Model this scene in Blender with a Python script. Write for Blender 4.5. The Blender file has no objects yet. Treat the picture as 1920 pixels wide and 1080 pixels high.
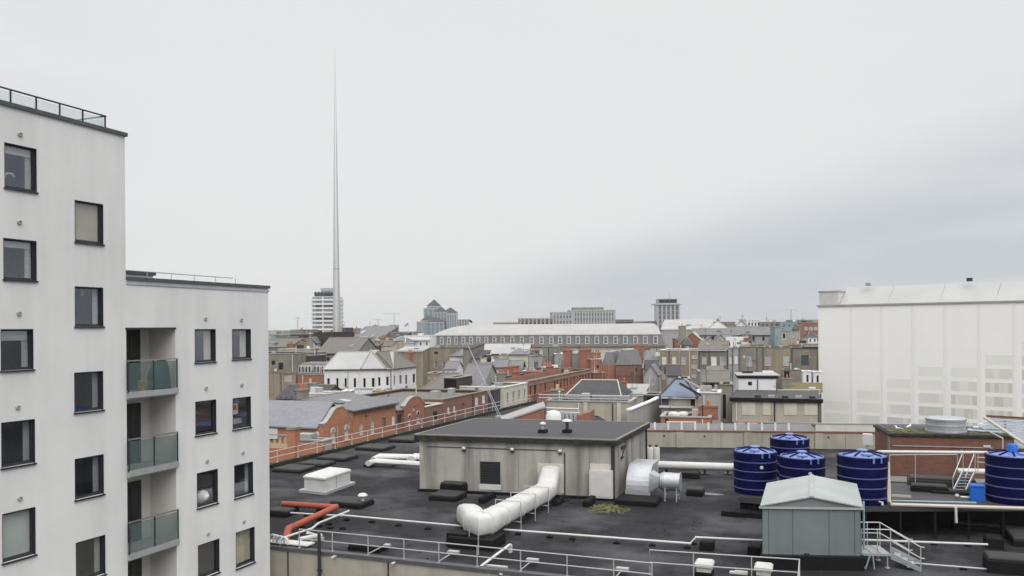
import bpy, bmesh, math, random
from mathutils import Vector
V = Vector
random.seed(7)
R = math.radians
SC = bpy.context.scene
COL = SC.collection

# ------------------------------------------------------------------ camera
F, HC, CX, HY, RO = 1540.0, 25.0, 960.0, 612.0, R(0.4)
cam_d = bpy.data.cameras.new('camera'); cam = bpy.data.objects.new('camera', cam_d); COL.objects.link(cam)
cam_d.sensor_width = 36.0; cam_d.lens = 36.0 * F / 1920.0
cam_d.shift_y = (HY - 540.0) / 1920.0
cam_d.clip_start = 0.1; cam_d.clip_end = 12000
from mathutils import Matrix
cam.matrix_world = Matrix.Translation((0, 0, HC)) @ Matrix.Rotation(R(90), 4, 'X') @ Matrix.Rotation(-RO, 4, 'Z')
SC.camera = cam

# ------------------------------------------------------------------ sky and sun (overcast daylight)
W = bpy.data.worlds.new('World'); SC.world = W; W.use_nodes = True
def make_world():
    nt = W.node_tree; nt.nodes.clear(); N = nt.nodes.new; L = nt.links.new
    out = N('ShaderNodeOutputWorld'); bg = N('ShaderNodeBackground'); L(bg.outputs[0], out.inputs[0])
    sky = N('ShaderNodeTexSky'); sky.sky_type = 'NISHITA'; sky.sun_disc = False
    sky.sun_elevation = R(48); sky.sun_rotation = R(163); sky.air_density = 1.0; sky.dust_density = 2.0
    bg.inputs['Strength'].default_value = 0.1
    tc = N('ShaderNodeTexCoord')
    sep = N('ShaderNodeSeparateXYZ'); L(tc.outputs['Generated'], sep.inputs[0])
    # cloud deck: direction projected on a flat layer, so that the streaks get thinner towards the horizon
    mp = N('ShaderNodeMapping'); mp.inputs['Scale'].default_value = (1.2, 1.0, 5.0); L(tc.outputs['Generated'], mp.inputs[0])
    n1 = N('ShaderNodeTexNoise'); n1.inputs['Scale'].default_value = 1.7; n1.inputs['Detail'].default_value = 7; n1.inputs['Roughness'].default_value = .52
    n1.inputs['Distortion'].default_value = .35; L(mp.outputs[0], n1.inputs['Vector'])
    mp2 = N('ShaderNodeMapping'); mp2.inputs['Scale'].default_value = (1.5, 1.0, 12.0); mp2.inputs['Location'].default_value = (3.1, 1.7, .4); L(tc.outputs['Generated'], mp2.inputs[0])
    n2 = N('ShaderNodeTexNoise'); n2.inputs['Scale'].default_value = 2.3; n2.inputs['Detail'].default_value = 6; L(mp2.outputs[0], n2.inputs['Vector'])
    # the cloud is thicker and bluer towards the east (right) and low down
    def math_(op, a, b=None, clamp=False):
        m = N('ShaderNodeMath'); m.operation = op; m.use_clamp = clamp
        for i, x in enumerate((a, b)):
            if x is None: continue
            if isinstance(x, (int, float)): m.inputs[i].default_value = x
            else: L(x, m.inputs[i])
        return m.outputs[0]
    def rng(x, a, b, c=0., d=1.):
        m = N('ShaderNodeMapRange'); m.interpolation_type = 'SMOOTHSTEP'
        m.inputs[1].default_value, m.inputs[2].default_value, m.inputs[3].default_value, m.inputs[4].default_value = a, b, c, d
        L(x, m.inputs[0]); return m.outputs[0]
    right = rng(sep.outputs[0], -.16, .16)
    xr_ = math_('MAXIMUM', sep.outputs[0], -.05)
    den_ = math_('ADD', math_('MULTIPLY', xr_, .22), .07)
    low = rng(math_('DIVIDE', sep.outputs[2], den_), .30, 1.45, 1., .0)
    nmix = math_('ADD', math_('MULTIPLY', n1.outputs['Fac'], .65), math_('MULTIPLY', n2.outputs['Fac'], .35))
    dens = math_('MULTIPLY', math_('ADD', math_('MULTIPLY', right, low), math_('MULTIPLY', rng(sep.outputs[0], .3, .6), .14)), rng(nmix, .32, .62, .45, 1.25))
    far_left = rng(sep.outputs[0], -.34, -.52)
    dens = math_('ADD', dens, math_('MULTIPLY', math_('MULTIPLY', far_left, rng(n1.outputs['Fac'], .35, .65)), .28))
    wisps = math_('MULTIPLY', rng(nmix, .38, .66), .035)
    dens = math_('ADD', dens, wisps, True)
    mix = N('ShaderNodeMix'); mix.data_type = 'RGBA'; L(dens, mix.inputs[0])
    mix.inputs[6].default_value = SKY_BRIGHT; mix.inputs[7].default_value = SKY_GREY
    # an overcast sky is brighter overhead
    up = rng(sep.outputs[2], .36, 1.0, 1.0, SKY_UP)
    vm = N('ShaderNodeVectorMath'); vm.operation = 'SCALE'; L(mix.outputs[2], vm.inputs[0]); L(up, vm.inputs['Scale'])
    fin = N('ShaderNodeMix'); fin.data_type = 'RGBA'; fin.inputs[0].default_value = .94
    L(sky.outputs[0], fin.inputs[6]); L(vm.outputs[0], fin.inputs[7])
    L(fin.outputs[2], bg.inputs['Color'])
SKY_BRIGHT = (6.25, 6.24, 6.19, 1); SKY_GREY = (4.3, 4.55, 4.85, 1); SKY_UP = 2.5
make_world()
sun_d = bpy.data.lights.new('sun', 'SUN'); sun = bpy.data.objects.new('sun', sun_d); COL.objects.link(sun)
sun_d.energy = 1.5; sun_d.angle = R(50); sun_d.color = (1, .97, .93)
_el, _az = R(48), R(163)                      # the bright part of the cloud: behind the camera, to the right
sun.rotation_euler = (V((math.sin(_az) * math.cos(_el), math.cos(_az) * math.cos(_el), math.sin(_el)))).to_track_quat('Z', 'Y').to_euler()
SC.view_settings.view_transform = 'Standard'; SC.view_settings.look = 'None'
SC.view_settings.gamma = 1; SC.view_settings.use_curve_mapping = False
SC.view_settings.exposure = 0.42
SC.render.engine = 'CYCLES'
SC.cycles.use_denoising = True
SC.cycles.max_bounces = 6; SC.cycles.diffuse_bounces = 3; SC.cycles.glossy_bounces = 2; SC.cycles.transparent_max_bounces = 12; SC.cycles.transmission_bounces = 4
SC.cycles.caustics_reflective = False; SC.cycles.caustics_refractive = False

# ------------------------------------------------------------------ geometry helpers
def ray(px, py):
    dx, dy = px - CX, py - HY
    a = dx * math.cos(RO) - dy * math.sin(RO); b = dx * math.sin(RO) + dy * math.cos(RO)
    return a / F, -b / F
def P(px, py, D):
    a, b = ray(px, py); return V((a * D, D, HC + b * D))
def G(px, py, z):
    a, b = ray(px, py); D = (z - HC) / b; return V((a * D, D, z))
Z = V((0, 0, 1))
GA = R(20.5)
UD = V((math.cos(GA), -math.sin(GA), 0)); WD = V((math.sin(GA), math.cos(GA), 0))

class MB:
    def __init__(s): s.v = []; s.f = []; s.sm = []
    def quad(s, *p): return s.poly(p)
    def poly(s, p, smooth=False):
        n = len(s.v); s.v += [V(x) for x in p]; s.f.append(list(range(n, n + len(p)))); s.sm.append(smooth); return s
    def obox(s, o, a, b, c):
        """box from corner o along edge vectors a, b, c"""
        n = len(s.v); o = V(o)
        s.v += [o, o + a, o + a + b, o + b, o + c, o + a + c, o + a + b + c, o + b + c]
        for q in ((0, 3, 2, 1), (4, 5, 6, 7), (0, 1, 5, 4), (1, 2, 6, 5), (2, 3, 7, 6), (3, 0, 4, 7)):
            s.f.append([n + i for i in q]); s.sm.append(False)
        return s
    def cbox(s, c, sx, sy, sz, ux=None, uy=None):
        """box standing on c (base centre)"""
        ux = ux or UD; uy = uy or WD
        return s.obox(V(c) - ux * sx / 2 - uy * sy / 2, ux * sx, uy * sy, Z * sz)
    def bbox(s, c, sx, sy, sz, bev=.04, ux=None, uy=None):
        """box on c with its top edges chamfered"""
        ux = ux or UD; uy = uy or WD; c = V(c)
        def ring(a, b, z): return [c + ux * x * a / 2 + uy * y * b / 2 + Z * z for x, y in ((-1, -1), (1, -1), (1, 1), (-1, 1))]
        return s.loft([ring(sx, sy, 0), ring(sx, sy, sz - bev), ring(sx - 2 * bev, sy - 2 * bev, sz)])
    def loft(s, rings, cap=True, smooth=False):
        n = len(s.v); k = len(rings[0])
        for r in rings: s.v += [V(p) for p in r]
        for i in range(len(rings) - 1):
            for j in range(k):
                a = n + i * k + j; b = n + i * k + (j + 1) % k
                s.f.append([a, b, b + k, a + k]); s.sm.append(smooth)
        if cap:
            if smooth:
                s.poly(list(reversed(rings[0]))); s.poly(rings[-1])
            else:
                s.f.append([n + j for j in reversed(range(k))]); s.sm.append(False)
                m = n + (len(rings) - 1) * k; s.f.append([m + j for j in range(k)]); s.sm.append(False)
        return s
    def tube(s, pts, r, n=8, rx=None, cap=True, sq=1.0, jit=0):
        pts = [V(p) for p in pts]; rings = []; prev = None
        for i, p in enumerate(pts):
            t = (pts[min(i + 1, len(pts) - 1)] - pts[max(i - 1, 0)])
            if t.length < 1e-6: t = V((0, 0, 1))
            t.normalize()
            if prev is None:
                a = Z.cross(t)
                if a.length < .05: a = V((1, 0, 0)) - t * t.x
            else: a = prev - t * prev.dot(t)
            a.normalize(); prev = a; b = t.cross(a)
            rr = r[i] if isinstance(r, (list, tuple)) else r
            ry = rr if rx is None else (rx[i] if isinstance(rx, (list, tuple)) else rx)
            # mitre: widen at bends
            if 0 < i < len(pts) - 1:
                d1 = (p - pts[i - 1]).normalized(); d2 = (pts[i + 1] - p).normalized()
                c = max(.6, math.sqrt(max(0, (1 + d1.dot(d2)) / 2))); k = min(1 / c, 1.35)
            else: k = 1
            rings.append([p + a * math.copysign(abs(math.cos(q)) ** sq, math.cos(q)) * ry * k * (1 + jit * random.uniform(-1, 1)) + b * math.copysign(abs(math.sin(q)) ** sq, math.sin(q)) * rr * (1 + jit * random.uniform(-1, 1)) for q in [2 * math.pi * j / n for j in range(n)]])
        return s.loft(rings, cap, True)
    def lathe(s, c, prof, n=32, axis=None, smooth=True):
        c = V(c); ax = (axis or Z).normalized()
        a = ax.orthogonal().normalized() if abs(ax.z) < .99 else V((1, 0, 0)); b = ax.cross(a)
        return s.loft([[c + ax * z + (a * math.cos(q) + b * math.sin(q)) * r for q in [2 * math.pi * j / n for j in range(n)]] for r, z in prof], True, smooth)
    def ball(s, c, r, n=10, sq=(1, 1, 1)):
        rings = []; c = V(c)
        for i in range(1, n // 2):
            t = math.pi * i / (n // 2)
            rings.append([c + V((math.sin(t) * math.cos(q) * r * sq[0], math.sin(t) * math.sin(q) * r * sq[1], -math.cos(t) * r * sq[2])) for q in [2 * math.pi * j / n for j in range(n)]])
        return s.loft(rings, True, True)
    def build(s, name, m, parent=None, org=None, recalc=True):
        if org is None:
            org = V((0, 0, 0)); q = parent
            while q is not None: org = org + q.location; q = q.parent
        off = org
        me = bpy.data.meshes.new(name)
        me.from_pydata([tuple(p - off) for p in s.v], [], s.f)
        for i, p in enumerate(me.polygons): p.use_smooth = s.sm[i]
        if recalc:
            bm = bmesh.new(); bm.from_mesh(me); bmesh.ops.recalc_face_normals(bm, faces=bm.faces); bm.to_mesh(me); bm.free()
        if any(s.sm): me.set_sharp_from_angle(angle=R(38))
        uv = me.uv_layers.new(name='UVMap').data
        for p in me.polygons:
            nrm = p.normal; t = Z.cross(nrm)
            if t.length < .08: t = UD
            t = t.normalized()
            if t.dot(UD + WD * .01) < 0: t = -t
            b = nrm.cross(t)
            if b.z < -.01 or (abs(b.z) <= .01 and b.dot(WD) < 0): b = -b
            for li in p.loop_indices:
                q = me.vertices[me.loops[li].vertex_index].co + off
                uv[li].uv = (q.dot(t), q.dot(b))
        me.materials.append(m)
        o = bpy.data.objects.new(name, me); COL.objects.link(o)
        if parent is not None: o.parent = parent
        else: o.location = org
        return o

def thing(name, label, cat, loc, group=None):
    o = bpy.data.objects.new(name, None); COL.objects.link(o); o.location = loc; o.empty_display_size = .3
    o['label'] = label; o['category'] = cat
    if group: o['group'] = group
    return o
def solo(mb, name, m, label, cat, org, group=None):
    o = mb.build(name, m, None, V(org)); o['label'] = label; o['category'] = cat
    if group: o['group'] = group
    return o
def struct(mb, name, m, org=(0, 0, 0), kind='structure', parent=None):
    o = mb.build(name, m, parent, V(org) if parent is None else None); o['kind'] = kind; return o

class Fr:
    """vertical facade: u along it (left to right seen from outside), d outwards, z up"""
    def __init__(s, a, b):
        s.o = V((a[0], a[1], 0)); e = V((b[0], b[1], 0)) - s.o; s.L = e.length; s.u = e.normalized(); s.n = s.u.cross(Z)
    def pt(s, u, d, z): return s.o + s.u * u + s.n * d + Z * z
    def pix(s, px, py, d=0):
        a, b = ray(px, py); o = s.o + s.n * d
        # D*(a,1) = o + u*t
        det = s.u.x - a * s.u.y
        t = (a * o.y - o.x) / det; D = o.y + s.u.y * t
        return t, HC + b * D
    def box(s, mb, u0, u1, d0, d1, z0, z1):
        return mb.obox(s.pt(u0, d0, z0), s.u * (u1 - u0), s.n * (d1 - d0), Z * (z1 - z0))

def holed_wall(mb, fr, u0, u1, z0, z1, holes, rec=.14):
    us = sorted({u0, u1} | {x for h in holes for x in h[:2] if u0 < x < u1}); zs = sorted({z0, z1} | {x for h in holes for x in h[2:4] if z0 < x < z1})
    for j in range(len(zs) - 1):
        zc = (zs[j] + zs[j + 1]) / 2; run = None
        for i in range(len(us) - 1):
            uc = (us[i] + us[i + 1]) / 2
            solid = not any(h[0] < uc < h[1] and h[2] < zc < h[3] for h in holes)
            if solid and run is None: run = us[i]
            if run is not None and (not solid or i == len(us) - 2):
                e = us[i + 1] if solid else us[i]
                mb.quad(fr.pt(run, 0, zs[j]), fr.pt(e, 0, zs[j]), fr.pt(e, 0, zs[j + 1]), fr.pt(run, 0, zs[j + 1])); run = None
    for h in holes:
        a, b, c, d = h[:4]; r = h[4] if len(h) > 4 else rec
        q = [(a, c), (b, c), (b, d), (a, d)]
        for i in range(4):
            (x0, y0), (x1, y1) = q[i], q[(i + 1) % 4]
            mb.quad(fr.pt(x0, 0, y0), fr.pt(x1, 0, y1), fr.pt(x1, -r, y1), fr.pt(x0, -r, y0))

# ------------------------------------------------------------------ materials
def mat(name, c, c2=None, scale=1.0, rough=.8, bump=0, streak=0, brick=None, spec=.3, metal=0, mott=.5, coat=0, sheet=None):
    m = bpy.data.materials.new(name); m.use_nodes = True; nt = m.node_tree; N = nt.nodes.new; L = nt.links.new
    b = nt.nodes['Principled BSDF']; b.inputs['Roughness'].default_value = rough; b.inputs['Metallic'].default_value = metal
    b.inputs['Specular IOR Level'].default_value = spec
    if coat: b.inputs['Coat Weight'].default_value = coat
    c = (*c, 1); c2 = (*c2, 1) if c2 else tuple([x * .72 for x in c[:3]] + [1])
    tc = N('ShaderNodeTexCoord')
    n = N('ShaderNodeTexNoise'); n.inputs['Scale'].default_value = scale; n.inputs['Detail'].default_value = 6; n.inputs['Roughness'].default_value = .6
    L(tc.outputs['UV'], n.inputs['Vector'])
    mr = N('ShaderNodeMapRange'); mr.inputs[1].default_value = .5 - mott * .5 * .6; mr.inputs[2].default_value = .5 + mott * .6; L(n.outputs['Fac'], mr.inputs[0])
    mix = N('ShaderNodeMix'); mix.data_type = 'RGBA'; mix.inputs[6].default_value = c; mix.inputs[7].default_value = c2; L(mr.outputs[0], mix.inputs[0])
    outc = mix.outputs[2]; hgt = n.outputs['Fac']
    if brick:
        bt = N('ShaderNodeTexBrick'); bt.inputs['Scale'].default_value = 1; bt.inputs['Brick Width'].default_value = .225; bt.inputs['Row Height'].default_value = .075
        bt.inputs['Mortar Size'].default_value = .006; bt.inputs['Mortar'].default_value = (*brick, 1); L(tc.outputs['UV'], bt.inputs['Vector'])
        bt.inputs['Color1'].default_value = (1, 1, 1, 1); bt.inputs['Color2'].default_value = (.72, .7, .68, 1)
        L(outc, bt.inputs['Color1']); mm = N('ShaderNodeMix'); mm.data_type = 'RGBA'; mm.blend_type = 'MULTIPLY'; mm.inputs[0].default_value = 1
        L(outc, mm.inputs[6]); mm.inputs[7].default_value = (.72, .7, .7, 1); L(mm.outputs[2], bt.inputs['Color2'])
        outc = bt.outputs['Color']
    if sheet:                                                # rolled or folded sheet: fine joints every `sheet` metres
        bt = N('ShaderNodeTexBrick'); bt.inputs['Scale'].default_value = 1; bt.inputs['Brick Width'].default_value = sheet[0]; bt.inputs['Row Height'].default_value = sheet[1]
        bt.inputs['Mortar Size'].default_value = sheet[2]; bt.offset = sheet[3]
        L(tc.outputs['UV'], bt.inputs['Vector']); L(outc, bt.inputs['Color1'])
        mm = N('ShaderNodeMix'); mm.data_type = 'RGBA'; mm.blend_type = 'MULTIPLY'; mm.inputs[0].default_value = 1
        L(outc, mm.inputs[6]); k = sheet[4]; mm.inputs[7].default_value = (k, k, k, 1); L(mm.outputs[2], bt.inputs['Color2'])
        m3 = N('ShaderNodeMix'); m3.data_type = 'RGBA'; m3.blend_type = 'MULTIPLY'; m3.inputs[0].default_value = 1; k = sheet[5]
        L(outc, m3.inputs[6]); m3.inputs[7].default_value = (k, k, k, 1); L(m3.outputs[2], bt.inputs['Mortar'])
        outc = bt.outputs['Color']
    if streak:
        mp = N('ShaderNodeMapping'); mp.inputs['Scale'].default_value = (.55, .05, 1); L(tc.outputs['UV'], mp.inputs[0])
        s1 = N('ShaderNodeTexNoise'); s1.inputs['Scale'].default_value = 1.5; s1.inputs['Detail'].default_value = 4; s1.inputs['Roughness'].default_value = .6; L(mp.outputs[0], s1.inputs['Vector'])
        r2 = N('ShaderNodeMapRange'); r2.inputs[1].default_value = .44; r2.inputs[2].default_value = .72; r2.inputs[3].default_value = 1; r2.inputs[4].default_value = 1 - streak; L(s1.outputs['Fac'], r2.inputs[0])
        vm = N('ShaderNodeVectorMath'); vm.operation = 'SCALE'; L(outc, vm.inputs[0]); L(r2.outputs[0], vm.inputs['Scale']); outc = vm.outputs[0]
    L(outc, b.inputs['Base Color'])
    rr = N('ShaderNodeMapRange'); rr.inputs[3].default_value = max(.02, rough - .12); rr.inputs[4].default_value = min(1, rough + .12); L(n.outputs['Fac'], rr.inputs[0]); L(rr.outputs[0], b.inputs['Roughness'])
    if bump:
        n4 = N('ShaderNodeTexNoise'); n4.inputs['Scale'].default_value = scale * 7; n4.inputs['Detail'].default_value = 4; L(tc.outputs['UV'], n4.inputs['Vector'])
        bp = N('ShaderNodeBump'); bp.inputs['Strength'].default_value = bump; bp.inputs['Distance'].default_value = .03; L(n4.outputs['Fac'], bp.inputs['Height']); L(bp.outputs[0], b.inputs['Normal'])
    return m
def glassy(name, tint, opacity, rough=.05, spec=.5):
    """thin sheet: part of the light passes straight through, the rest is a glossy coloured surface"""
    m = bpy.data.materials.new(name); m.use_nodes = True; nt = m.node_tree; N = nt.nodes.new; L = nt.links.new
    b = nt.nodes['Principled BSDF']; b.inputs['Base Color'].default_value = (*tint, 1); b.inputs['Roughness'].default_value = rough; b.inputs['Specular IOR Level'].default_value = spec
    t = N('ShaderNodeBsdfTransparent'); t.inputs[0].default_value = tuple([min(1, .94 + .06 * x) for x in tint] + [1])
    mx = N('ShaderNodeMixShader'); out = nt.nodes['Material Output']
    lw = N('ShaderNodeLayerWeight'); lw.inputs[0].default_value = .5; fr = N('ShaderNodeMath'); fr.operation = 'POWER'; fr.inputs[1].default_value = 4; L(lw.outputs['Facing'], fr.inputs[0])
    mr = N('ShaderNodeMapRange'); mr.inputs[3].default_value = opacity; mr.inputs[4].default_value = 1; L(fr.outputs[0], mr.inputs[0])
    L(mr.outputs[0], mx.inputs[0]); L(t.outputs[0], mx.inputs[1]); L(b.outputs[0], mx.inputs[2]); L(mx.outputs[0], out.inputs['Surface'])
    return m
class M: pass
M.apt = mat('white_render', (.665, .668, .668), (.58, .584, .584), .35, .85, .05, streak=.13)
M.apt_in = mat('balcony_render', (.62, .60, .56), (.54, .52, .49), .5, .85, .05, streak=.1)
M.anth = mat('anthracite_metal', (.028, .03, .036), None, 2, .45, spec=.4)
M.coping = mat('dark_coping', (.06, .065, .07), (.1, .1, .1), 2, .5)
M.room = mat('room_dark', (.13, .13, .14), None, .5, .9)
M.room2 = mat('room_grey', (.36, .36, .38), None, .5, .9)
M.blind_b = mat('beige_blind', (.5, .46, .33), None, 1, .8)
M.blind_w = mat('white_blind', (.68, .68, .66), None, 1, .8)
M.blind_g = mat('frosted_blind', (.5, .58, .54), None, 1, .6)
M.curtain = mat('curtain_cloth', (.45, .46, .45), None, 6, .9)
M.glass = glassy('window_glass', (.80, .85, .92), .085, .03); M.glass.node_tree.nodes['Principled BSDF'].inputs['Metallic'].default_value = 1
M.balc = glassy('green_balcony_glass', (.13, .19, .19), .34, .08)
M.clearg = glassy('pale_balustrade_glass', (.6, .68, .69), .25, .08)
M.steel = mat('brushed_steel', (.4, .41, .42), None, 3, .35, metal=.8)
M.galv = mat('galvanised_steel', (.5, .52, .54), (.36, .38, .4), 2.5, .42, metal=.6, spec=.5)
M.galv_rail = mat('galvanised_rail', (.46, .46, .465), (.36, .36, .365), 4, .5, metal=.3)
M.pink_rail = mat('faded_pink_rail_paint', (.49, .445, .425), (.41, .385, .37), 3, .6)
M.white = mat('white_paint', (.57, .57, .56), (.47, .47, .45), 2, .55)
M.white_d = mat('white_cladding', (.56, .56, .545), (.46, .46, .44), 1.2, .5, .05)
M.cream_pipe = mat('cream_pipe', (.50, .455, .385), (.42, .38, .32), 2, .5)
M.red_pipe = mat('red_pipe_lagging', (.36, .085, .052), (.27, .065, .045), 1.2, .6, .2)
def felt(name, k, amp=1.0):
    m = mat(name, (.017 * k, .017 * k, .0195 * k), (.042 * k, .042 * k, .047 * k), .28, .75, .25, mott=1.0, spec=.16, sheet=(9.0, 1.05, .03, .5, 1.3, 1.9))
    nt = m.node_tree; N = nt.nodes.new; L = nt.links.new; b = nt.nodes['Principled BSDF']; tc = N('ShaderNodeTexCoord'); col = b.inputs['Base Color'].links[0].from_socket
    def layer(col, scale, lo, hi, c, amt, det=6, stretch=(1, 1, 1), loc=(0, 0, 0)):
        mp = N('ShaderNodeMapping'); mp.inputs['Scale'].default_value = stretch; mp.inputs['Location'].default_value = loc; L(tc.outputs['UV'], mp.inputs[0])
        n = N('ShaderNodeTexNoise'); n.inputs['Scale'].default_value = scale; n.inputs['Detail'].default_value = det; n.inputs['Roughness'].default_value = .65; L(mp.outputs[0], n.inputs['Vector'])
        r = N('ShaderNodeMapRange'); r.inputs[1].default_value = lo; r.inputs[2].default_value = hi; r.inputs[4].default_value = amt; L(n.outputs['Fac'], r.inputs[0])
        mx = N('ShaderNodeMix'); mx.data_type = 'RGBA'; mx.inputs[7].default_value = (*c, 1); L(r.outputs[0], mx.inputs[0]); L(col, mx.inputs[6]); return mx.outputs[2], r.outputs[0]
    col, _ = layer(col, .16, .46, .64, (.125 * k, .125 * k, .138 * k), .9)                       # dried silt
    col, _ = layer(col, .6, .60, .70, (.05, .05, .026), .55, loc=(7, 3, 0))                        # thin moss
    col, _ = layer(col, 1.3, .66, .72, (.13, .13, .13), .35, stretch=(.35, 1, 1), loc=(2, 9, 0))   # scuffs along the rolls
    col, wet = layer(col, .22, .57, .68, (.012, .012, .014), .8, loc=(21, 5, 0))                   # damp
    L(col, b.inputs['Base Color'])
    rr = N('ShaderNodeMapRange'); rr.inputs[3].default_value = .8; rr.inputs[4].default_value = .42; L(wet, rr.inputs[0]); L(rr.outputs[0], b.inputs['Roughness'])
    return m
M.felt = felt('roofing_felt', .62)
M.felt2 = mat('roofing_felt_old', (.034, .034, .038), (.06, .06, .065), .5, .6, .25, mott=.9, spec=.3, sheet=(9.0, 1.05, .02, .5, 1.15, .75))
M.black = mat('black_felt', (.0045, .0045, .005), (.011, .011, .012), 1.2, .7, .3, spec=.2)
M.black_g = mat('mossy_black_felt', (.030, .031, .032), (.052, .053, .048), 1.5, .75, .3)
M.concrete = mat('stained_concrete', (.385, .373, .337), (.31, .30, .272), .8, .88, .25, streak=.62)
M.concrete2 = mat('pale_concrete', (.38, .36, .305), (.31, .29, .245), .6, .88, .2, streak=.25)
M.fascia = mat('mossy_fascia', (.008, .008, .0075), (.06, .06, .035), 3, .8, .2)
M.shed = mat('grey_green_steel_sheet', (.175, .198, .203), (.14, .16, .163), .8, .5, .03, streak=.2)
M.shed_r = mat('pale_shed_roof', (.345, .37, .36), (.28, .30, .295), .8, .5, .03)
M.navy = mat('navy_plastic', (.0022, .003, .042), (.004, .006, .062), 1.2, .5, .1, spec=.1, mott=.9, streak=.35)
M.navy_l = mat('weathered_sky_sheen_navy', (.17, .24, .50), (.05, .085, .30), 2.2, .28, mott=1, spec=.7)  # sky reflection on the faded tank lids put into the pale colour
M.navy_rib = mat('pale_navy_rib', (.075, .08, .21), (.045, .05, .15), 3, .5)  # ribs paler than the tank body
M.blue = mat('bright_blue_plastic', (.012, .12, .50), (.012, .10, .44), 2, .45)
M.ltblue = mat('light_blue_pipe', (.25, .36, .42), None, 2, .5)
M.yellow = mat('yellow_plastic', (.6, .48, .08), None, 2, .6)
M.cover = mat('dark_green_cover', (.02, .05, .045), None, 2, .6, .3)
M.moss = mat('yellow_moss', (.15, .15, .05), (.06, .07, .025), 5, .95, .6, mott=1)
M.bird = mat('white_feathers', (.8, .8, .78), None, 8, .8)
M.bird_g = mat('grey_feathers', (.35, .36, .38), None, 8, .8)
M.slate = mat('grey_slate', (.155, .155, .165), (.22, .22, .225), .5, .62, .2, mott=.9, sheet=(.45, .28, .012, .5, .82, .6))
M.slate_d = mat('dark_slate', (.042, .042, .048), (.095, .095, .10), .5, .65, .2, mott=.9, sheet=(.45, .28, .012, .5, .78, .6))
M.slate_p = mat('purple_grey_slate', (.215, .215, .245), (.27, .27, .3), .35, .6, .15, mott=.9, sheet=(.45, .28, .012, .5, .86, .7))
M.slate_b = mat('brown_grey_slate', (.145, .132, .118), (.205, .19, .172), .5, .7, .2, mott=.9, sheet=(.45, .28, .012, .5, .82, .6))
M.zinc = mat('weathered_zinc', (.39, .385, .375), (.31, .305, .30), .2, .5, .05, sheet=(.7, 40, .02, 0, .95, .8))
M.white_roof = mat('white_roof_sheet', (.39, .39, .385), (.30, .30, .295), .25, .55, .05, sheet=(30, 1.1, .02, 0, .95, .85))
M.bluer = mat('blue_grey_roof', (.125, .165, .225), (.17, .20, .25), .6, .55, .1)
M.br_red = mat('red_brick', (.34, .12, .075), (.25, .09, .06), .35, .85, .15, brick=(.33, .27, .22), streak=.12)
M.br_or = mat('orange_brick', (.46, .17, .085), (.34, .125, .07), .35, .85, .15, brick=(.38, .3, .22), streak=.1)
M.br_br = mat('brown_brick', (.20, .072, .045), (.14, .056, .038), .35, .85, .15, brick=(.24, .19, .16), streak=.12)
M.br_pu = mat('purple_brown_brick', (.25, .115, .085), (.19, .09, .07), .35, .85, .15, brick=(.25, .2, .18), streak=.15)
M.br_tan = mat('tan_brick', (.33, .275, .195), (.24, .205, .155), .3, .88, .15, brick=(.33, .29, .24), streak=.25, mott=.9)
M.br_grey = mat('sooty_stock_brick', (.225, .20, .165), (.165, .15, .13), .3, .88, .15, brick=(.24, .22, .19), streak=.25, mott=.9)
M.rend_g = mat('grey_render', (.36, .355, .345), (.3, .295, .285), .4, .88, .1, streak=.2)
M.rend_b = mat('beige_render', (.42, .39, .32), (.35, .325, .27), .4, .88, .1, streak=.2)
M.rend_br = mat('brown_grey_render', (.25, .23, .195), (.17, .155, .13), .35, .88, .1, streak=.25)
M.rend_w = mat('white_wall_paint', (.72, .72, .73), (.62, .62, .63), .4, .8, .05, streak=.12)
M.rend_c = mat('cream_wall_paint', (.56, .54, .46), (.46, .445, .38), .4, .85, .05, streak=.15)
M.rend_gn = mat('mossy_grey_render', (.24, .245, .205), (.18, .19, .15), .5, .9, .15, streak=.2)
M.dark = mat('dark_opening', (.006, .006, .007), None, 1, .8)
M.dkblue = mat('dark_blue_cladding', (.045, .055, .075), (.06, .07, .09), .5, .6)
M.dkbrown = mat('dark_brown_cladding', (.04, .033, .03), (.06, .05, .044), .5, .8)
M.pane_d = mat('dark_pane', (.008, .009, .011), (.02, .021, .024), .8, .12, spec=.5)
M.pane_l = mat('pale_pane', (.40, .41, .41), (.3, .31, .32), .6, .2, spec=.5)
M.pane_m = mat('grey_pane', (.16, .17, .18), (.1, .11, .12), .7, .15, spec=.5)
M.pane_w = mat('blinded_pane', (.72, .71, .66), (.62, .61, .57), .6, .35)
M.pot = mat('terracotta_pot', (.42, .15, .075), (.34, .12, .07), 3, .8)
M.pot_y = mat('buff_pot', (.5, .42, .28), None, 3, .8)
M.teal = mat('teal_paint', (.21, .30, .33), (.25, .34, .36), .6, .6)
M.olive = mat('olive_yellow_roof', (.15, .125, .055), (.11, .095, .05), .6, .8)
M.redroof = mat('red_roof_sheet', (.38, .10, .085), None, .6, .6)
M.orange = mat('orange_dome_paint', (.42, .13, .085), (.34, .1, .07), 1, .5)
M.spire = mat('spire_steel', (.69, .685, .665), (.63, .625, .61), .15, .42, metal=1.0)
M.conc_far = mat('far_concrete', (.40, .41, .42), (.33, .34, .35), .1, .8)
M.glass_far = mat('far_blue_glass', (.13, .19, .24), (.2, .27, .32), .15, .2, spec=.5)
M.crane = mat('crane_paint', (.36, .37, .38), None, 1, .7)
M.crane_w = mat('white_crane_paint', (.72, .72, .72), None, 1, .7)
M.ground = mat('city_ground', (.075, .073, .07), (.11, .105, .1), .05, .9)
M.louvre = mat('blue_grey_louvre', (.50, .57, .66), (.42, .5, .6), 2, .4)
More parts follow.
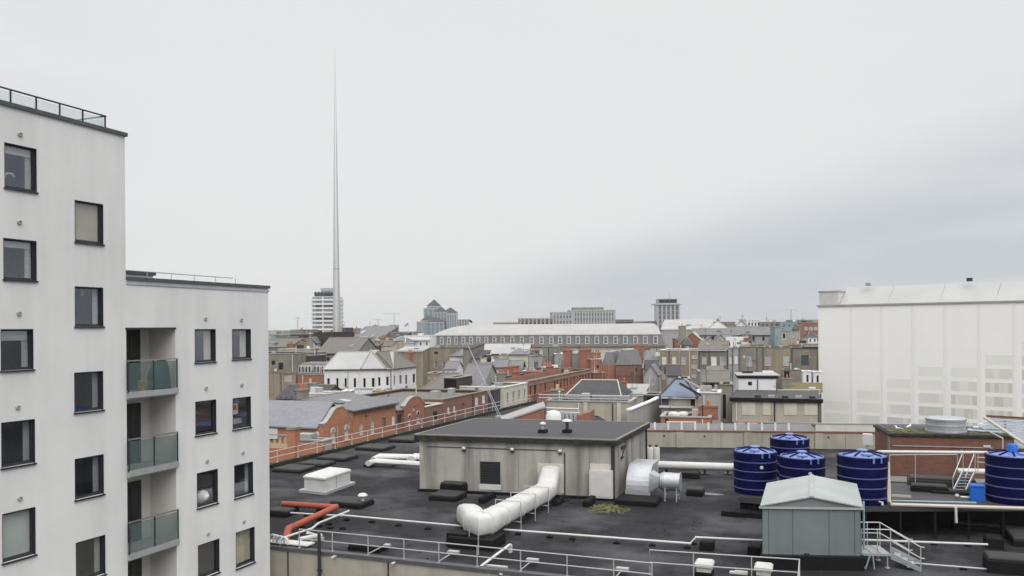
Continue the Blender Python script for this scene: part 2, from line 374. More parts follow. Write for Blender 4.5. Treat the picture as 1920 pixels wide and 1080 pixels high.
def netting(name, c, see, thru):
    """woven sheeting: reflects, lets some diffuse light through, and is partly open between its threads"""
    m = bpy.data.materials.new(name); m.use_nodes = True; nt = m.node_tree; N = nt.nodes.new; L = nt.links.new; nt.nodes.remove(nt.nodes['Principled BSDF'])
    tc = N('ShaderNodeTexCoord'); mp = N('ShaderNodeMapping'); mp.inputs['Scale'].default_value = (1, .35, 1); L(tc.outputs['UV'], mp.inputs[0])
    n = N('ShaderNodeTexNoise'); n.inputs['Scale'].default_value = .22; n.inputs['Detail'].default_value = 5; L(mp.outputs[0], n.inputs['Vector'])
    mx_ = N('ShaderNodeMix'); mx_.data_type = 'RGBA'; mx_.inputs[6].default_value = (*[x * .92 for x in c], 1); mx_.inputs[7].default_value = (*c, 1); L(n.outputs['Fac'], mx_.inputs[0])
    d = N('ShaderNodeBsdfDiffuse'); L(mx_.outputs[2], d.inputs[0]); t = N('ShaderNodeBsdfTranslucent'); L(mx_.outputs[2], t.inputs[0]); p = N('ShaderNodeBsdfTransparent')
    n2 = N('ShaderNodeTexNoise'); n2.inputs['Scale'].default_value = .9; n2.inputs['Detail'].default_value = 3; L(mp.outputs[0], n2.inputs['Vector'])
    bp = N('ShaderNodeBump'); bp.inputs['Strength'].default_value = .25; bp.inputs['Distance'].default_value = .1; L(n2.outputs['Fac'], bp.inputs['Height']); L(bp.outputs[0], d.inputs['Normal'])
    a = N('ShaderNodeMixShader'); a.inputs[0].default_value = thru; L(d.outputs[0], a.inputs[1]); L(t.outputs[0], a.inputs[2])
    b = N('ShaderNodeMixShader'); b.inputs[0].default_value = see; L(a.outputs[0], b.inputs[1]); L(p.outputs[0], b.inputs[2]); L(b.outputs[0], nt.nodes['Material Output'].inputs['Surface'])
    return m
M.sheet1 = netting('white_scaffold_sheeting', (.95, .95, .925), .0, .06)
M.sheets = [M.sheet1, netting('thin_scaffold_sheeting', (.95, .95, .91), .10, .07), netting('thinner_scaffold_netting', (.95, .95, .88), .19, .09), netting('thinnest_scaffold_netting', (.95, .95, .86), .29, .12)]
M.roofsheet = mat('grey_white_roof_sheeting', (.43, .43, .43), (.37, .37, .37), .12, .6, .05)
M.sheetseam = mat('sheeting_lap', (.84, .84, .82), (.78, .78, .76), .5, .6)
M.debris = mat('pale_debris', (.55, .55, .53), None, 2, .8)
M.puddle = mat('puddle_water', (.05, .05, .055), None, 1, .03, spec=.5)
# ================================================================== ground
mb = MB(); mb.poly([(-3000, -200, 0), (3000, -200, 0), (3000, 4000, 0), (-3000, 4000, 0)])
struct(mb, 'ground', M.ground)

# ------------------------------------------------------------------ window builder (part of a building, with sub-parts)
def window(fr, h, par, frame=None, pane=None, fw=.07, rec=.14, bars=None, sill=None, name='window', sillmat=None, blind=None):
    u0, u1, z0, z1 = h[:4]; frame = frame or M.white; pane = pane or M.pane_d
    mb = MB(); d0, d1 = -rec, -rec + .06
    fr.box(mb, u0, u0 + fw, d0, d1, z0, z1); fr.box(mb, u1 - fw, u1, d0, d1, z0, z1)
    fr.box(mb, u0 + fw, u1 - fw, d0, d1, z1 - fw, z1); fr.box(mb, u0 + fw, u1 - fw, d0, d1, z0, z0 + fw)
    if bars in ('sash', 'cross'):
        zm = (z0 + z1) / 2; fr.box(mb, u0 + fw, u1 - fw, d0 + .002, d1 + .004, zm - .04, zm + .04)
    if bars in ('mull', 'cross'):
        um = (u0 + u1) / 2
        if bars == 'mull': fr.box(mb, um - .035, um + .035, d0 + .002, d1 + .002, z0 + fw, z1 - fw)
        else:
            fr.box(mb, um - .025, um + .025, d0 + .002, d1 + .001, z0 + fw, zm - .04); fr.box(mb, um - .025, um + .025, d0 + .002, d1 + .001, zm + .04, z1 - fw)
    o = mb.build(name, frame, par)
    mb = MB(); fr.box(mb, u0 + fw, u1 - fw, d0 + .01, d0 + .03, z0 + fw, z1 - fw); mb.build('pane', pane, o)
    if sill:
        mb = MB(); fr.box(mb, u0 - .08, u1 + .08, d1 + .002, .07, z0 - .1, z0 - .003); mb.build('sill', sillmat or frame, o)
    if blind:
        mb = MB(); fr.box(mb, u0 + fw, u1 - fw, d0 + .032, d0 + .036, z1 - fw - (z1 - z0) * blind, z1 - fw); mb.build('blind', M.blind_w, o)
    return o

# ================================================================== white apartment block at the left
afr = Fr((-15.33 - 12 * .3810, 24.6 - 12 * .9245), (-10.65, 35.9))
uStep = afr.pix(235, 400)[0]; uEnd = afr.L
zTall = afr.pix(234, 256)[1]; zLow = afr.pix(502, 541)[1]
apt = thing('apartment_block', 'white rendered apartment block at the left with dark square windows and glass balconies', 'building', afr.pt(afr.L / 2, -6, 0))
bal_u0 = afr.pix(236, 700)[0]; bal_u1 = afr.pix(329, 700)[0]
bz = [afr.pix(236, y)[1] for y in (617, 738, 886, 1042)] + [0]
wins = []   # (hole, style)
def aw(x0, y0, x1, y1, st):
    u0, za = afr.pix(x0, y0); u1, zb = afr.pix(x1, y0); _, zc = afr.pix(x0, y1); _, zd = afr.pix(x1, y1)
    wins.append(((u0, u1, (zc + zd) / 2, (za + zb) / 2, .16), st))
for x0, y0, x1, y1, st in [(8, 273, 68, 356, 'blindtop'), (6, 449, 68, 525, 'blindtop'), (1, 617, 62, 694, 'blindhalf'), (2, 789, 65, 873, 'plain'), (4, 957, 66, 1048, 'frost'),
                           (140, 379, 193, 456, 'beige'), (140, 538, 193, 612, 'lamp'), (139, 697, 193, 771, 'plain'), (140, 856, 194, 932, 'plain'), (142, 1010, 197, 1085, 'plain'),
                           (365, 617, 404, 679, 'curtw'), (366, 751, 405, 814, 'brown'), (369, 883, 408, 948, 'bed'), (371, 1016, 411, 1080, 'brown'),
                           (435, 617, 470, 673, 'curtw'), (436, 745, 470, 803, 'clutter'), (439, 869, 474, 930, 'plain'), (442, 993, 477, 1060, 'beige')]:
    aw(x0, y0, x1, y1, st)
for k in range(6):                                                  # the next column, just outside the frame
    h = wins[k if k < 5 else 4][0]; dz = 0 if k < 5 else -2.78
    wins.append(((2.2, 3.9, h[2] + dz, h[3] + dz, .16), 'plain'))
rooms = []
wall = MB()
hs = [w[0] for w in wins]
holed_wall(wall, afr, 0, uStep, 0, zTall, [h for h in hs if h[1] < uStep])
holed_wall(wall, afr, uStep, uEnd, 0, zLow, [h for h in hs if h[0] > uStep] + [(bal_u0, bal_u1, bz[3] - 2.9, bz[0], .001)])
BK = 13.0
for a, b, z0, z1 in ((uEnd, 0, 0, zLow),):
    wall.quad(afr.pt(uEnd, 0, 0), afr.pt(uEnd, -BK, 0), afr.pt(uEnd, -BK, zLow), afr.pt(uEnd, 0, zLow))
wall.quad(afr.pt(0, 0, 0), afr.pt(0, -BK, 0), afr.pt(0, -BK, zTall), afr.pt(0, 0, zTall))
wall.quad(afr.pt(0, -BK, 0), afr.pt(uStep, -BK, 0), afr.pt(uStep, -BK, zTall), afr.pt(0, -BK, zTall))
wall.quad(afr.pt(uStep, -BK, 0), afr.pt(uEnd, -BK, 0), afr.pt(uEnd, -BK, zLow), afr.pt(uStep, -BK, zLow))
wall.quad(afr.pt(uStep, 0, zLow), afr.pt(uStep, -BK, zLow), afr.pt(uStep, -BK, zTall), afr.pt(uStep, 0, zTall))
wall.build('wall', M.apt, apt, recalc=False)
mb = MB(); mb.quad(afr.pt(0, -.3, zTall - .12), afr.pt(uStep - .25, -.3, zTall - .12), afr.pt(uStep - .25, -BK + .3, zTall - .12), afr.pt(0, -BK + .3, zTall - .12))
mb.quad(afr.pt(uStep + .05, -.3, zLow - .12), afr.pt(uEnd - .25, -.3, zLow - .12), afr.pt(uEnd - .25, -BK + .3, zLow - .12), afr.pt(uStep + .05, -BK + .3, zLow - .12)); mb.build('roof_surface', M.felt2, apt)
# copings
mb = MB(); afr.box(mb, -.05, uStep + .07, -.32, .07, zTall, zTall + .13); afr.box(mb, uStep - .28, uStep + .07, -BK, -.325, zTall, zTall + .13); mb.build('coping', M.coping, apt)
mb = MB(); afr.box(mb, uStep + .01, uEnd + .07, -.32, .07, zLow, zLow + .12); afr.box(mb, uEnd - .28, uEnd + .07, -BK, -.325, zLow, zLow + .12); mb.build('coping', M.coping, apt)
mb = MB(); afr.box(mb, uStep + .02, uEnd + .04, 0.003, .03, zLow - .16, zLow - .05); mb.build('coping_trim', M.galv, apt)
# low metal screen and thin rail on the lower roof
mb = MB(); ue = afr.pix(287, 512, -2)[0]
afr.box(mb, uStep + .01, ue, -3.2, -2, zLow + .003, zLow + .38); sc = mb.build('roof_box', M.rend_w, apt)
mb = MB(); afr.box(mb, uStep + .01, ue + .08, -3.28, -1.92, zLow + .383, zLow + .5); mb.build('roof_box_lid', M.coping, sc)
mb = MB(); mb.tube([afr.pt(uStep + .02, -.9, zLow + .42), afr.pt(uEnd - 1.2, -.9, zLow + .42)], .02)
for k in range(6): mb.tube([afr.pt(uStep + .6 + k * 1.2, -.9, zLow - .12), afr.pt(uStep + .6 + k * 1.2, -.9, zLow + .42)], .015)
mb.build('roof_rail', M.galv_rail, apt)
# roof-terrace balustrade on the taller part
ub = afr.pix(199, 235, -.5)[0]
pu = [afr.pix(x, 220, -.5)[0] for x in (197, 155, 112, 68, 20)]; pu += [pu[-1] - 1.25 * k for k in range(1, 7) if pu[-1] - 1.25 * k > .1]
for u in pu:
    mb = MB(); afr.box(mb, u - .022, u + .022, -.52, -.48, zTall - .12, zTall + .66); afr.box(mb, u - .05, u + .05, -.55, -.45, zTall + .131, zTall + .2); mb.build('balustrade_post', M.anth, apt)
for a, b in zip(pu[1:], pu[:-1]):
    mb = MB(); afr.box(mb, a + .05, b - .05, -.505, -.495, zTall + .14, zTall + .60); mb.build('balustrade_pane', M.clearg, apt)
mb = MB(); afr.box(mb, pu[-1] - .05, pu[0] + .04, -.53, -.47, zTall + .661, zTall + .70); afr.box(mb, pu[0] - .02, pu[0] + .04, -6, -.535, zTall + .661, zTall + .70); mb.build('balustrade_handrail', M.anth, apt)
for k in range(5):
    mb = MB(); mb.obox(afr.pt(pu[0] + .015, -.62 - 1.1 * k, zTall + .14), afr.n * -1.0, afr.u * .01, Z * .46); mb.build('balustrade_pane', M.clearg, apt)
# windows
for h, st in wins:
    u0, u1, z0, z1 = h[:4]; fw = .062
    mb = MB(); d0, d1 = -.16, -.08
    afr.box(mb, u0, u0 + fw, d0, d1, z0, z1); afr.box(mb, u1 - fw, u1, d0, d1, z0, z1); afr.box(mb, u0 + fw, u1 - fw, d0, d1, z1 - fw, z1); afr.box(mb, u0 + fw, u1 - fw, d0, d1, z0, z0 + fw * 1.2)
    afr.box(mb, u0 + .001, u0 + .012, -.079, .012, z0, z1); afr.box(mb, u1 - .012, u1 - .001, -.079, .012, z0, z1); afr.box(mb, u0 + .013, u1 - .013, -.079, .013, z1 - .02, z1 - .001)
    o = mb.build('window', M.anth, apt)
    mb = MB(); afr.box(mb, u0 + fw, u1 - fw, -.13, -.12, z0 + fw * 1.2, z1 - fw); mb.build('pane', M.glass, o)
    mb = MB(); afr.box(mb, u0 - .03, u1 + .03, -.078, .06, z0 - .05, z0 - .002); mb.build('sill', M.anth, o)
    # the room behind the glass
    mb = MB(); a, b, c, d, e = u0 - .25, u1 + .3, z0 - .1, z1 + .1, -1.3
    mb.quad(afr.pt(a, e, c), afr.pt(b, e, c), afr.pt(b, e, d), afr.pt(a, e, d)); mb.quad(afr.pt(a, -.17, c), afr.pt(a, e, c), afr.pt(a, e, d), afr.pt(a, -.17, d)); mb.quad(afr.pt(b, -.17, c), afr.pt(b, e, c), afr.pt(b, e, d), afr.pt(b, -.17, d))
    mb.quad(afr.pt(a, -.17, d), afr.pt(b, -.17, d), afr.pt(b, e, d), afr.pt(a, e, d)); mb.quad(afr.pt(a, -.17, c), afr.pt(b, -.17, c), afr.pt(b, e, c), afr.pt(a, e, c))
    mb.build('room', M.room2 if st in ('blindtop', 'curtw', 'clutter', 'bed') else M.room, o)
    w, hh = u1 - u0, z1 - z0
    def strip(name, m, ua, ub, za, zb, dd=-.2, t=.02):
        mb = MB(); afr.box(mb, u0 + w * ua, u0 + w * ub, dd - t, dd, z0 + hh * za, z0 + hh * zb); mb.build(name, m, o)
    if st in ('blindtop', 'blindhalf'): strip('blind', M.blind_w if st == 'blindtop' else M.curtain, .05, .95, .80 if st == 'blindtop' else .72, .98)
    if st in ('beige',): strip('blind', M.blind_b, .05, .96, .08, .97)
    if st in ('frost',): strip('blind', M.blind_g, .05, .96, .06, .97)
    if st in ('blindtop', 'plain', 'lamp', 'blindhalf'):
        mb = MB(); pts = [afr.pt(u0 + w * (.78 + .2 * t / 6), -.22 - .05 * (t % 2), 0) for t in range(7)]
        for p, q in zip(pts, pts[1:]): mb.quad(p + Z * (z0 + hh * .06), q + Z * (z0 + hh * .06), q + Z * (z0 + hh * .96), p + Z * (z0 + hh * .96))
        mb.build('curtain', M.curtain if st != 'plain' else M.room2, o)
    if st == 'curtw':
        strip('blind', M.pane_m, .06, .6, .06, .96); mb = MB(); pts = [afr.pt(u0 + w * (.6 + .36 * t / 8), -.22 - .06 * (t % 2), 0) for t in range(9)]
        for p, q in zip(pts, pts[1:]): mb.quad(p + Z * (z0 + hh * .06), q + Z * (z0 + hh * .06), q + Z * (z0 + hh * .96), p + Z * (z0 + hh * .96))
        mb.build('curtain', M.blind_w, o)
    if st == 'bed':
        strip('blind', M.dkbrown, .06, .95, .5, .96); mb = MB(); mb.ball(afr.pt(u0 + w * .5, -.55, z0 + hh * .24), .42, 12, (1.2, .8, .75)); mb.build('pillow', M.blind_w, o)
    if st == 'brown': strip('blind', M.dkbrown, .05, .95, .08, .97)
    if st == 'clutter':
        strip('blind', M.blind_w, .1, .6, .45, .8, -.3); strip('cardboard_sign', M.redroof, .15, .5, .6, .75, -.28); strip('shelf', M.curtain, .1, .9, .12, .3, -.4)
    if st == 'lamp':
        mb = MB(); mb.lathe(afr.pt(u0 + w * .7, -.6, z0 + hh * .78), [(.03, 0), (.06, .03), (.06, .2), (.03, .24)], 10); mb.build('lamp_shade', M.blind_w, o)
    if st == 'blindtop' and abs(z1 - hs[0][3]) < .1:
        mb = MB(); mb.tube([afr.pt(u0 + w * (.5 + .16 * math.cos(R(t))), -.5, z0 + hh * (.3 + .1 * math.sin(R(t)))) for t in range(20, 190, 20)], .035, 6); mb.build('desk_lamp', M.blind_w, o)
# vents above the windows
for x, y in ((37, 252), (36, 417), (35, 588), (33, 764), (37, 935), (385, 598), (452, 600), (386, 728), (453, 722), (388, 865), (455, 849), (390, 1001), (457, 978)):
    u, z = afr.pix(x, y); mb = MB(); mb.lathe(afr.pt(u, .002, z), [(.075, 0), (.075, .04), (.05, .055), (.045, .035)], 14, afr.n); mb.build('wall_vent', M.rend_g, apt)
# balcony recess
RD = 1.3
mb = MB()
for k in range(4):
    zt, zb = bz[k] - (.22 if k else 0), bz[k + 1] if k < 3 else bz[3] - 2.9
    mb.quad(afr.pt(bal_u0, -RD, zb), afr.pt(bal_u1, -RD, zb), afr.pt(bal_u1, -RD, zt), afr.pt(bal_u0, -RD, zt))
    for u in (bal_u0, bal_u1): mb.quad(afr.pt(u, 0, zb), afr.pt(u, -RD, zb), afr.pt(u, -RD, zt), afr.pt(u, 0, zt))
    if k == 0: mb.quad(afr.pt(bal_u0, 0, zt), afr.pt(bal_u1, 0, zt), afr.pt(bal_u1, -RD, zt), afr.pt(bal_u0, -RD, zt))
mb.build('recess_wall', M.apt_in, apt)
mb = MB(); afr.box(mb, bal_u0 - .01, bal_u1 + .01, .003, .04, bz[0] - .02, bz[0] + .05); mb.build('recess_lintel', M.anth, apt)
bals = []
for k in range(1, 4):
    z = bz[k]; b = MB(); afr.box(b, bal_u0 + .01, bal_u1 - .01, -RD + .01, .12, z - .2, z); o = b.build('balcony', M.rend_g, apt)
    mb = MB(); afr.box(mb, bal_u0 + .005, bal_u1 - .005, .121, .16, z - .16, z + .05); mb.build('edge_rail', M.galv, o)
    um = (bal_u0 + bal_u1) / 2; top = z + 1.12
    for a, c in ((bal_u0 + .04, um - .03), (um + .03, bal_u1 - .05)):
        mb = MB(); afr.box(mb, a, c, .10, .112, z + .08, top - .05); mb.build('glass_panel', M.balc, o)
    for u in (bal_u0 + .02, um, bal_u1 - .025):
        mb = MB(); afr.box(mb, u - .022, u + .022, .08, .119, z + .002, top); mb.build('post', M.anth, o)
    mb = MB(); afr.box(mb, bal_u0, bal_u1, .075, .125, top + .001, top + .05); mb.build('handrail', M.steel, o)
for k in range(4):
    z = bz[k + 1] if k < 3 else bz[3] - 2.85
    d0 = afr.pix(237, 700, -RD)[0]; d1 = afr.pix(261, 700, -RD)[0]; d0 = max(d0, bal_u0 + .03)
    mb = MB(); afr.box(mb, d0, d1, -RD + .002, -RD + .07, z + .002, z + 2.25); o = mb.build('balcony_door', M.anth, apt)
    mb = MB(); afr.box(mb, d0 + .09, d1 - .09, -RD + .071, -RD + .085, z + .15, z + 2.14); mb.build('pane', M.pane_d, o)
zb1 = bz[1]; c = afr.pt(*[afr.pix(268, 716, -.25)[0], -.25, zb1]); mb = MB()
mb.lathe(c, [(.15, 0), (.19, .36), (.2, .38), (.17, .36), (.14, .04)], 18); solo(mb, 'bucket', M.yellow, 'yellow bucket standing on the topmost glass balcony', 'bucket', c)
u0 = afr.pix(286, 700, -.45)[0]; u1 = afr.pix(326, 700, -.45)[0]; c = afr.pt((u0 + u1) / 2, -.5, zb1)
rings = []
for t in range(9):
    q = t / 8; u = u0 + (u1 - u0) * q; hgt = .35 + .78 * math.sin(math.pi * (.12 + .8 * q)) ** .6
    rings.append([afr.pt(u, -.5 + .28 * math.cos(s), zb1 + max(0, hgt * math.sin(s)) + .005) for s in [math.pi * j / 8 for j in range(9)]])
mb = MB(); mb.loft(rings, True, True); solo(mb, 'covered_barbecue', M.cover, 'barbecue under a dark green cover on the topmost balcony', 'barbecue', c)

# ================================================================== flat-roofed store building in the foreground
ZR = 15.0
A = G(510, 1030, ZR)
FLc = V((-24.1, 42.9, ZR)); LE = V((2.8, 107.7, ZR))
K1 = G(1215, 838, ZR); K2 = G(1665, 843, ZR)
front_dir = (G(870, 1069, ZR) - A).normalized()
FRt = A + front_dir * 80
foot = [FLc, A, FRt, V((70, 40, ZR)), V((66, 58, ZR)), K2, K1, V((8.5, 106.5, ZR)), LE]
store = thing('flat_roof_store', 'wide store building with a black felt roof crowded with plant, filling the foreground', 'building', V((10, 50, 0)))
mb = MB(); mb.poly(foot); mb.build('roof_deck', M.felt, store)
mb = MB()
for a, b in zip(foot, foot[1:] + foot[:1]): mb.quad(V((a.x, a.y, 0)), V((b.x, b.y, 0)), b, a)
mb.build('wall', M.concrete2, store)
# front kerb and coping
ffr = Fr((FLc.x, FLc.y), (A.x, A.y)); ffr2 = Fr((A.x, A.y), (FRt.x, FRt.y))
for fr_ in (ffr, ffr2):
    mb = MB(); fr_.box(mb, 0, fr_.L, -.30, .06, ZR + .003, ZR + .16); mb.build('coping', M.coping, store)
for k in range(9):                                                   # joints of the precast facing
    u = ffr2.pix(728, 1060)[0] + (k - 1) * 5.1
    mb = MB(); ffr2.box(mb, u - .03, u + .03, .002, .02, 0, ZR - .02); mb.build('joint_cover', M.dark, store)
u = ffr2.pix(602, 1050)[0]
mb = MB(); mb.tube([ffr2.pt(u, .14, 0), ffr2.pt(u, .14, ZR + 1.0)], .075, 10); ffr2.box(mb, u - .11, u + .11, .061, .15, ZR - .7, ZR - .62); ffr2.box(mb, u - .11, u + .11, .061, .15, ZR - 3, ZR - 2.92)
mb.build('downpipe', M.anth, store)
# left and right parapet kerbs
lfr = Fr((LE.x, LE.y), (FLc.x, FLc.y))
mb = MB(); lfr.box(mb, 0, lfr.L, -.35, .05, ZR + .003, ZR + .28); mb.build('parapet', M.fascia, store)
# far parapet: concrete panels with piers, red line and sloping slate strip with white posts
pfr = Fr((K1.x, K1.y), (K2.x, K2.y))
zp = pfr.pix(1230, 809)[1]
fp = thing('parapet_wall', 'low beige concrete parapet with white stub posts at the far edge of the felt roof', 'wall', pfr.pt(pfr.L / 2, 0, ZR))
npan = 6
for k in range(npan):
    a, b = -.6 + (pfr.L + .6) * k / npan, -.6 + (pfr.L + .6) * (k + 1) / npan
    mb = MB(); pfr.box(mb, a + .01, b - .01, -.25, .0, ZR + .01, zp); o = mb.build('concrete_panel', M.concrete2, fp)
    mb = MB(); mb.lathe(pfr.pt((a + b) / 2 + .3, .002, zp - .35), [(.07, 0), (.07, .03)], 10, pfr.n); mb.build('drain_hole', M.dark, o)
for px in (1275, 1402, 1535):
    u = pfr.pix(px, 820)[0]; mb = MB(); pfr.box(mb, u - .3, u + .3, .002, .12, ZR + .01, zp - .02); mb.build('pier', M.concrete2, fp)
mb = MB(); pfr.box(mb, -.6, pfr.L, -.3, .05, zp + .002, zp + .1); mb.build('red_capping', M.br_br, fp)
us = pfr.pix(1530, 800)[0]
mb = MB(); a, b = -.6, us
mb.loft([[pfr.pt(u, -.3, zp + .02), pfr.pt(u, -.34, zp + .1), pfr.pt(u, -1.7, zp + .5), pfr.pt(u, -1.8, zp + .02)] for u in (a, b)]); mb.build('slate_strip', M.slate, fp)
for k in range(11):
    u = pfr.pix(1228 + k * 25.1, 804, -.3)[0]; mb = MB(); pfr.box(mb, u - .075, u + .075, -.42, -.301, zp + .11, zp + .72); mb.build('stub_post', M.rend_w, fp)
ua = pfr.pix(1252, 798, -.3)[0]; ubb = pfr.pix(1303, 798, -.3)[0]
mb = MB(); pfr.box(mb, ua - .1, ubb + .1, -.41, -.32, zp + .722, zp + .8); mb.build('white_rail', M.rend_w, fp)
# white hoarding to its right
hfr = Fr(tuple(pfr.pt(us + .05, -.35, 0))[:2], tuple(pfr.pt(us + 9.5, -.35, 0))[:2])
zh = hfr.pix(1540, 795)[1]
hd = thing('hoarding', 'long white hoarding standing behind the right end of the beige parapet', 'hoarding', hfr.pt(4, 0, zp))
for k in range(4):
    mb = MB(); hfr.box(mb, k * 2.35 + .005, k * 2.35 + 2.34, -.1, 0, zp - .6, zh); mb.build('hoarding_panel', M.white_d, hd)
mb = MB(); hfr.box(mb, -.03, 9.45, -.13, .04, zh + .002, zh + .07); mb.build('capping', M.galv, hd)

# guard rails ------------------------------------------------------
def rail_thing(name, label, posts, hs, m, r=.024, rails=None, base=0, group=None, foot=None):
    t = thing(name, label, 'guard rail', posts[0], group)
    for p in posts:
        mb = MB(); mb.tube([p, p + Z * hs[0]], r, 8); mb.lathe(p, [(r * 2.6, 0), (r * 2.6, .02)], 10); mb.build('post', m, t)
    for h in hs:
        mb = MB(); mb.tube([p + Z * h for p in posts], r, 8); mb.build('rail', m, t)
    if foot:
        for p in posts[::2]:
            mb = MB(); mb.tube([p + Z * .06, p + foot * 1.3 + Z * .06], r, 6); mb.cbox(p + foot * 1.45, .5, .25, .12); mb.build('counterweight_arm', m, t)
    return t
fx = [546, 607.6, 674.5, 741.9, 807.6, 880, 962.3, 1050.8, 1139.8, 1213]
posts = []
for x in fx:
    y = 1030 + .117 * (x - 510) - .4; p = G(x, y, ZR + .16); u = (p - A).dot(front_dir); posts.append(A + front_dir * u + ffr2.n * -.12 + Z * .16)
rail_thing('guard_rail', 'long galvanised guard rail along the front edge of the black roof', posts, (.84, .42), M.galv_rail, foot=-ffr2.n)
q = [V(G(1218, 1031, ZR + 1.0)), V(G(1300, 1036.5, ZR + 1.0)), V(G(1409, 1043.5, ZR + 1.0)), V(G(1499, 1049, ZR + 1.0))]
q = [V((p.x, p.y, ZR)) for p in q]
g2 = rail_thing('guard_rail', 'short galvanised guard rail round the two small white vents near the front of the roof', [q[0], q[1], q[2], q[3], q[3] + WD * -2.2], (1.0, .5), M.galv_rail)
mb = MB(); mb.tube([q[0] + Z * 1.0, q[0] - Z * -.4], .024, 8); mb.tube([q[0] + Z * .45, posts[-1] + Z * .84], .024); mb.build('rail', M.galv_rail, g2)
lp = []
for k in range(30):
    u = lfr.L - 6 - k * 2.4
    if u < 1: break
    lp.append(lfr.pt(u, -.15, ZR + .28))
rail_thing('guard_rail', 'faded pink guard rail along the left edge of the black roof beside the brick terrace', lp, (.85, .42), M.pink_rail, .032)

# plant room -------------------------------------------------------
pl, pr = G(787, 920, ZR), G(1152, 937, ZR); qfr = Fr((pl.x, pl.y), (pr.x, pr.y)); PD = 8.6
back = V((9.05 - 5.9, 55.3 - 47.3, 0)).normalized() * PD
ztp = 18.42
pr_t = thing('plant_room', 'grey streaked concrete plant room with its own flat roof, amid the black felt roof', 'building', qfr.pt(qfr.L / 2, -4, ZR))
B1, B2, B3, B4 = pl, pr, pr + back, pl + back
def zz(p, z): return V((p.x, p.y, z))
hu0, hz1 = qfr.pix(899, 865); hu1, _ = qfr.pix(938, 865); _, hz0 = qfr.pix(918, 908)
mb = MB(); holed_wall(mb, qfr, 0, qfr.L, ZR + .003, ztp - .3, [(hu0, hu1, hz0, hz1, .12)])
for a, b in ((B2, B3), (B3, B4), (B4, B1)): mb.quad(zz(a, ZR + .003), zz(b, ZR + .003), zz(b, ztp - .3), zz(a, ztp - .3))
mb.build('wall', M.concrete, pr_t)
mb = MB(); qfr.box(mb, hu0, hu1, -.12, -.08, hz0, hz1); lo = mb.build('louvre_hatch', M.anth, pr_t)
for k in range(9):
    z = hz0 + .08 + (hz1 - hz0 - .16) * k / 8; mb = MB(); qfr.box(mb, hu0 + .06, hu1 - .06, -.079, -.045, z - .02, z + .02); mb.build('slat', M.anth, lo)
mb = MB(); qfr.box(mb, hu0 - .02, hu1 + .03, .003, .03, hz0 - .32, hz0 - .01); mb.build('white_flashing', M.white, pr_t)
ov = .22; e1 = (B1 - B2).normalized(); e2 = back.normalized()
c1, c2, c3, c4 = B1 + e1 * ov - e2 * ov, B2 - e1 * ov - e2 * ov, B3 - e1 * ov + e2 * ov, B4 + e1 * ov + e2 * ov
mb = MB(); mb.loft([[zz(p, z) for p in (c1, c2, c3, c4)] for z in (ztp - .3, ztp)]); mb.build('roof_fascia', M.fascia, pr_t)
mb = MB(); ii = .12
d1, d2, d3, d4 = c1 - e1 * ii + e2 * ii, c2 + e1 * ii + e2 * ii, c3 + e1 * ii - e2 * ii, c4 - e1 * ii - e2 * ii
mb.loft([[zz(p, z) for p in (d1, d2, d3, d4)] for z in (ztp + .002, ztp + .03)]); mb.build('roof_felt', M.felt2, pr_t)
for a, b, c, d in ((c1, c2, d2, d1), (c2, c3, d3, d2), (c3, c4, d4, d3), (c4, c1, d1, d4)):
    mb = MB(); mb.loft([[zz(p, z) for p in (a, b, c, d)] for z in (ztp + .003, ztp + .075)]); mb.build('roof_edge_trim', M.rend_gn, pr_t)
for x, y in ((870.7, 840), (961, 842), (1050.5, 845)):
    u, z = qfr.pix(x, y); mb = MB(); mb.ball(qfr.pt(u, .12, z), .13, 12, (1, .8, .8)); o = mb.build('bulkhead_light', M.white, pr_t)
    mb = MB(); qfr.box(mb, u - .1, u + .1, .003, .09, z - .2, z + .03); mb.build('light_bracket', M.anth, o)
ul = qfr.pix(800, 837)[0]; ur = qfr.pix(1050, 842)[0]; zc0 = qfr.pix(800, 837)[1]
mb = MB(); qfr.box(mb, ul, ur, .003, .035, zc0 - .02, zc0 + .02); u = qfr.pix(1059, 880)[0]; qfr.box(mb, u - .03, u + .03, .003, .06, ZR + .1, zc0 - .1); mb.build('conduit', M.anth, pr_t)
for x in (872, 900, 972, 1105):
    u = qfr.pix(x, 870)[0]
    mb = MB(); qfr.box(mb, u - .015, u + .015, .002, .012, ZR + .3, ztp - .32); mb.build('panel_joint', M.rend_br, pr_t)
u0, z1 = qfr.pix(1008, 868); u1, _ = qfr.pix(1058, 868)
mb = MB(); qfr.box(mb, u0, u1, .003, .012, ZR + .25, z1); mb.build('painted_patch', M.rend_c, pr_t)
u0, z1 = qfr.pix(1106.5, 880); u1, _ = qfr.pix(1150, 880)
mb = MB(); qfr.box(mb, u0, u1 - .05, .003, .012, z1 + .003, z1 + .35); mb.build('painted_patch', M.rend_c, pr_t)
mb = MB(); qfr.box(mb, u0, u1, .003, .35, ZR + .12, z1); o = mb.build('cabinet', M.white_d, pr_t)
mb = MB(); qfr.box(mb, u0 + .06, u1 - .06, .351, .37, ZR + .2, z1 - .08); mb.build('cabinet_door', M.white_d, o)
mb = MB(); qfr.box(mb, qfr.L - .16, qfr.L + .04, .003, .1, ZR + .01, ztp - .31); mb.build('corner_downpipe', M.anth, pr_t)
sfr = Fr((B2.x, B2.y), (B3.x, B3.y))
mb = MB(); sfr.box(mb, 1.6, 2.5, .003, .1, ztp - .75, ztp - .6); sfr.box(mb, 1.5, 1.9, .003, .12, ztp - 1.3, ztp - 1.2); mb.tube([sfr.pt(1.7, .06, ztp - 1.2), sfr.pt(2.3, .06, ztp - .76)], .03, 6); mb.build('wall_bracket', M.anth, pr_t)
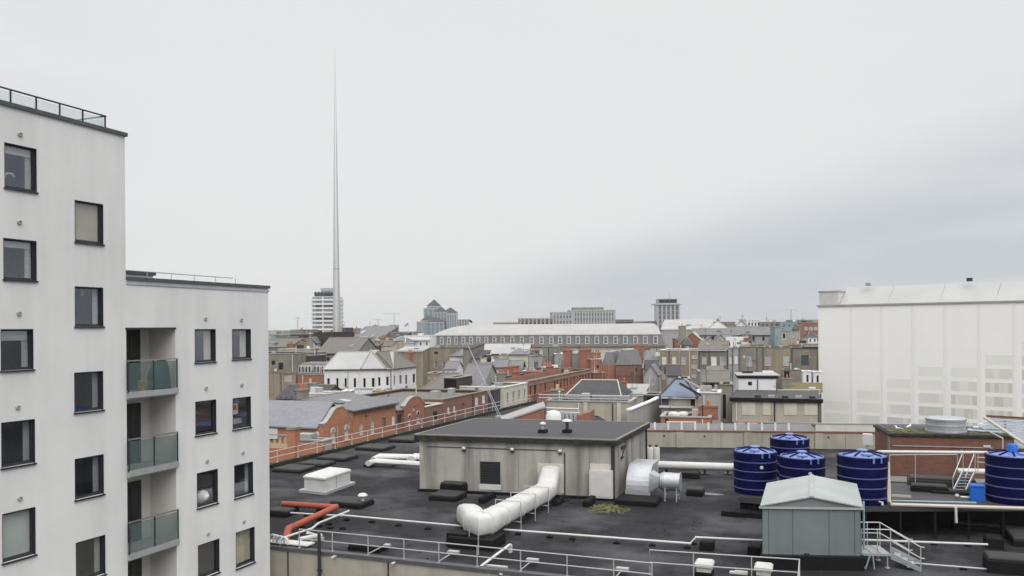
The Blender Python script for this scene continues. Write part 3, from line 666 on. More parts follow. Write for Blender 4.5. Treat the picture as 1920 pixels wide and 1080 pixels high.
mb = MB(); sfr.box(mb, PD - .25, PD - .1, .003, .1, ZR, ztp - .35); mb.build('corner_downpipe', M.anth, pr_t)
for k in range(5):
    mb = MB(); sfr.box(mb, 1.0 + k * 1.6, 1.03 + k * 1.6, .002, .012, ZR + .2, ztp - .32); mb.build('panel_joint', M.rend_br, pr_t)
mb = MB(); qfr.box(mb, -.05, qfr.L + .05, .003, .25, ZR + .004, ZR + .14); mb.build('felt_upstand', M.black, pr_t)
for x, y, h, cap, lab in ((1018, 811, .32, .2, 'small black roof vent with a low white cowl on the plant room roof'), (1063.5, 811, .5, .33, 'taller roof vent with a white mushroom cap on the plant room roof')):
    p = G(x, y, ztp + .03); t = thing('roof_vent', lab, 'vent', p)
    mb = MB(); mb.bbox(p, .5, .5, .2, .04); mb.build('base', M.black, t)
    mb = MB(); mb.lathe(p + Z * .2, [(.1, 0), (.1, h)], 14); mb.build('pipe', M.anth if h > .4 else M.galv, t)
    mb = MB(); mb.lathe(p + Z * (.2 + h), [(cap * .7, -.06), (cap, 0), (cap * .8, .09), (cap * .3, .13)], 18); mb.build('cowl', M.white, t)

# big white lagged duct -------------------------------------------
dt = thing('air_duct', 'fat white lagged air duct running from the plant room wall to a bulbous elbow', 'duct', G(905, 1010, ZR))
w0 = qfr.pt(qfr.pix(1034, 893)[0], .0, 0); w0.z = 16.45
s1 = G(1021, 922, ZR + .85); s0 = s1 + (w0 - s1) * .25; e1_ = G(925, 972, ZR + .9)
dirh = (e1_ - s1); dirh.z = 0; dirh.normalize()
path = [w0 + qfr.n * .02, w0 + qfr.n * .25 + V((0, 0, -.06)), s1 + V((0, 0, .06)) - dirh * .35, s1 + dirh * .35, e1_]
def dens_(pts, n_):
    out = []
    for a_, b_ in zip(pts, pts[1:]): out += [a_ + (b_ - a_) * (j_ / n_) for j_ in range(n_)]
    return out + [pts[-1]]
path = dens_(path, 4)
mb = MB(); mb.tube(path, [.42] * 3 + [.45] * 14, 20, rx=[.54] * 3 + [.57] * 14, sq=.62, jit=.018); mb.build('duct_run', M.white_d, dt)
pts = []; pr0 = e1_ - dirh * .1; left = Z.cross(dirh)
e2_ = G(884, 990, ZR + .95)
mb = MB(); mid = e1_ + dirh * .9
elb = dens_([e1_ - dirh * .02, G(914, 980, ZR + .92), G(903, 983, ZR + .93), G(892, 979, ZR + .93), G(885, 970, ZR + .93), G(880, 965, ZR + .82), G(877, 964, ZR + .55), G(876, 964, ZR + .2)], 2)
nrad = len(elb)
mb.tube(elb, [.47 + .05 * min(1, q_ / 4) for q_ in range(nrad)], 14, rx=[.57] * nrad, sq=.6, jit=.03); mb.build('duct_elbow', M.white_d, dt)
for k, (f_, rr) in enumerate(((.10, .57), (.36, .57), (.62, .57), (.9, .57))):
    p = s1 + (e1_ - s1) * f_
    mb = MB(); mb.tube([p - dirh * .03, p + dirh * .03], .475, 20, rx=rr + .03, sq=.62); mb.build('joint_band', M.white, dt)
for q_ in (3, 6): mb = MB(); mb.tube([elb[q_] - (elb[q_ + 1] - elb[q_]).normalized() * .03, elb[q_] + (elb[q_ + 1] - elb[q_]).normalized() * .03], .53, 14, rx=.6, sq=.6); mb.build('joint_band', M.white, dt)
side = dirh.cross(Z)
for f_ in (.18, .46, .74):
    p = s1 + (e1_ - s1) * f_; zt = p.z + .5; mb = MB()
    for sg in (-1, 1): mb.tube([zz(p + side * sg * .68, ZR), zz(p + side * sg * .68, zt)], .025, 6)
    mb.tube([zz(p + side * -.68, zt), zz(p + side * .68, zt)], .022, 6); mb.tube([zz(p + side * -.68, ZR + .38), zz(p + side * .68, ZR + .38)], .03, 6); mb.build('duct_support', M.galv_rail, dt)
p = G(884, 1025, ZR)
for x, o_ in ((880, 0), (897, 0)):
    a = G(x, 1026 if x == 880 else 1040, ZR); mb = MB(); mb.tube([a, a + Z * (1.25 if x == 880 else .95)], .025, 6); mb.build('duct_support', M.galv_rail, dt)
mb = MB(); cb = zz((e1_ + e2_) / 2 + dirh * .35, ZR)
mb.bbox(cb + WD * -.1 + UD * -.1, 2.2, 1.6, .5, .03); mb.build('black_curb', M.black, dt)
mb = MB(); mb.bbox(cb + UD * -.85 + WD * -.35, 1.0, .7, .62, .03); mb.build('black_curb', M.black, dt)
mb = MB(); mb.tube([G(845, 1002, ZR + .1) , G(1068, 935, ZR + .1)], .05, 6); mb.build('cable_tray', M.anth, dt)

# black felt-covered plinths and hatches --------------------------
def slab(x, y, a, b, h, label, name='roof_hatch', cat='roof hatch', m=None, lid=True, ux=None, uy=None, z=None, group='black felted plinths on the flat roof'):
    p = G(x, y, (ZR if z is None else z) + .003); t = thing(name, label, cat, p, group); m = m or M.black
    mb = MB(); mb.bbox(p, a, b, h, min(.06, h * .3), ux, uy); mb.build('upstand', m, t)
    if lid: mb = MB(); mb.bbox(p + Z * (h + .002), a * .96, b * .95, .1, .05, ux, uy); mb.build('lid', M.black_g, t)
    return t
slab(552, 882, 2.3, 2.0, .16, 'black felted hatch nearest the left edge, behind the white rooftop unit')
slab(594, 872, 2.2, 1.6, .16, 'small black felted hatch between two larger hatches near the pink rail')
slab(633, 861, 2.4, 2.0, .18, 'black felted hatch with upturned ends directly in front of the pink rail')
slab(704, 842, 2.6, 2.2, .18, 'black felted hatch left of the two white parallel ducts')
slab(762, 827, 2.4, 2.2, .2, 'farthest black felted hatch, at the left corner of the plant room')
hv = slab(660, 948, 2.0, 1.5, .26, 'black felted hatch below the white mushroom vent')
slab(527, 966, 1.3, .9, .26, 'low black block at the end of the white pipe beside the red pipe')
slab(690, 1030, 1.6, .8, .22, 'black felted block behind the front rail left of the big white duct')
slab(566, 1031, 1.3, .6, .12, 'flat black block in the front left corner behind the guard rail', lid=False)
slab(840, 935, 1.7, 1.6, .26, 'wide lower black step in front of the plant room wall', 'roof_step', 'step')
slab(851, 926, 1.5, .7, .62, 'taller black step against the plant room wall', 'roof_step', 'step')
slab(914, 938, .35, 1.9, .34, 'long narrow black beam on the roof below the dark louvre hatch', 'roof_beam', 'beam', lid=False)
slab(1050, 942, .4, 1.9, .26, 'long narrow black beam right of the white duct', 'roof_beam', 'beam', lid=False)
slab(1105, 946, .35, 1.5, .38, 'short black beam on the roof left of the white cabinet', 'roof_beam', 'beam', lid=False)
slab(1326, 1030, .62, .55, .42, 'black cube carrying the thin white pipe near the short guard rail', 'roof_block', 'block', lid=False)
slab(1416, 1038, .6, .7, .4, 'black block against the left foot of the grey shed', 'roof_block', 'block', lid=False)
slab(1863, 1026, .7, .7, .5, 'black cube at the right end of the thin white pipe', 'roof_block', 'block', lid=False)
slab(1912, 1013, 1.0, 2.6, .3, 'black felted slab at the right edge beside the black cube')
slab(1905, 1072, 2.2, 1.1, .55, 'big black box in the bottom right corner of the roof')
slab(1829, 994, 2.0, .7, .3, 'long black block under the white pipe post in front of the tank platform')
slab(1304, 928, .95, 1.0, .34, 'black block on the roof right of the drum fan')
slab(1290, 895, 1.5, .9, .34, 'black block under the fat white pipe behind the drum fan')
slab(1765, 910, 3.2, .9, .34, 'dark mossy slab in front of the brown brick plant room', m=M.black_g, z=16.5)
slab(1742, 921, 1.7, .55, .26, 'smaller dark slab lying before the steel ladder', m=M.black, z=16.5)
slab(1800, 926, 2.6, .5, .12, 'low dark kerb across the platform behind the steel ladder', m=M.black, z=16.5, lid=False)
slab(1690, 934, .9, .5, .14, 'small grey pad on the platform right of the cream pipe', m=M.rend_gn, z=16.5, lid=False)
mb = MB(); p = G(680, 939, ZR + .36); mb.lathe(p, [(.09, -.1), (.09, .24), (.26, .26), (.28, .3), (.2, .4), (.05, .44)], 18)
solo(mb, 'mushroom_vent', M.white, 'white mushroom vent standing on the black hatch right of the rooftop unit', 'vent', p)

# white rooftop unit ----------------------------------------------
n_, l_, r_ = V((-11.3, 49.4, ZR)), V((-12.75, 50.15, ZR)), V((-10.35, 52.2, ZR))
ea, eb = l_ - n_, r_ - n_
t = thing('rooftop_unit', 'white boxy rooftop unit on a flat curb left of the plant room', 'air unit', n_ + ea / 2 + eb / 2)
mb = MB(); mb.obox(n_ - ea * .14 - eb * .1, ea * 1.28, eb * 1.2, Z * .16); mb.build('curb', M.galv_rail, t)
mb = MB(); cc = n_ + ea / 2 + eb / 2
def rg(k, z): return [cc + (ea * x + eb * y) * k / 2 + Z * z for x, y in ((-1, -1), (1, -1), (1, 1), (-1, 1))]
mb.loft([rg(1, .162), rg(1, .85)]); body = mb.build('casing', M.white_d, t)
mb = MB(); mb.loft([rg(1.05, .852), rg(1.05, .95), rg(.92, 1.05)]); mb.build('lid', M.white, t)
mb = MB(); mb.obox(n_ + eb * .42 - ea * .004 + Z * .17, eb * .02, ea * -.01, Z * .67); mb.build('panel_joint', M.rend_g, body)

# twin white ducts at the left of the plant room -------------------
def gpath(pts): return [G(x, y, z) for x, y, z in pts]
t = thing('twin_ducts', 'pair of white lagged ducts leaving the left wall of the plant room', 'duct', G(740, 870, ZR))
mb = MB(); mb.tube(gpath([(690, 869, 15.32), (705, 865, 15.34), (762, 868.5, 15.4), (792, 871, 15.4)]), .2, 12, rx=.26); mb.build('duct', M.white_d, t)
mb = MB(); mb.tube(gpath([(700, 862, 15.35), (711, 856, 15.45), (770, 857, 15.55), (800, 859, 15.6)]), .2, 12, rx=.26); mb.build('duct', M.white_d, t)
mb = MB(); mb.tube(gpath([(771, 862, 15.5), (779, 857, 15.55), (800, 857, 15.6)]), .26, 12, rx=.34); mb.build('duct_collar', M.white_d, t)
mb = MB(); mb.cbox(G(742, 873, ZR), .08, .9, .2); mb.cbox(G(692, 875, ZR), .8, .3, .12); mb.build('duct_support', M.black, t)

# red lagged pipe -------------------------------------------------
t = thing('red_pipe', 'thick red lagged pipe bent in a zigzag on the roof beside the apartment block', 'pipe', G(630, 960, ZR))
ra, rb, rc, rd = G(530, 944.5, ZR + .34), G(629, 951, ZR + .38), G(541, 991.5, ZR + .42), G(535, 1010, ZR + .3)
mb = MB(); mb.tube([ra, rb], .155, 14); mb.build('pipe_length', M.red_pipe, t)
mb = MB(); mb.tube([rb + (rb - rc).normalized() * .1, rc], .165, 14); mb.build('pipe_length', M.red_pipe, t)
mb = MB(); mb.tube([rc + (rb - rc).normalized() * .3, rc, rc + (rd - rc) * .45 , rd - Z * .2], .172, 14); mb.build('pipe_elbow', M.red_pipe, t)
mb = MB(); mb.ball(rb, .175, 12); mb.build('pipe_elbow', M.red_pipe, t)
mb = MB(); q_ = rc + (rb - rc).normalized() * .34; mb.tube([q_, q_ + (rb - rc).normalized() * .05], .185, 14); mb.build('band', M.red_pipe, t)
for a, b, f_ in ((ra, rb, .25), (ra, rb, .7), (rb, rc, .35), (rb, rc, .75)):
    p = a + (b - a) * f_; mb = MB(); mb.cbox(zz(p, ZR), .3, .2, p.z - ZR - .15); mb.build('support', M.black, t)
def pipe_run(name, label, pts, r, m, sup=(), cat='pipe', n=8, elbows=True):
    ps = gpath(pts); t = thing(name, label, cat, zz(ps[0], ZR)); mb = MB(); mb.tube(ps, r, n); mb.build('pipe_length', m, t)
    if elbows:
        for p in ps[1:-1]: mb = MB(); mb.ball(p, r * 1.22, 8); mb.build('elbow', m, t)
    for x, y in sup:
        p = G(x, y, ZR); mb = MB(); mb.bbox(p, .26, .2, .1, .02); mb.tube([p + Z * .1, p + Z * .16], .02, 6); mb.build('support_foot', M.black, t)
    return t
pipe_run('white_pipe', 'white pipe bracketed along the front of the red lagged pipe', [(654, 958, 15.3), (597, 981, 15.3), (585, 991, 15.3), (550, 1002, 15.34), (522, 1012, 15.3)], .055, M.white, [(640, 967), (598, 988)])
pipe_run('white_pipe', 'thin white pipe running from the small black block under the red pipe', [(545, 961.5, 15.25), (598, 965, 15.25), (640, 967, 15.25)], .045, M.white, [(575, 968)])
pipe_run('white_pipe', 'thin straight white pipe running across the roof from the red pipe to the big duct', [(641, 966, 15.25), (868, 986.5, 15.25)], .05, M.white, [(650, 976), (697, 980), (747, 986.5), (802, 992.5), (617, 984), (620, 991), (643, 992)])
pipe_run('white_pipe', 'thin white pipe with a kink running from the big duct to the grey shed', [(945, 993, 15.25), (1294, 1019, 15.25), (1305, 1007.5, 15.4), (1432, 1013.5, 15.4)], .05, M.white, [(971, 1003), (1031, 1008.5), (1073, 1012), (1156, 1019.5), (1223, 1024), (1289, 1028), (1301, 1021)])
pipe_run('white_pipe', 'thin white pipe running right from the stair platform to a black cube', [(1612, 1012, 15.25), (1852, 1021, 15.25)], .05, M.white, [(1751, 1021.5), (1815, 1024.5), (1690, 1019)])
pipe_run('grey_pipe', 'thin grey pipe low on the roof right of the stair foot', [(1700, 1055, 15.12), (1852, 1067, 15.12)], .035, M.galv_rail, [(1806, 1068)])
# knot of small pipes by the apartment block
t = thing('valve_cluster', 'tangle of small white pipe bends at the front end of the red pipe', 'pipes', G(530, 1020, ZR))
mb = MB(); p = G(545, 1018, ZR + .22); mb.cbox(p, 2.2, .6, .05); mb.build('tray', M.white, t)
for k in range(4):
    c = G(512 + k * 7, 1016 + k * 1.5, ZR + .35); mb = MB(); mb.tube([c + UD * .2 * math.cos(R(a)) + Z * (.32 * math.sin(R(a))) for a in range(0, 181, 20)], .055, 8); mb.build('pipe_bend', M.white if k % 2 else M.galv, t)
mb = MB(); mb.tube(gpath([(575, 1000, 15.45), (600, 1004, 15.35), (560, 1012, 15.3)]), .12, 8); mb.build('pipe_bend', M.white, t)
mb = MB(); mb.cbox(G(540, 1026, ZR), 2.0, .5, .2); mb.build('support', M.black, t)

# galvanised hood and drum fan at the right wall of the plant room --
t = thing('extract_fan', 'galvanised curved hood with a cone and drum fan beside the plant room', 'fan unit', G(1230, 935, ZR))
pb = G(1197, 943, ZR + .003)
mb = MB(); mb.bbox(pb + UD * .0, 2.3, 1.7, .3, .05); mb.build('plinth', M.black, t)
hc = G(1198, 925, ZR + .3)                     # base centre of the hood
mb = MB(); rings = []
for k in range(9):
    a = R(90 * k / 8); cyl = hc + WD * 1.0 + Z * .25
    for_ = []
    ro, ri = 1.35, .35
    o1 = cyl - WD * (ro * math.cos(a)) + Z * (ro * math.sin(a)); i1 = cyl - WD * (ri * math.cos(a)) + Z * (ri * math.sin(a))
    rings.append([o1 - UD * .68, o1 + UD * .68, i1 + UD * .68, i1 - UD * .68])
mb.loft(rings, True, False)
o_ = mb.build('hood', M.galv, t)
mb = MB(); mb.obox(hc - UD * .72 - WD * .42, UD * 1.44, WD * 1.1, Z * .24); mb.build('hood_flange', M.galv, t)
mb = MB(); top = hc + WD * 1.0 + Z * 1.08; mb.obox(top - UD * .66 - Z * .47, UD * 1.32, WD * 1.6, Z * .96); mb.build('duct_stub', M.galv, t)
ax = UD; c0 = hc + UD * .7 + WD * .15 + Z * .75
mb = MB()
sq = [(-.62, -.52), (.62, -.52), (.62, .55), (-.62, .55)]
def rr(t_, off):
    out = []
    for j in range(16):
        a = 2 * math.pi * j / 16; cx, cz = math.cos(a), math.sin(a); k = 1 / max(abs(cx), abs(cz)); x0, z0 = cx * k * .6, cz * k * .54
        x1, z1 = cx * .36, cz * .36; out.append(c0 + UD * off + WD * (x0 + (x1 - x0) * t_) + Z * (z0 + (z1 - z0) * t_))
    return out
mb.loft([rr(0, 0), rr(1, .55)], True, True); mb.build('cone', M.galv, t)
mb = MB(); mb.lathe(c0 + UD * .56, [(.36, 0), (.5, .01), (.5, .06), (.47, .07), (.47, .12)], 24, UD); mb.build('collar', M.galv, t)
mb = MB(); mb.lathe(c0 + UD * .70, [(.56, 0), (.56, .04), (.52, .05), (.52, .92), (.56, .93), (.56, .97), (.5, .98)], 28, UD); mb.build('drum', M.galv, t)
for off in (.85, 1.5):
    mb = MB()
    for sg in (-1, 1): mb.tube([zz(c0 + UD * off + WD * sg * .45, ZR), c0 + UD * off + WD * sg * .42 - Z * .25], .035, 6)
    mb.tube([zz(c0 + UD * off - WD * .45, ZR + .3), zz(c0 + UD * off + WD * .45, ZR + .3)], .03, 6); mb.build('leg_frame', M.galv_rail, t)

# fat white pipe and white cylinders behind the plant room ---------
t = thing('fat_white_pipe', 'fat horizontal white pipe running from the plant room to the blue tanks', 'pipe', G(1300, 885, ZR))
mb = MB(); mb.tube(gpath([(1218, 871, 15.75), (1382, 876, 15.75)]), .25, 16); mb.build('pipe_length', M.white_d, t)
for x in (1244, 1276, 1324): mb = MB(); mb.tube(gpath([(x, 871 + (x - 1218) * .03, 15.75), (x + 1.5, 871 + (x - 1218) * .03, 15.75)]), .275, 16); mb.build('band', M.white, t)
for x in (1250, 1322, 1365): p = G(x, 889, ZR); mb = MB(); mb.cbox(p, .12, .5, .5); mb.cbox(p, .5, .6, .08); mb.build('support', M.anth, t)
for x, lab in ((1219, 'white upright cylinder against the back corner of the plant room'), (1231, 'white upright cylinder right of its twin behind the plant room')):
    p = G(x, 884, ZR); p = G(x, 874, ZR); t = thing('cylinder_tank', lab, 'tank', p, 'white cylinders behind the plant room')
    mb = MB(); mb.lathe(p, [(.22, 0), (.24, .05), (.24, 1.25), (.2, 1.36)], 18); mb.build('body', M.white_d, t)
    mb = MB(); mb.lathe(p + Z * 1.362, [(.06, 0), (.12, .05), (.12, .14), (.05, .17)], 12); mb.build('cap', M.anth, t)

# blue water tanks -------------------------------------------------
def platform(name, label, quadpts, ztop, fas=.22, leg=True, skb=.2):
    """raised platform given by its corner points on the roof"""
    c = sum(quadpts, V((0, 0, 0))) / len(quadpts); t = thing(name, label, 'platform', zz(c, ZR))
    mb = MB(); mb.loft([[zz(p, ztop - fas) for p in quadpts], [zz(p, ztop) for p in quadpts]]); mb.build('deck', M.felt2, t)
    mb = MB(); ins = [p + (c - p) * .06 for p in quadpts]; ins = [ins[0] + V((0, skb, 0)), ins[1] + V((0, skb, 0))] + ins[2:]; mb.loft([[zz(p, ZR + .004) for p in ins], [zz(p, ztop - fas - .02) for p in ins]]); mb.build('underdeck_shade', M.black, t)  # black block added to stand for the deep shade under the deck
    for a, b in zip(quadpts, quadpts[1:] + quadpts[:1]):
        n = max(1, int((b - a).length / 1.6))
        for k in range(n):
            p = a + (b - a) * ((k + .5) / n); p = p + (c - p).normalized() * .12; mb = MB(); mb.cbox(zz(p, ZR + .004), .1, .1, ztop - fas - ZR - .006); mb.build('leg', M.black, t)  # legs coloured black to sink into that painted shade
    return t
def tank(px, D, zb, label, pat=True, yaw=0, badge=True):
    a, _ = ray(px, 900); p = V((a * D, D, zb)); r, h = 1.13, 2.2
    t = thing('water_tank', label, 'water tank', p, 'navy blue plastic water tanks on the roof')
    bands = [.30, .78, 1.24, 1.72]
    prof = [(r * .97, 0), (r * .985, .1)]
    z = .1
    for b_ in bands: prof += [(r, b_ - .06), (r, b_ + .06)]
    prof += [(r, h - .12), (r * 1.02, h - .1), (r * 1.02, h), (r * .96, h + .02)]
    mb = MB(); mb.lathe(p, prof, 48); mb.build('body', M.navy, t)
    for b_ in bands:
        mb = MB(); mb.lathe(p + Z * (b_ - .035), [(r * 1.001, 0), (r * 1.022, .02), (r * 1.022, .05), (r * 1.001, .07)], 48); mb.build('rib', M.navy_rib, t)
    mb = MB(); mb.lathe(p + Z * (h + .021), [(r * .95, 0), (r * .93, .05), (r * .55, .12), (.22, .19), (.2, .2)], 48); lid = mb.build('lid', M.navy_l, t)
    mb = MB()
    for k in range(10):
        q = 2 * math.pi * k / 10 + yaw; d = V((math.cos(q), math.sin(q), 0)); s_ = V((-d.y, d.x, 0))
        mb.loft([[p + d * x + s_ * y + Z * (h + .021 + zz_) for y, zz_ in ((-.05, z0), (.05, z0), (.03, z0 + .06), (-.03, z0 + .06))] for x, z0 in ((r * .92, .035), (.6, .115), (.24, .18))])
    mb.build('lid_ribs', M.navy, lid)
    mb = MB(); mb.lathe(p + Z * (h + .21), [(.26, 0), (.26, .06), (.2, .09)], 20); mb.build('cap', M.navy_l, lid)
    q = yaw + 4.4; d = V((math.cos(q), math.sin(q), 0)); mb = MB(); mb.lathe(p + d * r * .62 + Z * (h + .09), [(.27, 0), (.27, .09), (.22, .12)], 20); mb.build('inspection_cover', M.navy_l, lid)
    for dq in (-.15, .2):
        d = V((math.cos(4.9 + dq), math.sin(4.9 + dq), 0)); s_ = V((-d.y, d.x, 0)); mb = MB(); mb.obox(p + d * r * 1.0 - s_ * .04 + Z * (h - .22), d * .05, s_ * .08, Z * .26); mb.build('lid_clip', M.navy_l, t)
    if badge:
        d = V((math.cos(4.72), math.sin(4.72), 0)); mb = MB(); mb.lathe(p + d * (r * .995) + Z * 1.5, [(.09, 0), (.09, .04), (.06, .05)], 12, d); mb.build('badge', M.white, t)
    d = V((math.cos(5.0), math.sin(5.0), 0)); mb = MB(); mb.tube([p + d * r * .95 + Z * .2, p + d * (r + .2) + Z * .2, p + d * (r + .2) + Z * .08], .05, 8); mb.build('outlet', M.white, t)
    return p
PT = 15.95
ta = tank(1416, 44.5, PT, 'blue water tank farthest left, right of the fat white pipe')
tb = tank(1504, 42.6, PT, 'blue water tank half hidden behind the grey shed roof')
tc_ = tank(1481, 49.5, PT, 'blue water tank at the back, showing above the two in front of it')
P2 = 16.5
td = tank(1617, 39.4, P2, 'blue water tank immediately right of the grey shed, with the cream pipe beside it', yaw=.2, badge=False)
te = tank(1898, 39.2, P2, 'blue water tank cut by the right edge of the frame', yaw=.5, badge=False)
platform('tank_platform', 'low black platform under the three left blue tanks', [ta + V((-1.25, -1.2, 0)), tb + V((1.25, -1.3, 0)), tb + V((1.6, 7.9, 0)), tc_ + V((-1.25, .9, 0))], PT - .003, .3)
platform('tank_platform', 'long raised black platform under the right hand blue tanks', [td + V((-1.3, -1.3, 0)), te + V((3.0, -1.3, 0)), te + V((3.0, 4.6, 0)), td + V((-1.4, 4.6, 0))], P2 - .003, .2, skb=2.3)
mb = MB(); p = ta + V((-1.3, -1.6, 0)); mb.cbox(zz(p, ZR + .003) + V((1.2, -.2, 0)), 4.2, 1.0, .26); solo(mb, 'roof_plinth', M.black, 'long black plinth at the foot of the low tank platform', 'plinth', zz(p, ZR))

# pipes around the right hand tanks
pp = lambda x, y, D: P(x, y, D)
def dpipe(name, label, pts, r, m, cat='pipe'):
    ps = [P(*a) for a in pts]; t = thing(name, label, cat, ps[0]); mb = MB(); mb.tube(ps, r, 8); mb.build('pipe_length', m, t)
    for p in ps[1:-1]: mb = MB(); mb.ball(p, r * 1.25, 8); mb.build('elbow', m, t)
    return t
dpipe('cream_pipe', 'cream pipe dropping down the right of a blue tank then running right along the platform', [(1655, 867, 39.6), (1664, 869, 39.0), (1667, 940, 38.6), (1673, 946, 38.2), (1940, 954, 37.4)], .085, M.cream_pipe)
c = dpipe('white_pipe', 'white post pipe dropping from the cream pipe to the long black block', [(1792, 951, 37.7), (1793, 980, 37.7)], .06, M.white)
dpipe('white_pipe', 'long white pipe at rail height crossing in front of the brown brick plant room', [(1638, 857, 40.2), (1640, 849, 40.2), (1650, 847, 40.2), (1895, 849, 40.0)], .075, M.white)
dpipe('light_blue_pipe', 'light blue pipe lying on the platform between the two right hand tanks', [(1672, 939, 39.1), (1830, 943, 38.8)], .05, M.ltblue)
t = thing('pump_box', 'bright blue pump box on the platform left of the cut off blue tank', 'pump', P(1832, 944, 39.5)); b0 = P(1832, 944.5, 39.5); b0.z = P2
mb = MB(); mb.bbox(b0, .6, .5, .66, .05); mb.build('casing', M.blue, t); mb = MB(); mb.bbox(b0 + Z * .662, .64, .54, .09, .03); mb.build('lid', M.blue, t)
mb = MB(); mb.tube([b0 + UD * -.3 + Z * .1, b0 + UD * -.7 + Z * .1], .04, 6); mb.ball(b0 + UD * -.85 + Z * .14, .12, 8); mb.build('valve', M.galv, t)
pz = te + Z * 2.55 + V((.0, 0, 0)); pz = P(1898, 856, 39.0)
t = thing('pump_box', 'small bright blue cylinder standing above the lid of the cut off tank', 'pump', pz)
mb = MB(); mb.lathe(pz, [(.2, -.28), (.24, -.24), (.24, .52), (.18, .6)], 16); mb.build('casing', M.blue, t); mb = MB(); mb.tube([pz + V((-.25, 0, .1)), pz + V((-.5, 0, .12)), pz + V((-.5, 0, -.1))], .05, 6); mb.build('pipe_bend', M.cream_pipe, t)
mb = MB(); mb.lathe(pz, [(.05, -.62), (.05, -.28)], 8); mb.build('stem', M.blue, t)

# grey shed --------------------------------------------------------
sl = P(1429, 948, 33.7); srt = P(1612, 949.5, 33.35); sfr2 = Fr((sl.x, sl.y), (srt.x, srt.y)); ze = sl.z
bl = P(1440.5, 906, 38.3); sd = V((bl.x - sl.x, bl.y - sl.y, 0)); SDp = sd.length; sdn = sd.normalized()
zap = ze + .36; zbs = P(1429, 1041, 33.7).z
t = thing('steel_shed', 'grey steel shed with a low gabled roof and black base on the store roof', 'shed', sfr2.pt(sfr2.L / 2, -2, ZR))
fl_, fr_ = zz(sfr2.o, 0), zz(sfr2.pt(sfr2.L, 0, 0), 0); bl_, br_ = fl_ + sd, fr_ + sd
mb = MB(); e = .12; mb.loft([[zz(p, z) for p in (fl_ + V((-e, -e, 0)), fr_ + V((e, -e, 0)), br_ + V((e, e, 0)), bl_ + V((-e, e, 0)))] for z in (ZR + .004, zbs)]); mb.build('base', M.black, t)
mb = MB(); L_ = sfr2.L
for a, b in ((fl_, fr_), (bl_, br_), (fl_, bl_), (fr_, br_)): mb.quad(zz(a, zbs + .002), zz(b, zbs + .002), zz(b, ze), zz(a, ze))
for q_, ofs in ((fl_, 0), (bl_, 0)):
    r_ = q_ + (fr_ - fl_); m_ = (q_ + r_) / 2; mb.poly([zz(q_, ze), zz(r_, ze), zz(m_, zap)])
mb.build('wall_core', M.shed, t)
uS = [0, sfr2.pix(1441, 1000)[0], sfr2.pix(1486, 1000)[0], sfr2.pix(1554, 1000)[0], sfr2.pix(1602, 1000)[0], L_]
for a, b in zip(uS, uS[1:]):
    mb = MB(); sfr2.box(mb, a + .012, b - .012, .002, .03, zbs + .01, ze - .03); mb.build('wall_panel', M.shed, t)
efr = Fr((fr_.x, fr_.y), (br_.x, br_.y))
for k in range(5): mb = MB(); efr.box(mb, k * SDp / 5 + .012, (k + 1) * SDp / 5 - .012, .002, .03, zbs + .01, ze - .03); mb.build('wall_panel', M.shed, t)
mb = MB(); sfr2.box(mb, -.03, L_ + .03, .031, .05, zbs - .1, zbs + .06); mb.build('skirting', M.anth, t)
mu = L_ / 2; ov = .1
for sgn, (ua, ub_) in ((0, (-ov, mu)), (1, (L_ + ov, mu))):
    zl = ze - .02; mb = MB()
    a0, b0_ = sfr2.pt(ua, ov, zl), sfr2.pt(ub_, ov, zap + .01); a1, b1_ = a0 + sdn * (SDp + 2 * ov), b0_ + sdn * (SDp + 2 * ov)
    mb.loft([[a0, b0_, b1_, a1], [x + Z * .05 for x in (a0, b0_, b1_, a1)]]); mb.build('roof_slope', M.shed_r, t)
mb = MB(); a0 = sfr2.pt(mu, ov + .02, zap + .062); mb.tube([a0, a0 + sdn * (SDp + 2 * ov)], .03, 6, rx=.1); mb.build('ridge_cap', M.shed_r, t)
mb = MB(); sfr2.box(mb, -.14, L_ + .14, .032, .12, ze - .1, ze - .025); mb.build('eaves_trim', M.shed_r, t)
mb = MB(); sfr2.box(mb, 1.65, 1.85, .031, .08, zbs + .07, zbs + .12); mb.build('vent_cap', M.anth, t)

# metal stair platform beside the shed ------------------------------
t = thing('access_stair', 'small galvanised stair and landing with handrails at the right side of the grey shed', 'stair', zz(fr_, ZR) + V((1, 0, 0)))
zl = zbs + .05; o0 = zz(fr_, zl) + sfr2.u * .16 - sfr2.n * .3
LW, LD = 1.15, 1.3
mb = MB(); mb.obox(o0, sfr2.u * LW, -sfr2.n * LD, Z * -.08); mb.build('landing', M.galv, t)
for k in range(3):
    mb = MB(); mb.obox(o0 + sfr2.u * (.02 + k * .38) + Z * .003 , sfr2.u * .34, -sfr2.n * LD, Z * .02); mb.build('deck_plate', M.galv_rail, t)
so = o0 + sfr2.u * LW; ns = 4; sd_ = (sfr2.u * .93 + sfr2.n * .35).normalized(); sp = Z.cross(sd_)
drop = zl - ZR
for k in range(ns - 1):
    p = so + sd_ * (.04 + .24 * (k + .3)) - Z * (drop * (k + 1) / ns); mb = MB(); mb.obox(p, sd_ * .26, sp * 1.0, Z * -.03); mb.build('step', M.galv, t)
for off in (0, 1.03):
    a = so + sp * off; mb = MB(); b = a + sd_ * 1.08 - Z * drop
    mb.loft([[a + Z * .06, a + Z * -.2, a + sp * .03 + Z * -.2, a + sp * .03 + Z * .06], [b + Z * .18, b + Z * 0.0, b + sp * .03, b + sp * .03 + Z * .18]]); mb.build('stringer', M.galv, t)
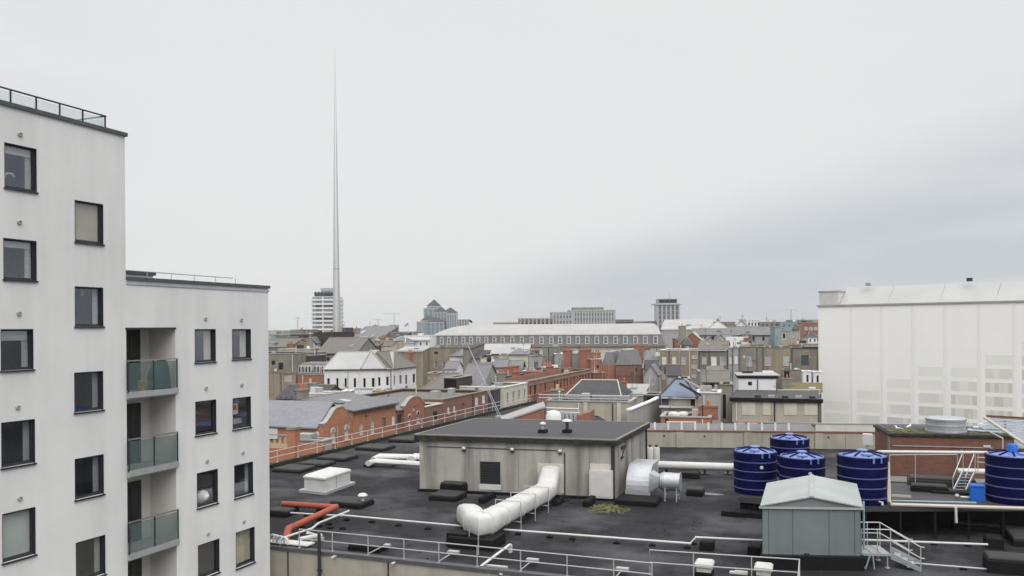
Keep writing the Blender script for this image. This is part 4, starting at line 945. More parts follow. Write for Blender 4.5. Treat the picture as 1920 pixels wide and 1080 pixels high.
def rails(pts, posts_, nm='handrail'):
    for h in (1.0, .55):
        mb = MB(); mb.tube([p + Z * h for p in pts], .024, 8); mb.build(nm, M.galv_rail, t)
    for p in posts_: mb = MB(); mb.tube([p, p + Z * 1.0], .024, 8); mb.build('post', M.galv_rail, t)
for off in (0.02, LD - .05):
    a = o0 - sfr2.n * off; b = a + sfr2.u * LW; c = b + sd_ * 1.1 - Z * drop
    rails([a, b, c, c + sd_ * .15], [a, a + sfr2.u * LW * .55, b, c])
for u, off in ((.1, .1), (LW - .1, .1), (.1, LD - .1), (LW - .1, LD - .1)):
    p = o0 + sfr2.u * u - sfr2.n * off; mb = MB(); mb.tube([zz(p, ZR), p - Z * .08], .03, 6); mb.lathe(zz(p, ZR), [(.1, 0), (.1, .03)], 10); mb.build('leg', M.galv_rail, t)
mb = MB(); p = zz(o0 - sfr2.n * -.12, ZR); mb.tube([p + sfr2.u * .1, p + sfr2.u * .28 + Z * .55], .035, 6); mb.tube([p + sfr2.u * .45, p + sfr2.u * .4 + Z * .55], .03, 6)
solo(mb, 'pipe_offcut', M.ltblue, 'light blue pipe offcuts leaning under the stair landing', 'pipe', p)
mb = MB(); p = zz(fr_, 0) + sfr2.u * .22 - sfr2.n * .2; mb.tube([zz(p, zl + .2), zz(p, zl + .75), zz(p, ze + .18)], .04, 8)
solo(mb, 'standpipe', M.ltblue, 'pale blue standpipe rising against the right corner of the grey shed', 'pipe', zz(p, zl))

# small white vents in the front guard rail enclosure ----------------
for x, y, s_, lab in ((1321, 1077, .62, 'small white vent unit on a black curb inside the short guard rail'), (1432, 1084, .6, 'small white vent unit below the left foot of the shed, right of its twin')):
    p = G(x, y, ZR + .003); t = thing('vent_unit', lab, 'vent', p, 'small white vent units')
    mb = MB(); mb.bbox(p, s_ * 1.1, s_ * 1.1, .16, .03); mb.build('curb', M.black, t)
    mb = MB(); mb.bbox(p + Z * .162, s_ * .9, s_ * .9, .2, .02); mb.build('casing', M.white_d, t)
    mb = MB(); mb.bbox(p + Z * .364, s_ * 1.15, s_ * 1.1, .2, .08); mb.build('cowl', M.white, t)
p = G(1385, 1076, ZR); mb = MB(); mb.cbox(p, .7, .16, .08); mb.cbox(p + UD * .1 + Z * .08, .5, .1, .05); solo(mb, 'white_board', M.white, 'short white board lying between the two small white vents', 'board', p)

# scaffold boards near the front rail --------------------------------
p0, p1 = G(897, 1066, ZR + .1), G(957, 1021, ZR + .35); mb = MB(); d = p1 - p0; s_ = Z.cross(d).normalized() * .12; mb.obox(p0 - s_ / 2, d, s_, Z * .04); mb.cbox(zz(p1, ZR), .14, .14, .33)
solo(mb, 'white_plank', M.white, 'white plank leaning behind the front guard rail below the big duct', 'plank', p0)
for x, y, lab in ((927, 1064, 'pale board lying flat below the leaning plank'), (652, 1043, 'short pale bracket on the roof behind the third rail post'), (765, 1054, 'pale bracket on the roof right of the fourth rail post'), (968, 1074, 'pale board end under the front rail')):
    p = G(x, y, ZR + .005); mb = MB(); mb.obox(p - UD * .55, UD * 1.1, WD * .14, Z * .07); mb.obox(p - UD * .55 - WD * .5 , UD * .12, WD * .49, Z * .05); solo(mb, 'board', M.debris, lab, 'board', p)

# brown brick plant room at the right --------------------------------
bl0 = G(1669, 903, ZR); br0 = V((bl0.x + 6.9, bl0.y - 1.6, ZR)); bfr = Fr((bl0.x, bl0.y), (br0.x, br0.y)); zbt = bfr.pix(1672, 813)[1]
t = thing('brick_plant_room', 'brown brick plant room with a mossy flat roof behind the right hand tanks', 'building', bfr.pt(3.4, -2, ZR)); BB = 4.6
mb = MB()
c = [bfr.pt(0, 0, 0), bfr.pt(bfr.L, 0, 0), bfr.pt(bfr.L, -BB, 0), bfr.pt(0, -BB, 0)]
for a, b in zip(c, c[1:] + c[:1]): mb.quad(zz(a, ZR + .003), zz(b, ZR + .003), zz(b, zbt - .14), zz(a, zbt - .14))
mb.build('wall', M.br_br, t)
mb = MB(); bfr.box(mb, -.1, bfr.L + .1, -BB - .1, .1, zbt - .14, zbt); mb.build('roof_slab', M.fascia, t)
mb = MB(); bfr.box(mb, .1, bfr.L - .1, -BB + .1, -.1, zbt + .002, zbt + .03); mb.build('roof_felt', M.felt2, t)
mb = MB(); zc = bfr.pix(1700, 836)[1]; bfr.box(mb, .15, bfr.L - 1.2, .003, .05, zc - .03, zc + .03); mb.build('conduit', M.rend_g, t)
u = bfr.pix(1850, 838)[0]; mb = MB(); bfr.box(mb, u - .2, u + .2, .003, .09, zc + .04, zc + .16); mb.build('strip_light', M.white, t)
mb = MB(); bfr.box(mb, 0.02, bfr.L, .003, .03, ZR + .02, ZR + .35); mb.build('flashing', M.galv_rail, t)
mb = MB(); bfr.box(mb, -.06, -.002, -.5, .05, ZR, zbt - .15); mb.build('corner_post', M.rend_br, t)
mb = MB()
for k in range(90):
    u = random.uniform(.2, 2.6) if k < 60 else random.uniform(4.6, bfr.L - .2); d = random.uniform(-2.6, -.3); r_ = random.uniform(.06, .2)
    mb.ball(bfr.pt(u, d, zbt + .03), r_, 6, (1.3, 1.1, .5))
o = mb.build('moss', M.moss, t); o['kind'] = 'stuff'
cv = bfr.pt(bfr.pix(1774, 812, -1.5)[0], -1.6, zbt + .03)
tv = thing('drum_vent', 'squat galvanised drum vent on the roof of the brown brick plant room', 'vent', cv)
mb = MB(); mb.lathe(cv, [(1.2, 0), (1.2, .08), (1.15, .1), (1.15, .38), (1.17, .4), (1.17, .46), (1.15, .48), (1.15, .74)], 36); mb.build('drum', M.galv, tv)
mb = MB(); mb.lathe(cv + Z * .745, [(1.2, 0), (1.2, .1), (1.12, .14), (.5, .2)], 36); mb.build('lid', M.galv, tv)

# gulls ------------------------------------------------------------
def gull(p, yaw, label):
    d = V((math.cos(yaw), math.sin(yaw), 0)); t = thing('gull', label, 'gull', p)
    mb = MB(); mb.tube([p + d * -.26 + Z * .2, p + d * -.14 + Z * .22, p + Z * .24, p + d * .12 + Z * .27, p + d * .17 + Z * .35, p + d * .2 + Z * .41, p + d * .26 + Z * .415], [.015, .06, .095, .085, .05, .058, .02], 10); mb.build('body', M.bird, t)
    for sg in (-1, 1):
        s_ = V((-d.y, d.x, 0)) * sg; mb = MB(); mb.tube([p + d * .1 + s_ * .08 + Z * .28, p + d * -.08 + s_ * .09 + Z * .27, p + d * -.34 + s_ * .03 + Z * .22], [.05, .055, .012], 8, rx=.02); mb.build('wing', M.bird_g, t)
        mb = MB(); mb.tube([p + s_ * .035 + Z * .18, p + s_ * .035], .009, 5); mb.build('leg', M.pot_y, t)
    mb = MB(); mb.tube([p + d * .25 + Z * .413, p + d * .33 + Z * .4], [.016, .004], 6); mb.build('beak', M.yellow, t)
p = bfr.pt(bfr.pix(1686, 808, -.25)[0], -.3, zbt + .03); gull(p, 2.4, 'white gull standing at the left corner of the brown brick plant room roof')
p = bfr.pt(bfr.pix(1704, 805, -.9)[0], -.9, zbt + .1); gull(p, .6, 'smaller white gull farther right on the moss of the brick plant room roof')

# louvred chiller screen at the right edge ---------------------------
s0, s1_ = P(1815, 828, 52.5), P(1975, 828, 49.5); vfr = Fr((s0.x, s0.y), (s1_.x, s1_.y)); zlo = s0.z; zhi = vfr.pix(1850, 784)[1]
t = thing('louvre_screen', 'pale blue louvred screen with a cream diagonal strut at the right edge', 'screen', vfr.pt(2, 0, ZR))
ns = 9
uA = vfr.pix(1850, 800)[0]
for k in range(ns):
    z = zlo + (zhi - zlo) * k / (ns - 1); mb = MB(); a = vfr.pt(0 if k < 5 else (k - 4) * .32, 0, z); L_ = vfr.L - (0 if k < 5 else (k - 4) * .32)
    mb.obox(a, vfr.u * L_, vfr.n * .14 + Z * -.07, Z * .055); mb.build('slat', M.louvre, t)
for u in (.06, vfr.L * .45, vfr.L - .06): mb = MB(); vfr.box(mb, u - .04, u + .04, -.12, -.04, ZR + .003, zhi if u > 1 else zlo + .9); mb.build('post', M.galv_rail, t)
mb = MB(); vfr.box(mb, uA, vfr.L, -.1, .1, zhi + .08, zhi + .2); mb.build('top_beam', M.br_br, t)
a, b = P(1846, 783, 48.5), P(1936, 842, 44.5); mb = MB(); mb.tube([a, b], .09, 8); mb.build('diagonal_strut', M.cream_pipe, t)
a, b = P(1836, 800, 48.6), P(1880, 822, 47.5); mb = MB(); mb.tube([a, b, zz(b, 17.0)], .05, 8); mb.build('diagonal_strut', M.galv_rail, t)
mb = MB(); vfr.box(mb, .1, vfr.L, -.9, -.13, ZR + .003, zlo - .2); mb.build('chiller_casing', M.rend_g, t)

# steel ladder stair and landing -------------------------------------
t = thing('ladder_stair', 'steep galvanised ladder stair with handrails up to a small white landing', 'stair', G(1785, 930, P2))
a = P(1787, 935, 41.5); a.z = P2; b = P(1806, 883, 42.6); w_ = V((.55, -.12, 0))
for off in (0, 1): mb = MB(); mb.obox(a + w_ * off, b - a, w_.normalized() * .05, Z * .14); mb.build('stringer', M.galv, t)
for k in range(7): p = a + (b - a) * ((k + .5) / 7) + w_ * .09 ; mb = MB(); mb.obox(p, w_ * .9, V((.06, .22, 0)), Z * .035); mb.build('step', M.galv, t)
for off in (0, 1): 
    q_ = [a + w_ * off + Z * .7, b + w_ * off + Z * 1.0, b + w_ * off + V((.1, .35, 1.0))]; mb = MB(); mb.tube(q_, .025, 8); mb.build('handrail', M.galv_rail, t)
    mb = MB(); mb.tube([a + w_ * off + Z * .05, a + w_ * off + Z * .7], .025, 6); mb.build('post', M.galv_rail, t)
    mb = MB(); mb.tube([b + w_ * off, b + w_ * off + Z * 1.0], .025, 6); mb.build('post', M.galv_rail, t)
mb = MB(); mb.obox(b + V((-.2, .02, -.1)), V((2.4, -.5, 0)), V((.3, .85, 0)), Z * .1); mb.build('landing', M.white, t)
for h in (1.0, .7, .45): mb = MB(); mb.tube([b + V((.7, .0, h)), b + V((2.3, -.45, h))], .022, 6); mb.build('rail', M.galv_rail, t)
for f_ in (.7, 1.5, 2.25): mb = MB(); mb.tube([b + V((f_, -.2 * f_ + .02, 0)), b + V((f_, -.2 * f_ + .02, 1.0))], .022, 6); mb.build('post', M.galv_rail, t)
for f_ in (0.2, 2.0): p = b + V((f_, -.2 * f_ + .4, 0)); mb = MB(); mb.tube([zz(p, ZR), zz(p, b.z - .1)], .05, 6); mb.build('leg', M.galv_rail, t)
# thin guard rail before the brick room
pts = [zz(P(1668, 853, 43), P2), zz(P(1716, 853, 43), P2), zz(P(1795, 853, 43), P2)]
zt_ = P(1668, 853, 43).z - P2
rail_thing('guard_rail', 'thin galvanised guard rail between the blue tank and the brown brick plant room', pts, (zt_,), M.galv_rail, .022)
# small things on the roof -------------------------------------------
a = G(938, 783, ZR); t = thing('leaning_mast', 'thin white mast leaning left over the far left corner of the black roof', 'mast', a)
b = V((P(874, 642, a.y).x, a.y + 1, P(874, 642, a.y).z)); s_ = UD * .14
mb = MB(); mb.tube([a - s_, b], .035, 6); mb.build('pole', M.galv_rail, t); mb = MB(); mb.tube([a + s_, b + Z * -.1 + UD * .04], .035, 6); mb.build('pole', M.galv_rail, t)
mb = MB()
for k in range(1, 9):
    q_ = k / 10; w_ = s_ * (1 - q_); p = a + (b - a) * q_; mb.tube([p - w_, p + w_], .015, 5)
mb.build('rungs', M.galv_rail, t); mb = MB(); mb.cbox(a, .9, .6, .2); mb.build('foot', M.galv_rail, t)
p = P(1627, 846, 63.5); p.z = ZR; zb0, zb1 = P(1627, 834, 63.5).z, P(1627, 813, 63.5).z
t = thing('junction_box', 'white box on a short pole in front of the right end of the beige parapet', 'box', p)
mb = MB(); mb.tube([p, zz(p, zb0)], .05, 6); mb.build('pole', M.galv_rail, t); mb = MB(); mb.bbox(zz(p, zb0), .72, .35, zb1 - zb0, .04); mb.build('casing', M.white, t)
mb = MB()
for k in range(160):
    x, y = random.choice([(random.uniform(690, 860), random.uniform(1000, 1050)), (random.uniform(960, 1420), random.uniform(960, 1060)), (random.uniform(600, 780), random.uniform(880, 960)), (random.uniform(1240, 1420), random.uniform(900, 990)), (random.uniform(520, 800), random.uniform(845, 1000))])
    p = G(x, y, ZR + .004); r_ = random.choice([.015, .02, .03, .05]); mb.ball(p, r_, 5, (1.4, 1.2, .35))
struct(mb, 'debris', M.debris, (0, 45, ZR), 'stuff')
for x, y, r_ in ((1142, 956, 1.15), (1372, 958, .4), (1135, 950, .8)):
    c = G(x, y, ZR + .004); mb = MB()
    for k in range(int(110 * r_)):
        q_ = random.uniform(0, 6.283); rr_ = r_ * math.sqrt(random.random()); mb.ball(c + V((math.cos(q_) * rr_ * 1.1, math.sin(q_) * rr_ * .9, 0)), random.uniform(.03, .11) * (1.3 - rr_ / r_ * .8), 6, (1.4, 1.2, .35))
    struct(mb, 'moss', M.moss, c, 'stuff')
for k, (x, y, rx_, ry_) in enumerate(((1331, 926, .75, .3), (1040, 968, .8, .5), (700, 900, 1.2, .7))):
    c = G(x, y, ZR + .006); mb = MB(); mb.poly([c + UD * math.cos(R(a_)) * rx_ * (1 + .2 * math.sin(3.1 * a_)) + WD * math.sin(R(a_)) * ry_ * (1 + .2 * math.cos(2.3 * a_)) for a_ in range(0, 360, 15)])
    if k == 0: struct(mb, 'puddle', M.puddle, c, 'stuff')

# ================================================================== generic town building
def wall_quad(mb, a, b, z0, z1): mb.quad(zz(a, z0), zz(b, z0), zz(b, z1), zz(a, z1))
def holes_from(fr, wins):
    out = []
    for w in wins:
        st = w[-1] if isinstance(w[-1], dict) else {}
        w = [x for x in w if not isinstance(x, dict)]
        if w[0] == 'row':
            _, n, xa, xb, wp, y0, y1 = w; ua, z1 = fr.pix(xa, y0); ub, _ = fr.pix(xb, y0); _, z0 = fr.pix(xa, y1)
            wd = abs(fr.pix(xa + wp / 2, y0)[0] - fr.pix(xa - wp / 2, y0)[0])
            for k in range(n):
                u = ua + (ub - ua) * (k / (n - 1) if n > 1 else 0); out.append(((u - wd / 2, u + wd / 2, z0, z1), st))
        else:
            x0, y0, x1, y1 = w; u0, z1 = fr.pix(x0, (y0)); u1, _ = fr.pix(x1, y0); _, z0 = fr.pix((x0 + x1) / 2, y1); out.append(((u0, u1, z0, z1), st))
    return out
def put_windows(fr, hs, root, rec=.14):
    for h, st in hs:
        if st.get('void'):
            mb = MB(); fr.box(mb, h[0], h[1], -rec, -rec + .03, h[2], h[3]); mb.build(st.get('name', 'opening'), st.get('pane', M.dark), root); continue
        o = window(fr, h, root, st.get('frame', M.white), st.get('pane', M.pane_d), st.get('fw', .09), rec, st.get('bars'), st.get('sill'), 'window', st.get('sillm'))
        if st.get('arch'):
            u0, u1, z0, z1 = h; mb = MB(); n = 9; r_ = (u1 - u0) / 2; um = (u0 + u1) / 2
            for k in range(n):
                q_ = math.pi * k / n; q2 = math.pi * (k + 1) / n
                mb.loft([[fr.pt(um + math.cos(x) * rr_, d, z1 + math.sin(x) * rr_) for rr_ in (r_ * .98, r_ * 1.2)] + [fr.pt(um + math.cos(x) * rr_, d, z1 + math.sin(x) * rr_) for rr_ in (r_ * 1.2, r_ * .98)] for x, d in ((q_, .003), (q2, .003))], True) if 0 else mb.loft([[fr.pt(um + math.cos(x) * r_ * .9, .003, z1 + math.sin(x) * r_ * .9), fr.pt(um + math.cos(x) * r_ * 1.2, .003, z1 + math.sin(x) * r_ * 1.2), fr.pt(um + math.cos(x) * r_ * 1.2, .06, z1 + math.sin(x) * r_ * 1.2), fr.pt(um + math.cos(x) * r_ * .9, .06, z1 + math.sin(x) * r_ * .9)] for x in (q_, q2)])
            mb.build('arch_surround', st.get('archm', M.rend_c), o)
            mb = MB(); mb.poly([fr.pt(um + math.cos(math.pi * k / 8) * r_ * .9, .004, z1 + math.sin(math.pi * k / 8) * r_ * .9) for k in range(9)]); mb.build('pane', st.get('pane', M.pane_d), o)
def chimney(root, p, w, d, z0, z1, m, pots=3, u=UD, v=WD, potm=None):
    mb = MB(); mb.cbox(zz(p, z0), w, d, z1 - z0 - .2, u, v); o = mb.build('chimney', m, root)
    mb = MB(); mb.cbox(zz(p, z1 - .198), w + .16, d + .16, .198, u, v); mb.build('chimney_cap', M.rend_gn if m not in (M.br_red, M.br_or) else m, o)
    for k in range(pots):
        q_ = p + u * (w * ((k + .5) / pots - .5)); mb = MB(); mb.lathe(zz(q_, z1 + .002), [(.15, 0), (.12, .3), (.14, .5), (.12, .55)], 8); mb.build('pot', potm or M.pot, o)
    return o
DR = random.Random(11)
def dress(info, root, fr, rf, zt, L_, depth, bv, k, h, hs, T):
    """drainpipes, gutters, roof boxes, skylights and aerials that a worn town block carries"""
    if zt < 5 or L_ < 2.5: return
    bad = [(a[0][0], a[0][1]) for a in hs]
    def free(u, w=.15): return all(u + w < a or u - w > b for a, b in bad)
    for _ in range(1 + int(L_ > 8)):
        u = DR.uniform(.25, L_ - .25)
        if free(u):
            m = DR.choice([M.anth, M.anth, M.rend_w, M.rend_g]); mb = MB(); mb.tube([fr.pt(u, .08, 0), fr.pt(u, .08, zt - .15)], .06, 6)
            if DR.random() < .6:
                u2 = u + DR.choice([-1, 1]) * DR.uniform(.5, 1.2); z2 = zt - DR.uniform(2, 4)
                if .1 < u2 < L_ - .1: mb.tube([fr.pt(u2, .08, z2 + .6), fr.pt(u2, .08, z2 + .3), fr.pt(u, .08, z2)], .045, 6)
            mb.build('downpipe', m, root)
    if k in ('gable', 'hip', 'mono') and L_ > 3:
        mb = MB(); fr.box(mb, 0, L_, .26, .36, zt - .2, zt - .1); mb.build('gutter', DR.choice([M.anth, M.rend_w, M.anth]), root)
    if k == 'flat':
        for _ in range(DR.randint(1, 3) if L_ > 4 else 1):
            u, d = DR.uniform(.15, .85), DR.uniform(.15, .6); s = DR.uniform(.35, 1.1); c = T(u, d, zt - .35); hh = DR.uniform(.5, 1.3)
            mb = MB(); mb.bbox(c, s * DR.uniform(1, 1.8), s, hh, .04, fr.u, -fr.n); mb.build('roof_unit', DR.choice([M.rend_w, M.rend_g, M.white, M.galv, M.anth, M.rend_b]), root)
        for _ in range(DR.randint(1, 2)):
            c = T(DR.uniform(.1, .9), DR.uniform(.1, .7), zt - .35); hh = DR.uniform(.9, 1.7); mb = MB(); mb.tube([c, c + Z * hh], .07, 6); mb.lathe(c + Z * hh, [(.12, 0), (.14, .08), (.05, .14)], 8); mb.build('vent_pipe', DR.choice([M.galv_rail, M.white, M.anth]), root)
    if k in ('gable', 'mono') and depth > 4 and L_ > 4:
        e = .5 if k == 'gable' else 1
        for _ in range(DR.randint(1, 2)):
            u, v = DR.uniform(.15, .85), DR.uniform(.25, .6); w = .55 / L_; dv = .09
            q_ = [T(a, b * e, zt + h * b + .15) for a, b in ((u - w, v - dv), (u + w, v - dv), (u + w, v + dv), (u - w, v + dv))]
            mb = MB(); mb.loft([q_, [p + Z * .1 for p in q_]]); mb.build('skylight', DR.choice([M.pane_m, M.pane_l, M.pane_d]), root)
    if DR.random() < .5 and L_ > 4 and zt > 8 and not info.get('chim') and k in ('gable', 'mono', 'flat'):
        e_ = DR.choice([.06, .94]); c = T(e_, .5, 0); z1 = zt + (h if k == 'gable' else h * .5) + DR.uniform(.9, 1.8)
        chimney(root, c, .7, DR.uniform(1.2, 2.4), zt - .4, z1, DR.choice([M.br_red, M.br_pu, M.rend_gn, M.rend_br, M.br_grey]), DR.randint(3, 5), -fr.n, fr.u, DR.choice([M.pot, M.pot, M.pot_y]))
    if DR.random() < .45 and zt > 9:
        c = T(DR.uniform(.1, .9), .5, zt - .2); top = zt + h + DR.uniform(1.6, 2.8); mb = MB(); mb.tube([c, zz(c, top)], .03, 5)
        for j in range(4): q_ = zz(c, top - .1 - .16 * j); mb.tube([q_ - fr.u * (.25 + .08 * j), q_ + fr.u * (.25 + .08 * j)], .018, 4)
        mb.build('aerial', M.anth, root)
    for _ in range(DR.choice([0, 0, 0, 1])):
        u, z = DR.uniform(.5, L_ - .5), zt - DR.uniform(1.0, 4.5)
        if free(u, .5): mb = MB(); fr.box(mb, u - .25, u + .25, .003, DR.uniform(.1, .3), z, z + DR.uniform(.25, .5)); mb.build('wall_box', DR.choice([M.rend_w, M.white, M.anth, M.rend_g]), root)
def bld(name, label, xl, Dl, xr, Dr, ytop, wall, depth, wins=(), roof=('flat',), chim=(), cat='building', group=None, rec=.14, z0=0, right=(), rightn=None, coping=None, left=(), ztop=None, back=None, trim=None, exact=False):
    """xl, xr: pixel columns of the facade's ends; Dl, Dr their distances; ytop: pixel row of the eaves at the left end"""
    a, b = P(xl, ytop, Dl), P(xr, ytop, Dr)
    if not exact and abs(Dr - Dl) > .38 * abs(b.x - a.x): Dr = Dl + math.copysign(.3, Dr - Dl) * abs(b.x - a.x); b = P(xr, ytop, Dr)
    fr = Fr((a.x, a.y), (b.x, b.y)); zt = a.z if ztop is None else ztop; L_ = fr.L
    root = thing(name, label, cat, fr.pt(L_ / 2, -depth / 2, 0), group)
    bv = -fr.n * depth if back is None else back.normalized() * depth
    A_, B_ = fr.o, fr.pt(L_, 0, 0); C_, D_ = B_ + bv, A_ + bv
    hs = holes_from(fr, wins); mb = MB(); holed_wall(mb, fr, 0, L_, z0, zt, [h for h, _ in hs], rec)
    rf = Fr((B_.x, B_.y), (C_.x, C_.y)); lf = Fr((D_.x, D_.y), (A_.x, A_.y))
    rh = holes_from(rf, right); lh = holes_from(lf, left)
    holed_wall(mb, rf, 0, depth, z0, zt, [h for h, _ in rh], rec); holed_wall(mb, lf, 0, depth, z0, zt, [h for h, _ in lh], rec)
    wall_quad(mb, C_, D_, z0, zt)
    k = roof[0]; info = dict(root=root, fr=fr, z=zt, L=L_, rf=rf, lf=lf, chim=len(chim) > 0)
    rm = roof[2] if len(roof) > 2 else M.felt2; h = roof[1] if len(roof) > 1 else 0
    def T(u, d, z): return A_ + fr.u * (L_ * u) + bv * d + Z * z
    if k == 'flat':
        mb.build('wall', wall, root, recalc=False); cm = coping or M.rend_g
        m2 = MB(); m2.quad(T(.001, .001, zt - .35), T(.999, .001, zt - .35), T(.999, .999, zt - .35), T(.001, .999, zt - .35)); m2.build('roof_surface', rm, root)
        m2 = MB(); e = .1; w_ = .32; un, vn = fr.u, bv.normalized()
        for (p, q_, r_) in ((A_ - un * e - vn * e, un * (L_ + 2 * e), vn * (w_ + e)), (D_ - un * e - vn * (w_), un * (L_ + 2 * e), vn * (w_ + e)), (A_ - un * e + vn * (w_ + .002), un * (w_ + e), vn * (depth - 2 * w_ - .004)), (B_ + un * e + vn * (w_ + .002), un * -(w_ + e), vn * (depth - 2 * w_ - .004))):
            m2.obox(zz(p, zt + .002), q_, r_, Z * .14)
        m2.build('coping', cm, root)
    elif k == 'gable':                               # ridge along the facade
        for s_ in (0, 1): mb.poly([T(s_, 0, zt), T(s_, 1, zt), T(s_, .5, zt + h)])
        mb.build('wall', wall, root, recalc=False); e = .25 / max(L_, 1); f_ = .3 / depth; hh = h * f_ * 2
        for s_ in (0, 1):
            m2 = MB(); q_ = [T(-e, -f_ if s_ == 0 else 1 + f_, zt - hh), T(1 + e, -f_ if s_ == 0 else 1 + f_, zt - hh), T(1 + e, .5, zt + h), T(-e, .5, zt + h)]; m2.loft([q_, [p + Z * .14 for p in q_]]); m2.build('roof_slope', rm, root)
        m2 = MB(); m2.tube([T(-e, .5, zt + h + .15), T(1 + e, .5, zt + h + .15)], .12, 6); m2.build('ridge_tiles', M.rend_gn, root)
    elif k == 'gable_front':                         # gable end faces us
        for d in ((0, 1) if len(roof) < 4 else (1,)): mb.poly([T(0, d, zt), T(1, d, zt), T(.5, d, zt + h)])
        mb.build('wall', wall, root, recalc=False); f_ = .25 / L_; hh = h * f_ * 2; g = (.2 if len(roof) < 4 else roof[3]) / depth
        for s_ in (0, 1):
            m2 = MB(); ue = -f_ if s_ == 0 else 1 + f_; q_ = [T(ue, -g, zt - hh), T(.5, -g, zt + h), T(.5, 1 + g, zt + h), T(ue, 1 + g, zt - hh)]; m2.loft([q_, [p + Z * .14 for p in q_]]); m2.build('roof_slope', rm, root)
    elif k == 'hip':
        mb.build('wall', wall, root, recalc=False); i0 = roof[3] if len(roof) > 3 else min(.5, depth * .5 / L_); i1 = roof[4] if len(roof) > 4 else i0
        e = .25 / L_; f_ = .25 / depth; zt_ = zt - .02
        c = [T(-e, -f_, zt_), T(1 + e, -f_, zt_), T(1 + e, 1 + f_, zt_), T(-e, 1 + f_, zt_)]; r0, r1 = T(i0, .5, zt + h), T(1 - i1, .5, zt + h)
        for q_ in ((c[0], c[1], r1, r0), (c[1], c[2], r1), (c[2], c[3], r0, r1), (c[3], c[0], r0)): m2 = MB(); m2.poly(q_); m2.build('roof_slope', rm, root)
        m2 = MB(); m2.loft([[x - Z * .15 for x in c], c], True); m2.build('eaves', trim or M.rend_g, root)
        m2 = MB(); m2.tube([r0 + Z * .05, r1 + Z * .05], .11, 6)
        for p, q_ in ((c[0], r0), (c[1], r1)): m2.tube([p + Z * .04, q_ + Z * .04], .09, 6)
        m2.build('ridge_tiles', trim or M.rend_gn, root)
    elif k == 'mono':                                # one slope, high at the back
        for s_ in (0, 1): mb.poly([T(s_, 0, zt), T(s_, 1, zt), T(s_, 1, zt + h)])
        mb.quad(T(0, 1, zt), T(1, 1, zt), T(1, 1, zt + h), T(0, 1, zt + h)); mb.build('wall', wall, root, recalc=False)
        m2 = MB(); e = .2 / L_; f_ = .2 / depth; q_ = [T(-e, -f_, zt - h * f_), T(1 + e, -f_, zt - h * f_), T(1 + e, 1 + f_, zt + h * (1 + f_)), T(-e, 1 + f_, zt + h * (1 + f_))]; m2.loft([q_, [p + Z * .12 for p in q_]]); m2.build('roof_slope', rm, root)
    else: mb.build('wall', wall, root, recalc=False)
    put_windows(fr, hs, root, rec); put_windows(rf, rh, root, rec); put_windows(lf, lh, root, rec)
    dress(info, root, fr, rf, zt, L_, depth, bv, k, h, hs, T)
    for c in chim:                                   # (px, ytop, width, material, pots, depth fraction)
        px, yt, w_, cm, pots, df = c; u, z1 = fr.pix(px, yt, -(depth * df)); p = fr.pt(u, 0, 0) + bv.normalized() * depth * df
        chimney(root, p, w_, .7, zt - .6, z1, cm, pots, fr.u, -fr.n)
    return info
def pipe_down(info, px, m=None, z0=0, fr=None):
    fr = fr or info['fr']; u, _ = fr.pix(px, 700); mb = MB(); mb.tube([fr.pt(u, .08, z0), fr.pt(u, .08, info['z'] - .05)], .07, 6); mb.build('downpipe', m or M.anth, info['root'])
WH = dict(frame=M.white, pane=M.pane_m, bars='sash', sill=True, sillm=M.rend_g)
WL = dict(frame=M.white, pane=M.pane_l, bars='sash', sill=True, sillm=M.rend_g)
WW = dict(frame=M.white, pane=M.pane_w, bars='sash', sill=True, sillm=M.rend_g)
DK = dict(frame=M.anth, pane=M.pane_d, sill=False)
DKW = dict(frame=M.rend_w, pane=M.pane_d, sill=False, fw=.06)
VOID = dict(void=True)

# ================================================================== brick terrace along the side street at the left
SO = V((-25.3, 62.5, 0))
def st_D(px, off=0):
    a, _ = ray(px, 760); o = SO + UD * off; t_ = (a * o.y - o.x) / (WD.x - a * WD.y); return o.y + WD.y * t_
def street(name, label, xl, xr, ytop, wall, depth, off=0, **k): return bld(name, label, xl, st_D(xl, off), xr, st_D(xr, off), ytop, wall, depth, exact=True, **k)
def shaped_gable(info, prof, m, copm, th=.45):
    """parapet gable of a given outline [(u fraction, metres above the eaves)]"""
    fr, z, L_ = info['fr'], info['z'], info['L']
    pts = [(0, 0)] + [(u, h) for u, h in prof] + [(1, 0)]
    mb = MB(); f_ = [fr.pt(u * L_, .02, z + h) for u, h in pts]; b_ = [fr.pt(u * L_, -th, z + h) for u, h in pts]
    mb.loft([f_, b_]); g = mb.build('gable_parapet', m, info['root'])
    mb = MB()
    pp_ = pts[0:1] + pts[1:-1] + pts[-1:]
    for (u0, h0), (u1, h1) in zip(pp_, pp_[1:]):
        a0, a1 = fr.pt(u0 * L_, .07, z + h0 + .003), fr.pt(u1 * L_, .07, z + h1 + .003); n_ = -fr.n * (th + .12)
        mb.loft([[a0, a1, a1 + n_, a0 + n_], [x + Z * .13 for x in (a0, a1, a1 + n_, a0 + n_)]])
    mb.build('gable_coping', copm, g)
AW = dict(frame=M.white, pane=M.pane_l, bars='cross', sill=True, arch=True)
h1 = street('brick_hall', 'orange brick hall with a stepped curved gable and a long purple slate roof reaching left', 605, 660, 801, M.br_or, 26,
            wins=[(620, 812, 628.5, 830, AW), (646, 806, 654, 824, AW)], roof=('gable_front', 2.1, M.slate_p, -.5))
shaped_gable(h1, [(.0, .2), (.12, .35), (.24, .8), (.36, 1.35), (.44, 1.6), (.66, 1.65), (.76, 1.35), (.9, .55), (1.0, .2)], M.br_or, M.rend_g)
hb = thing('ruined_wall', 'low broken brick yard wall with a square pier in front of the brick hall', 'wall', G(560, 850, 8))
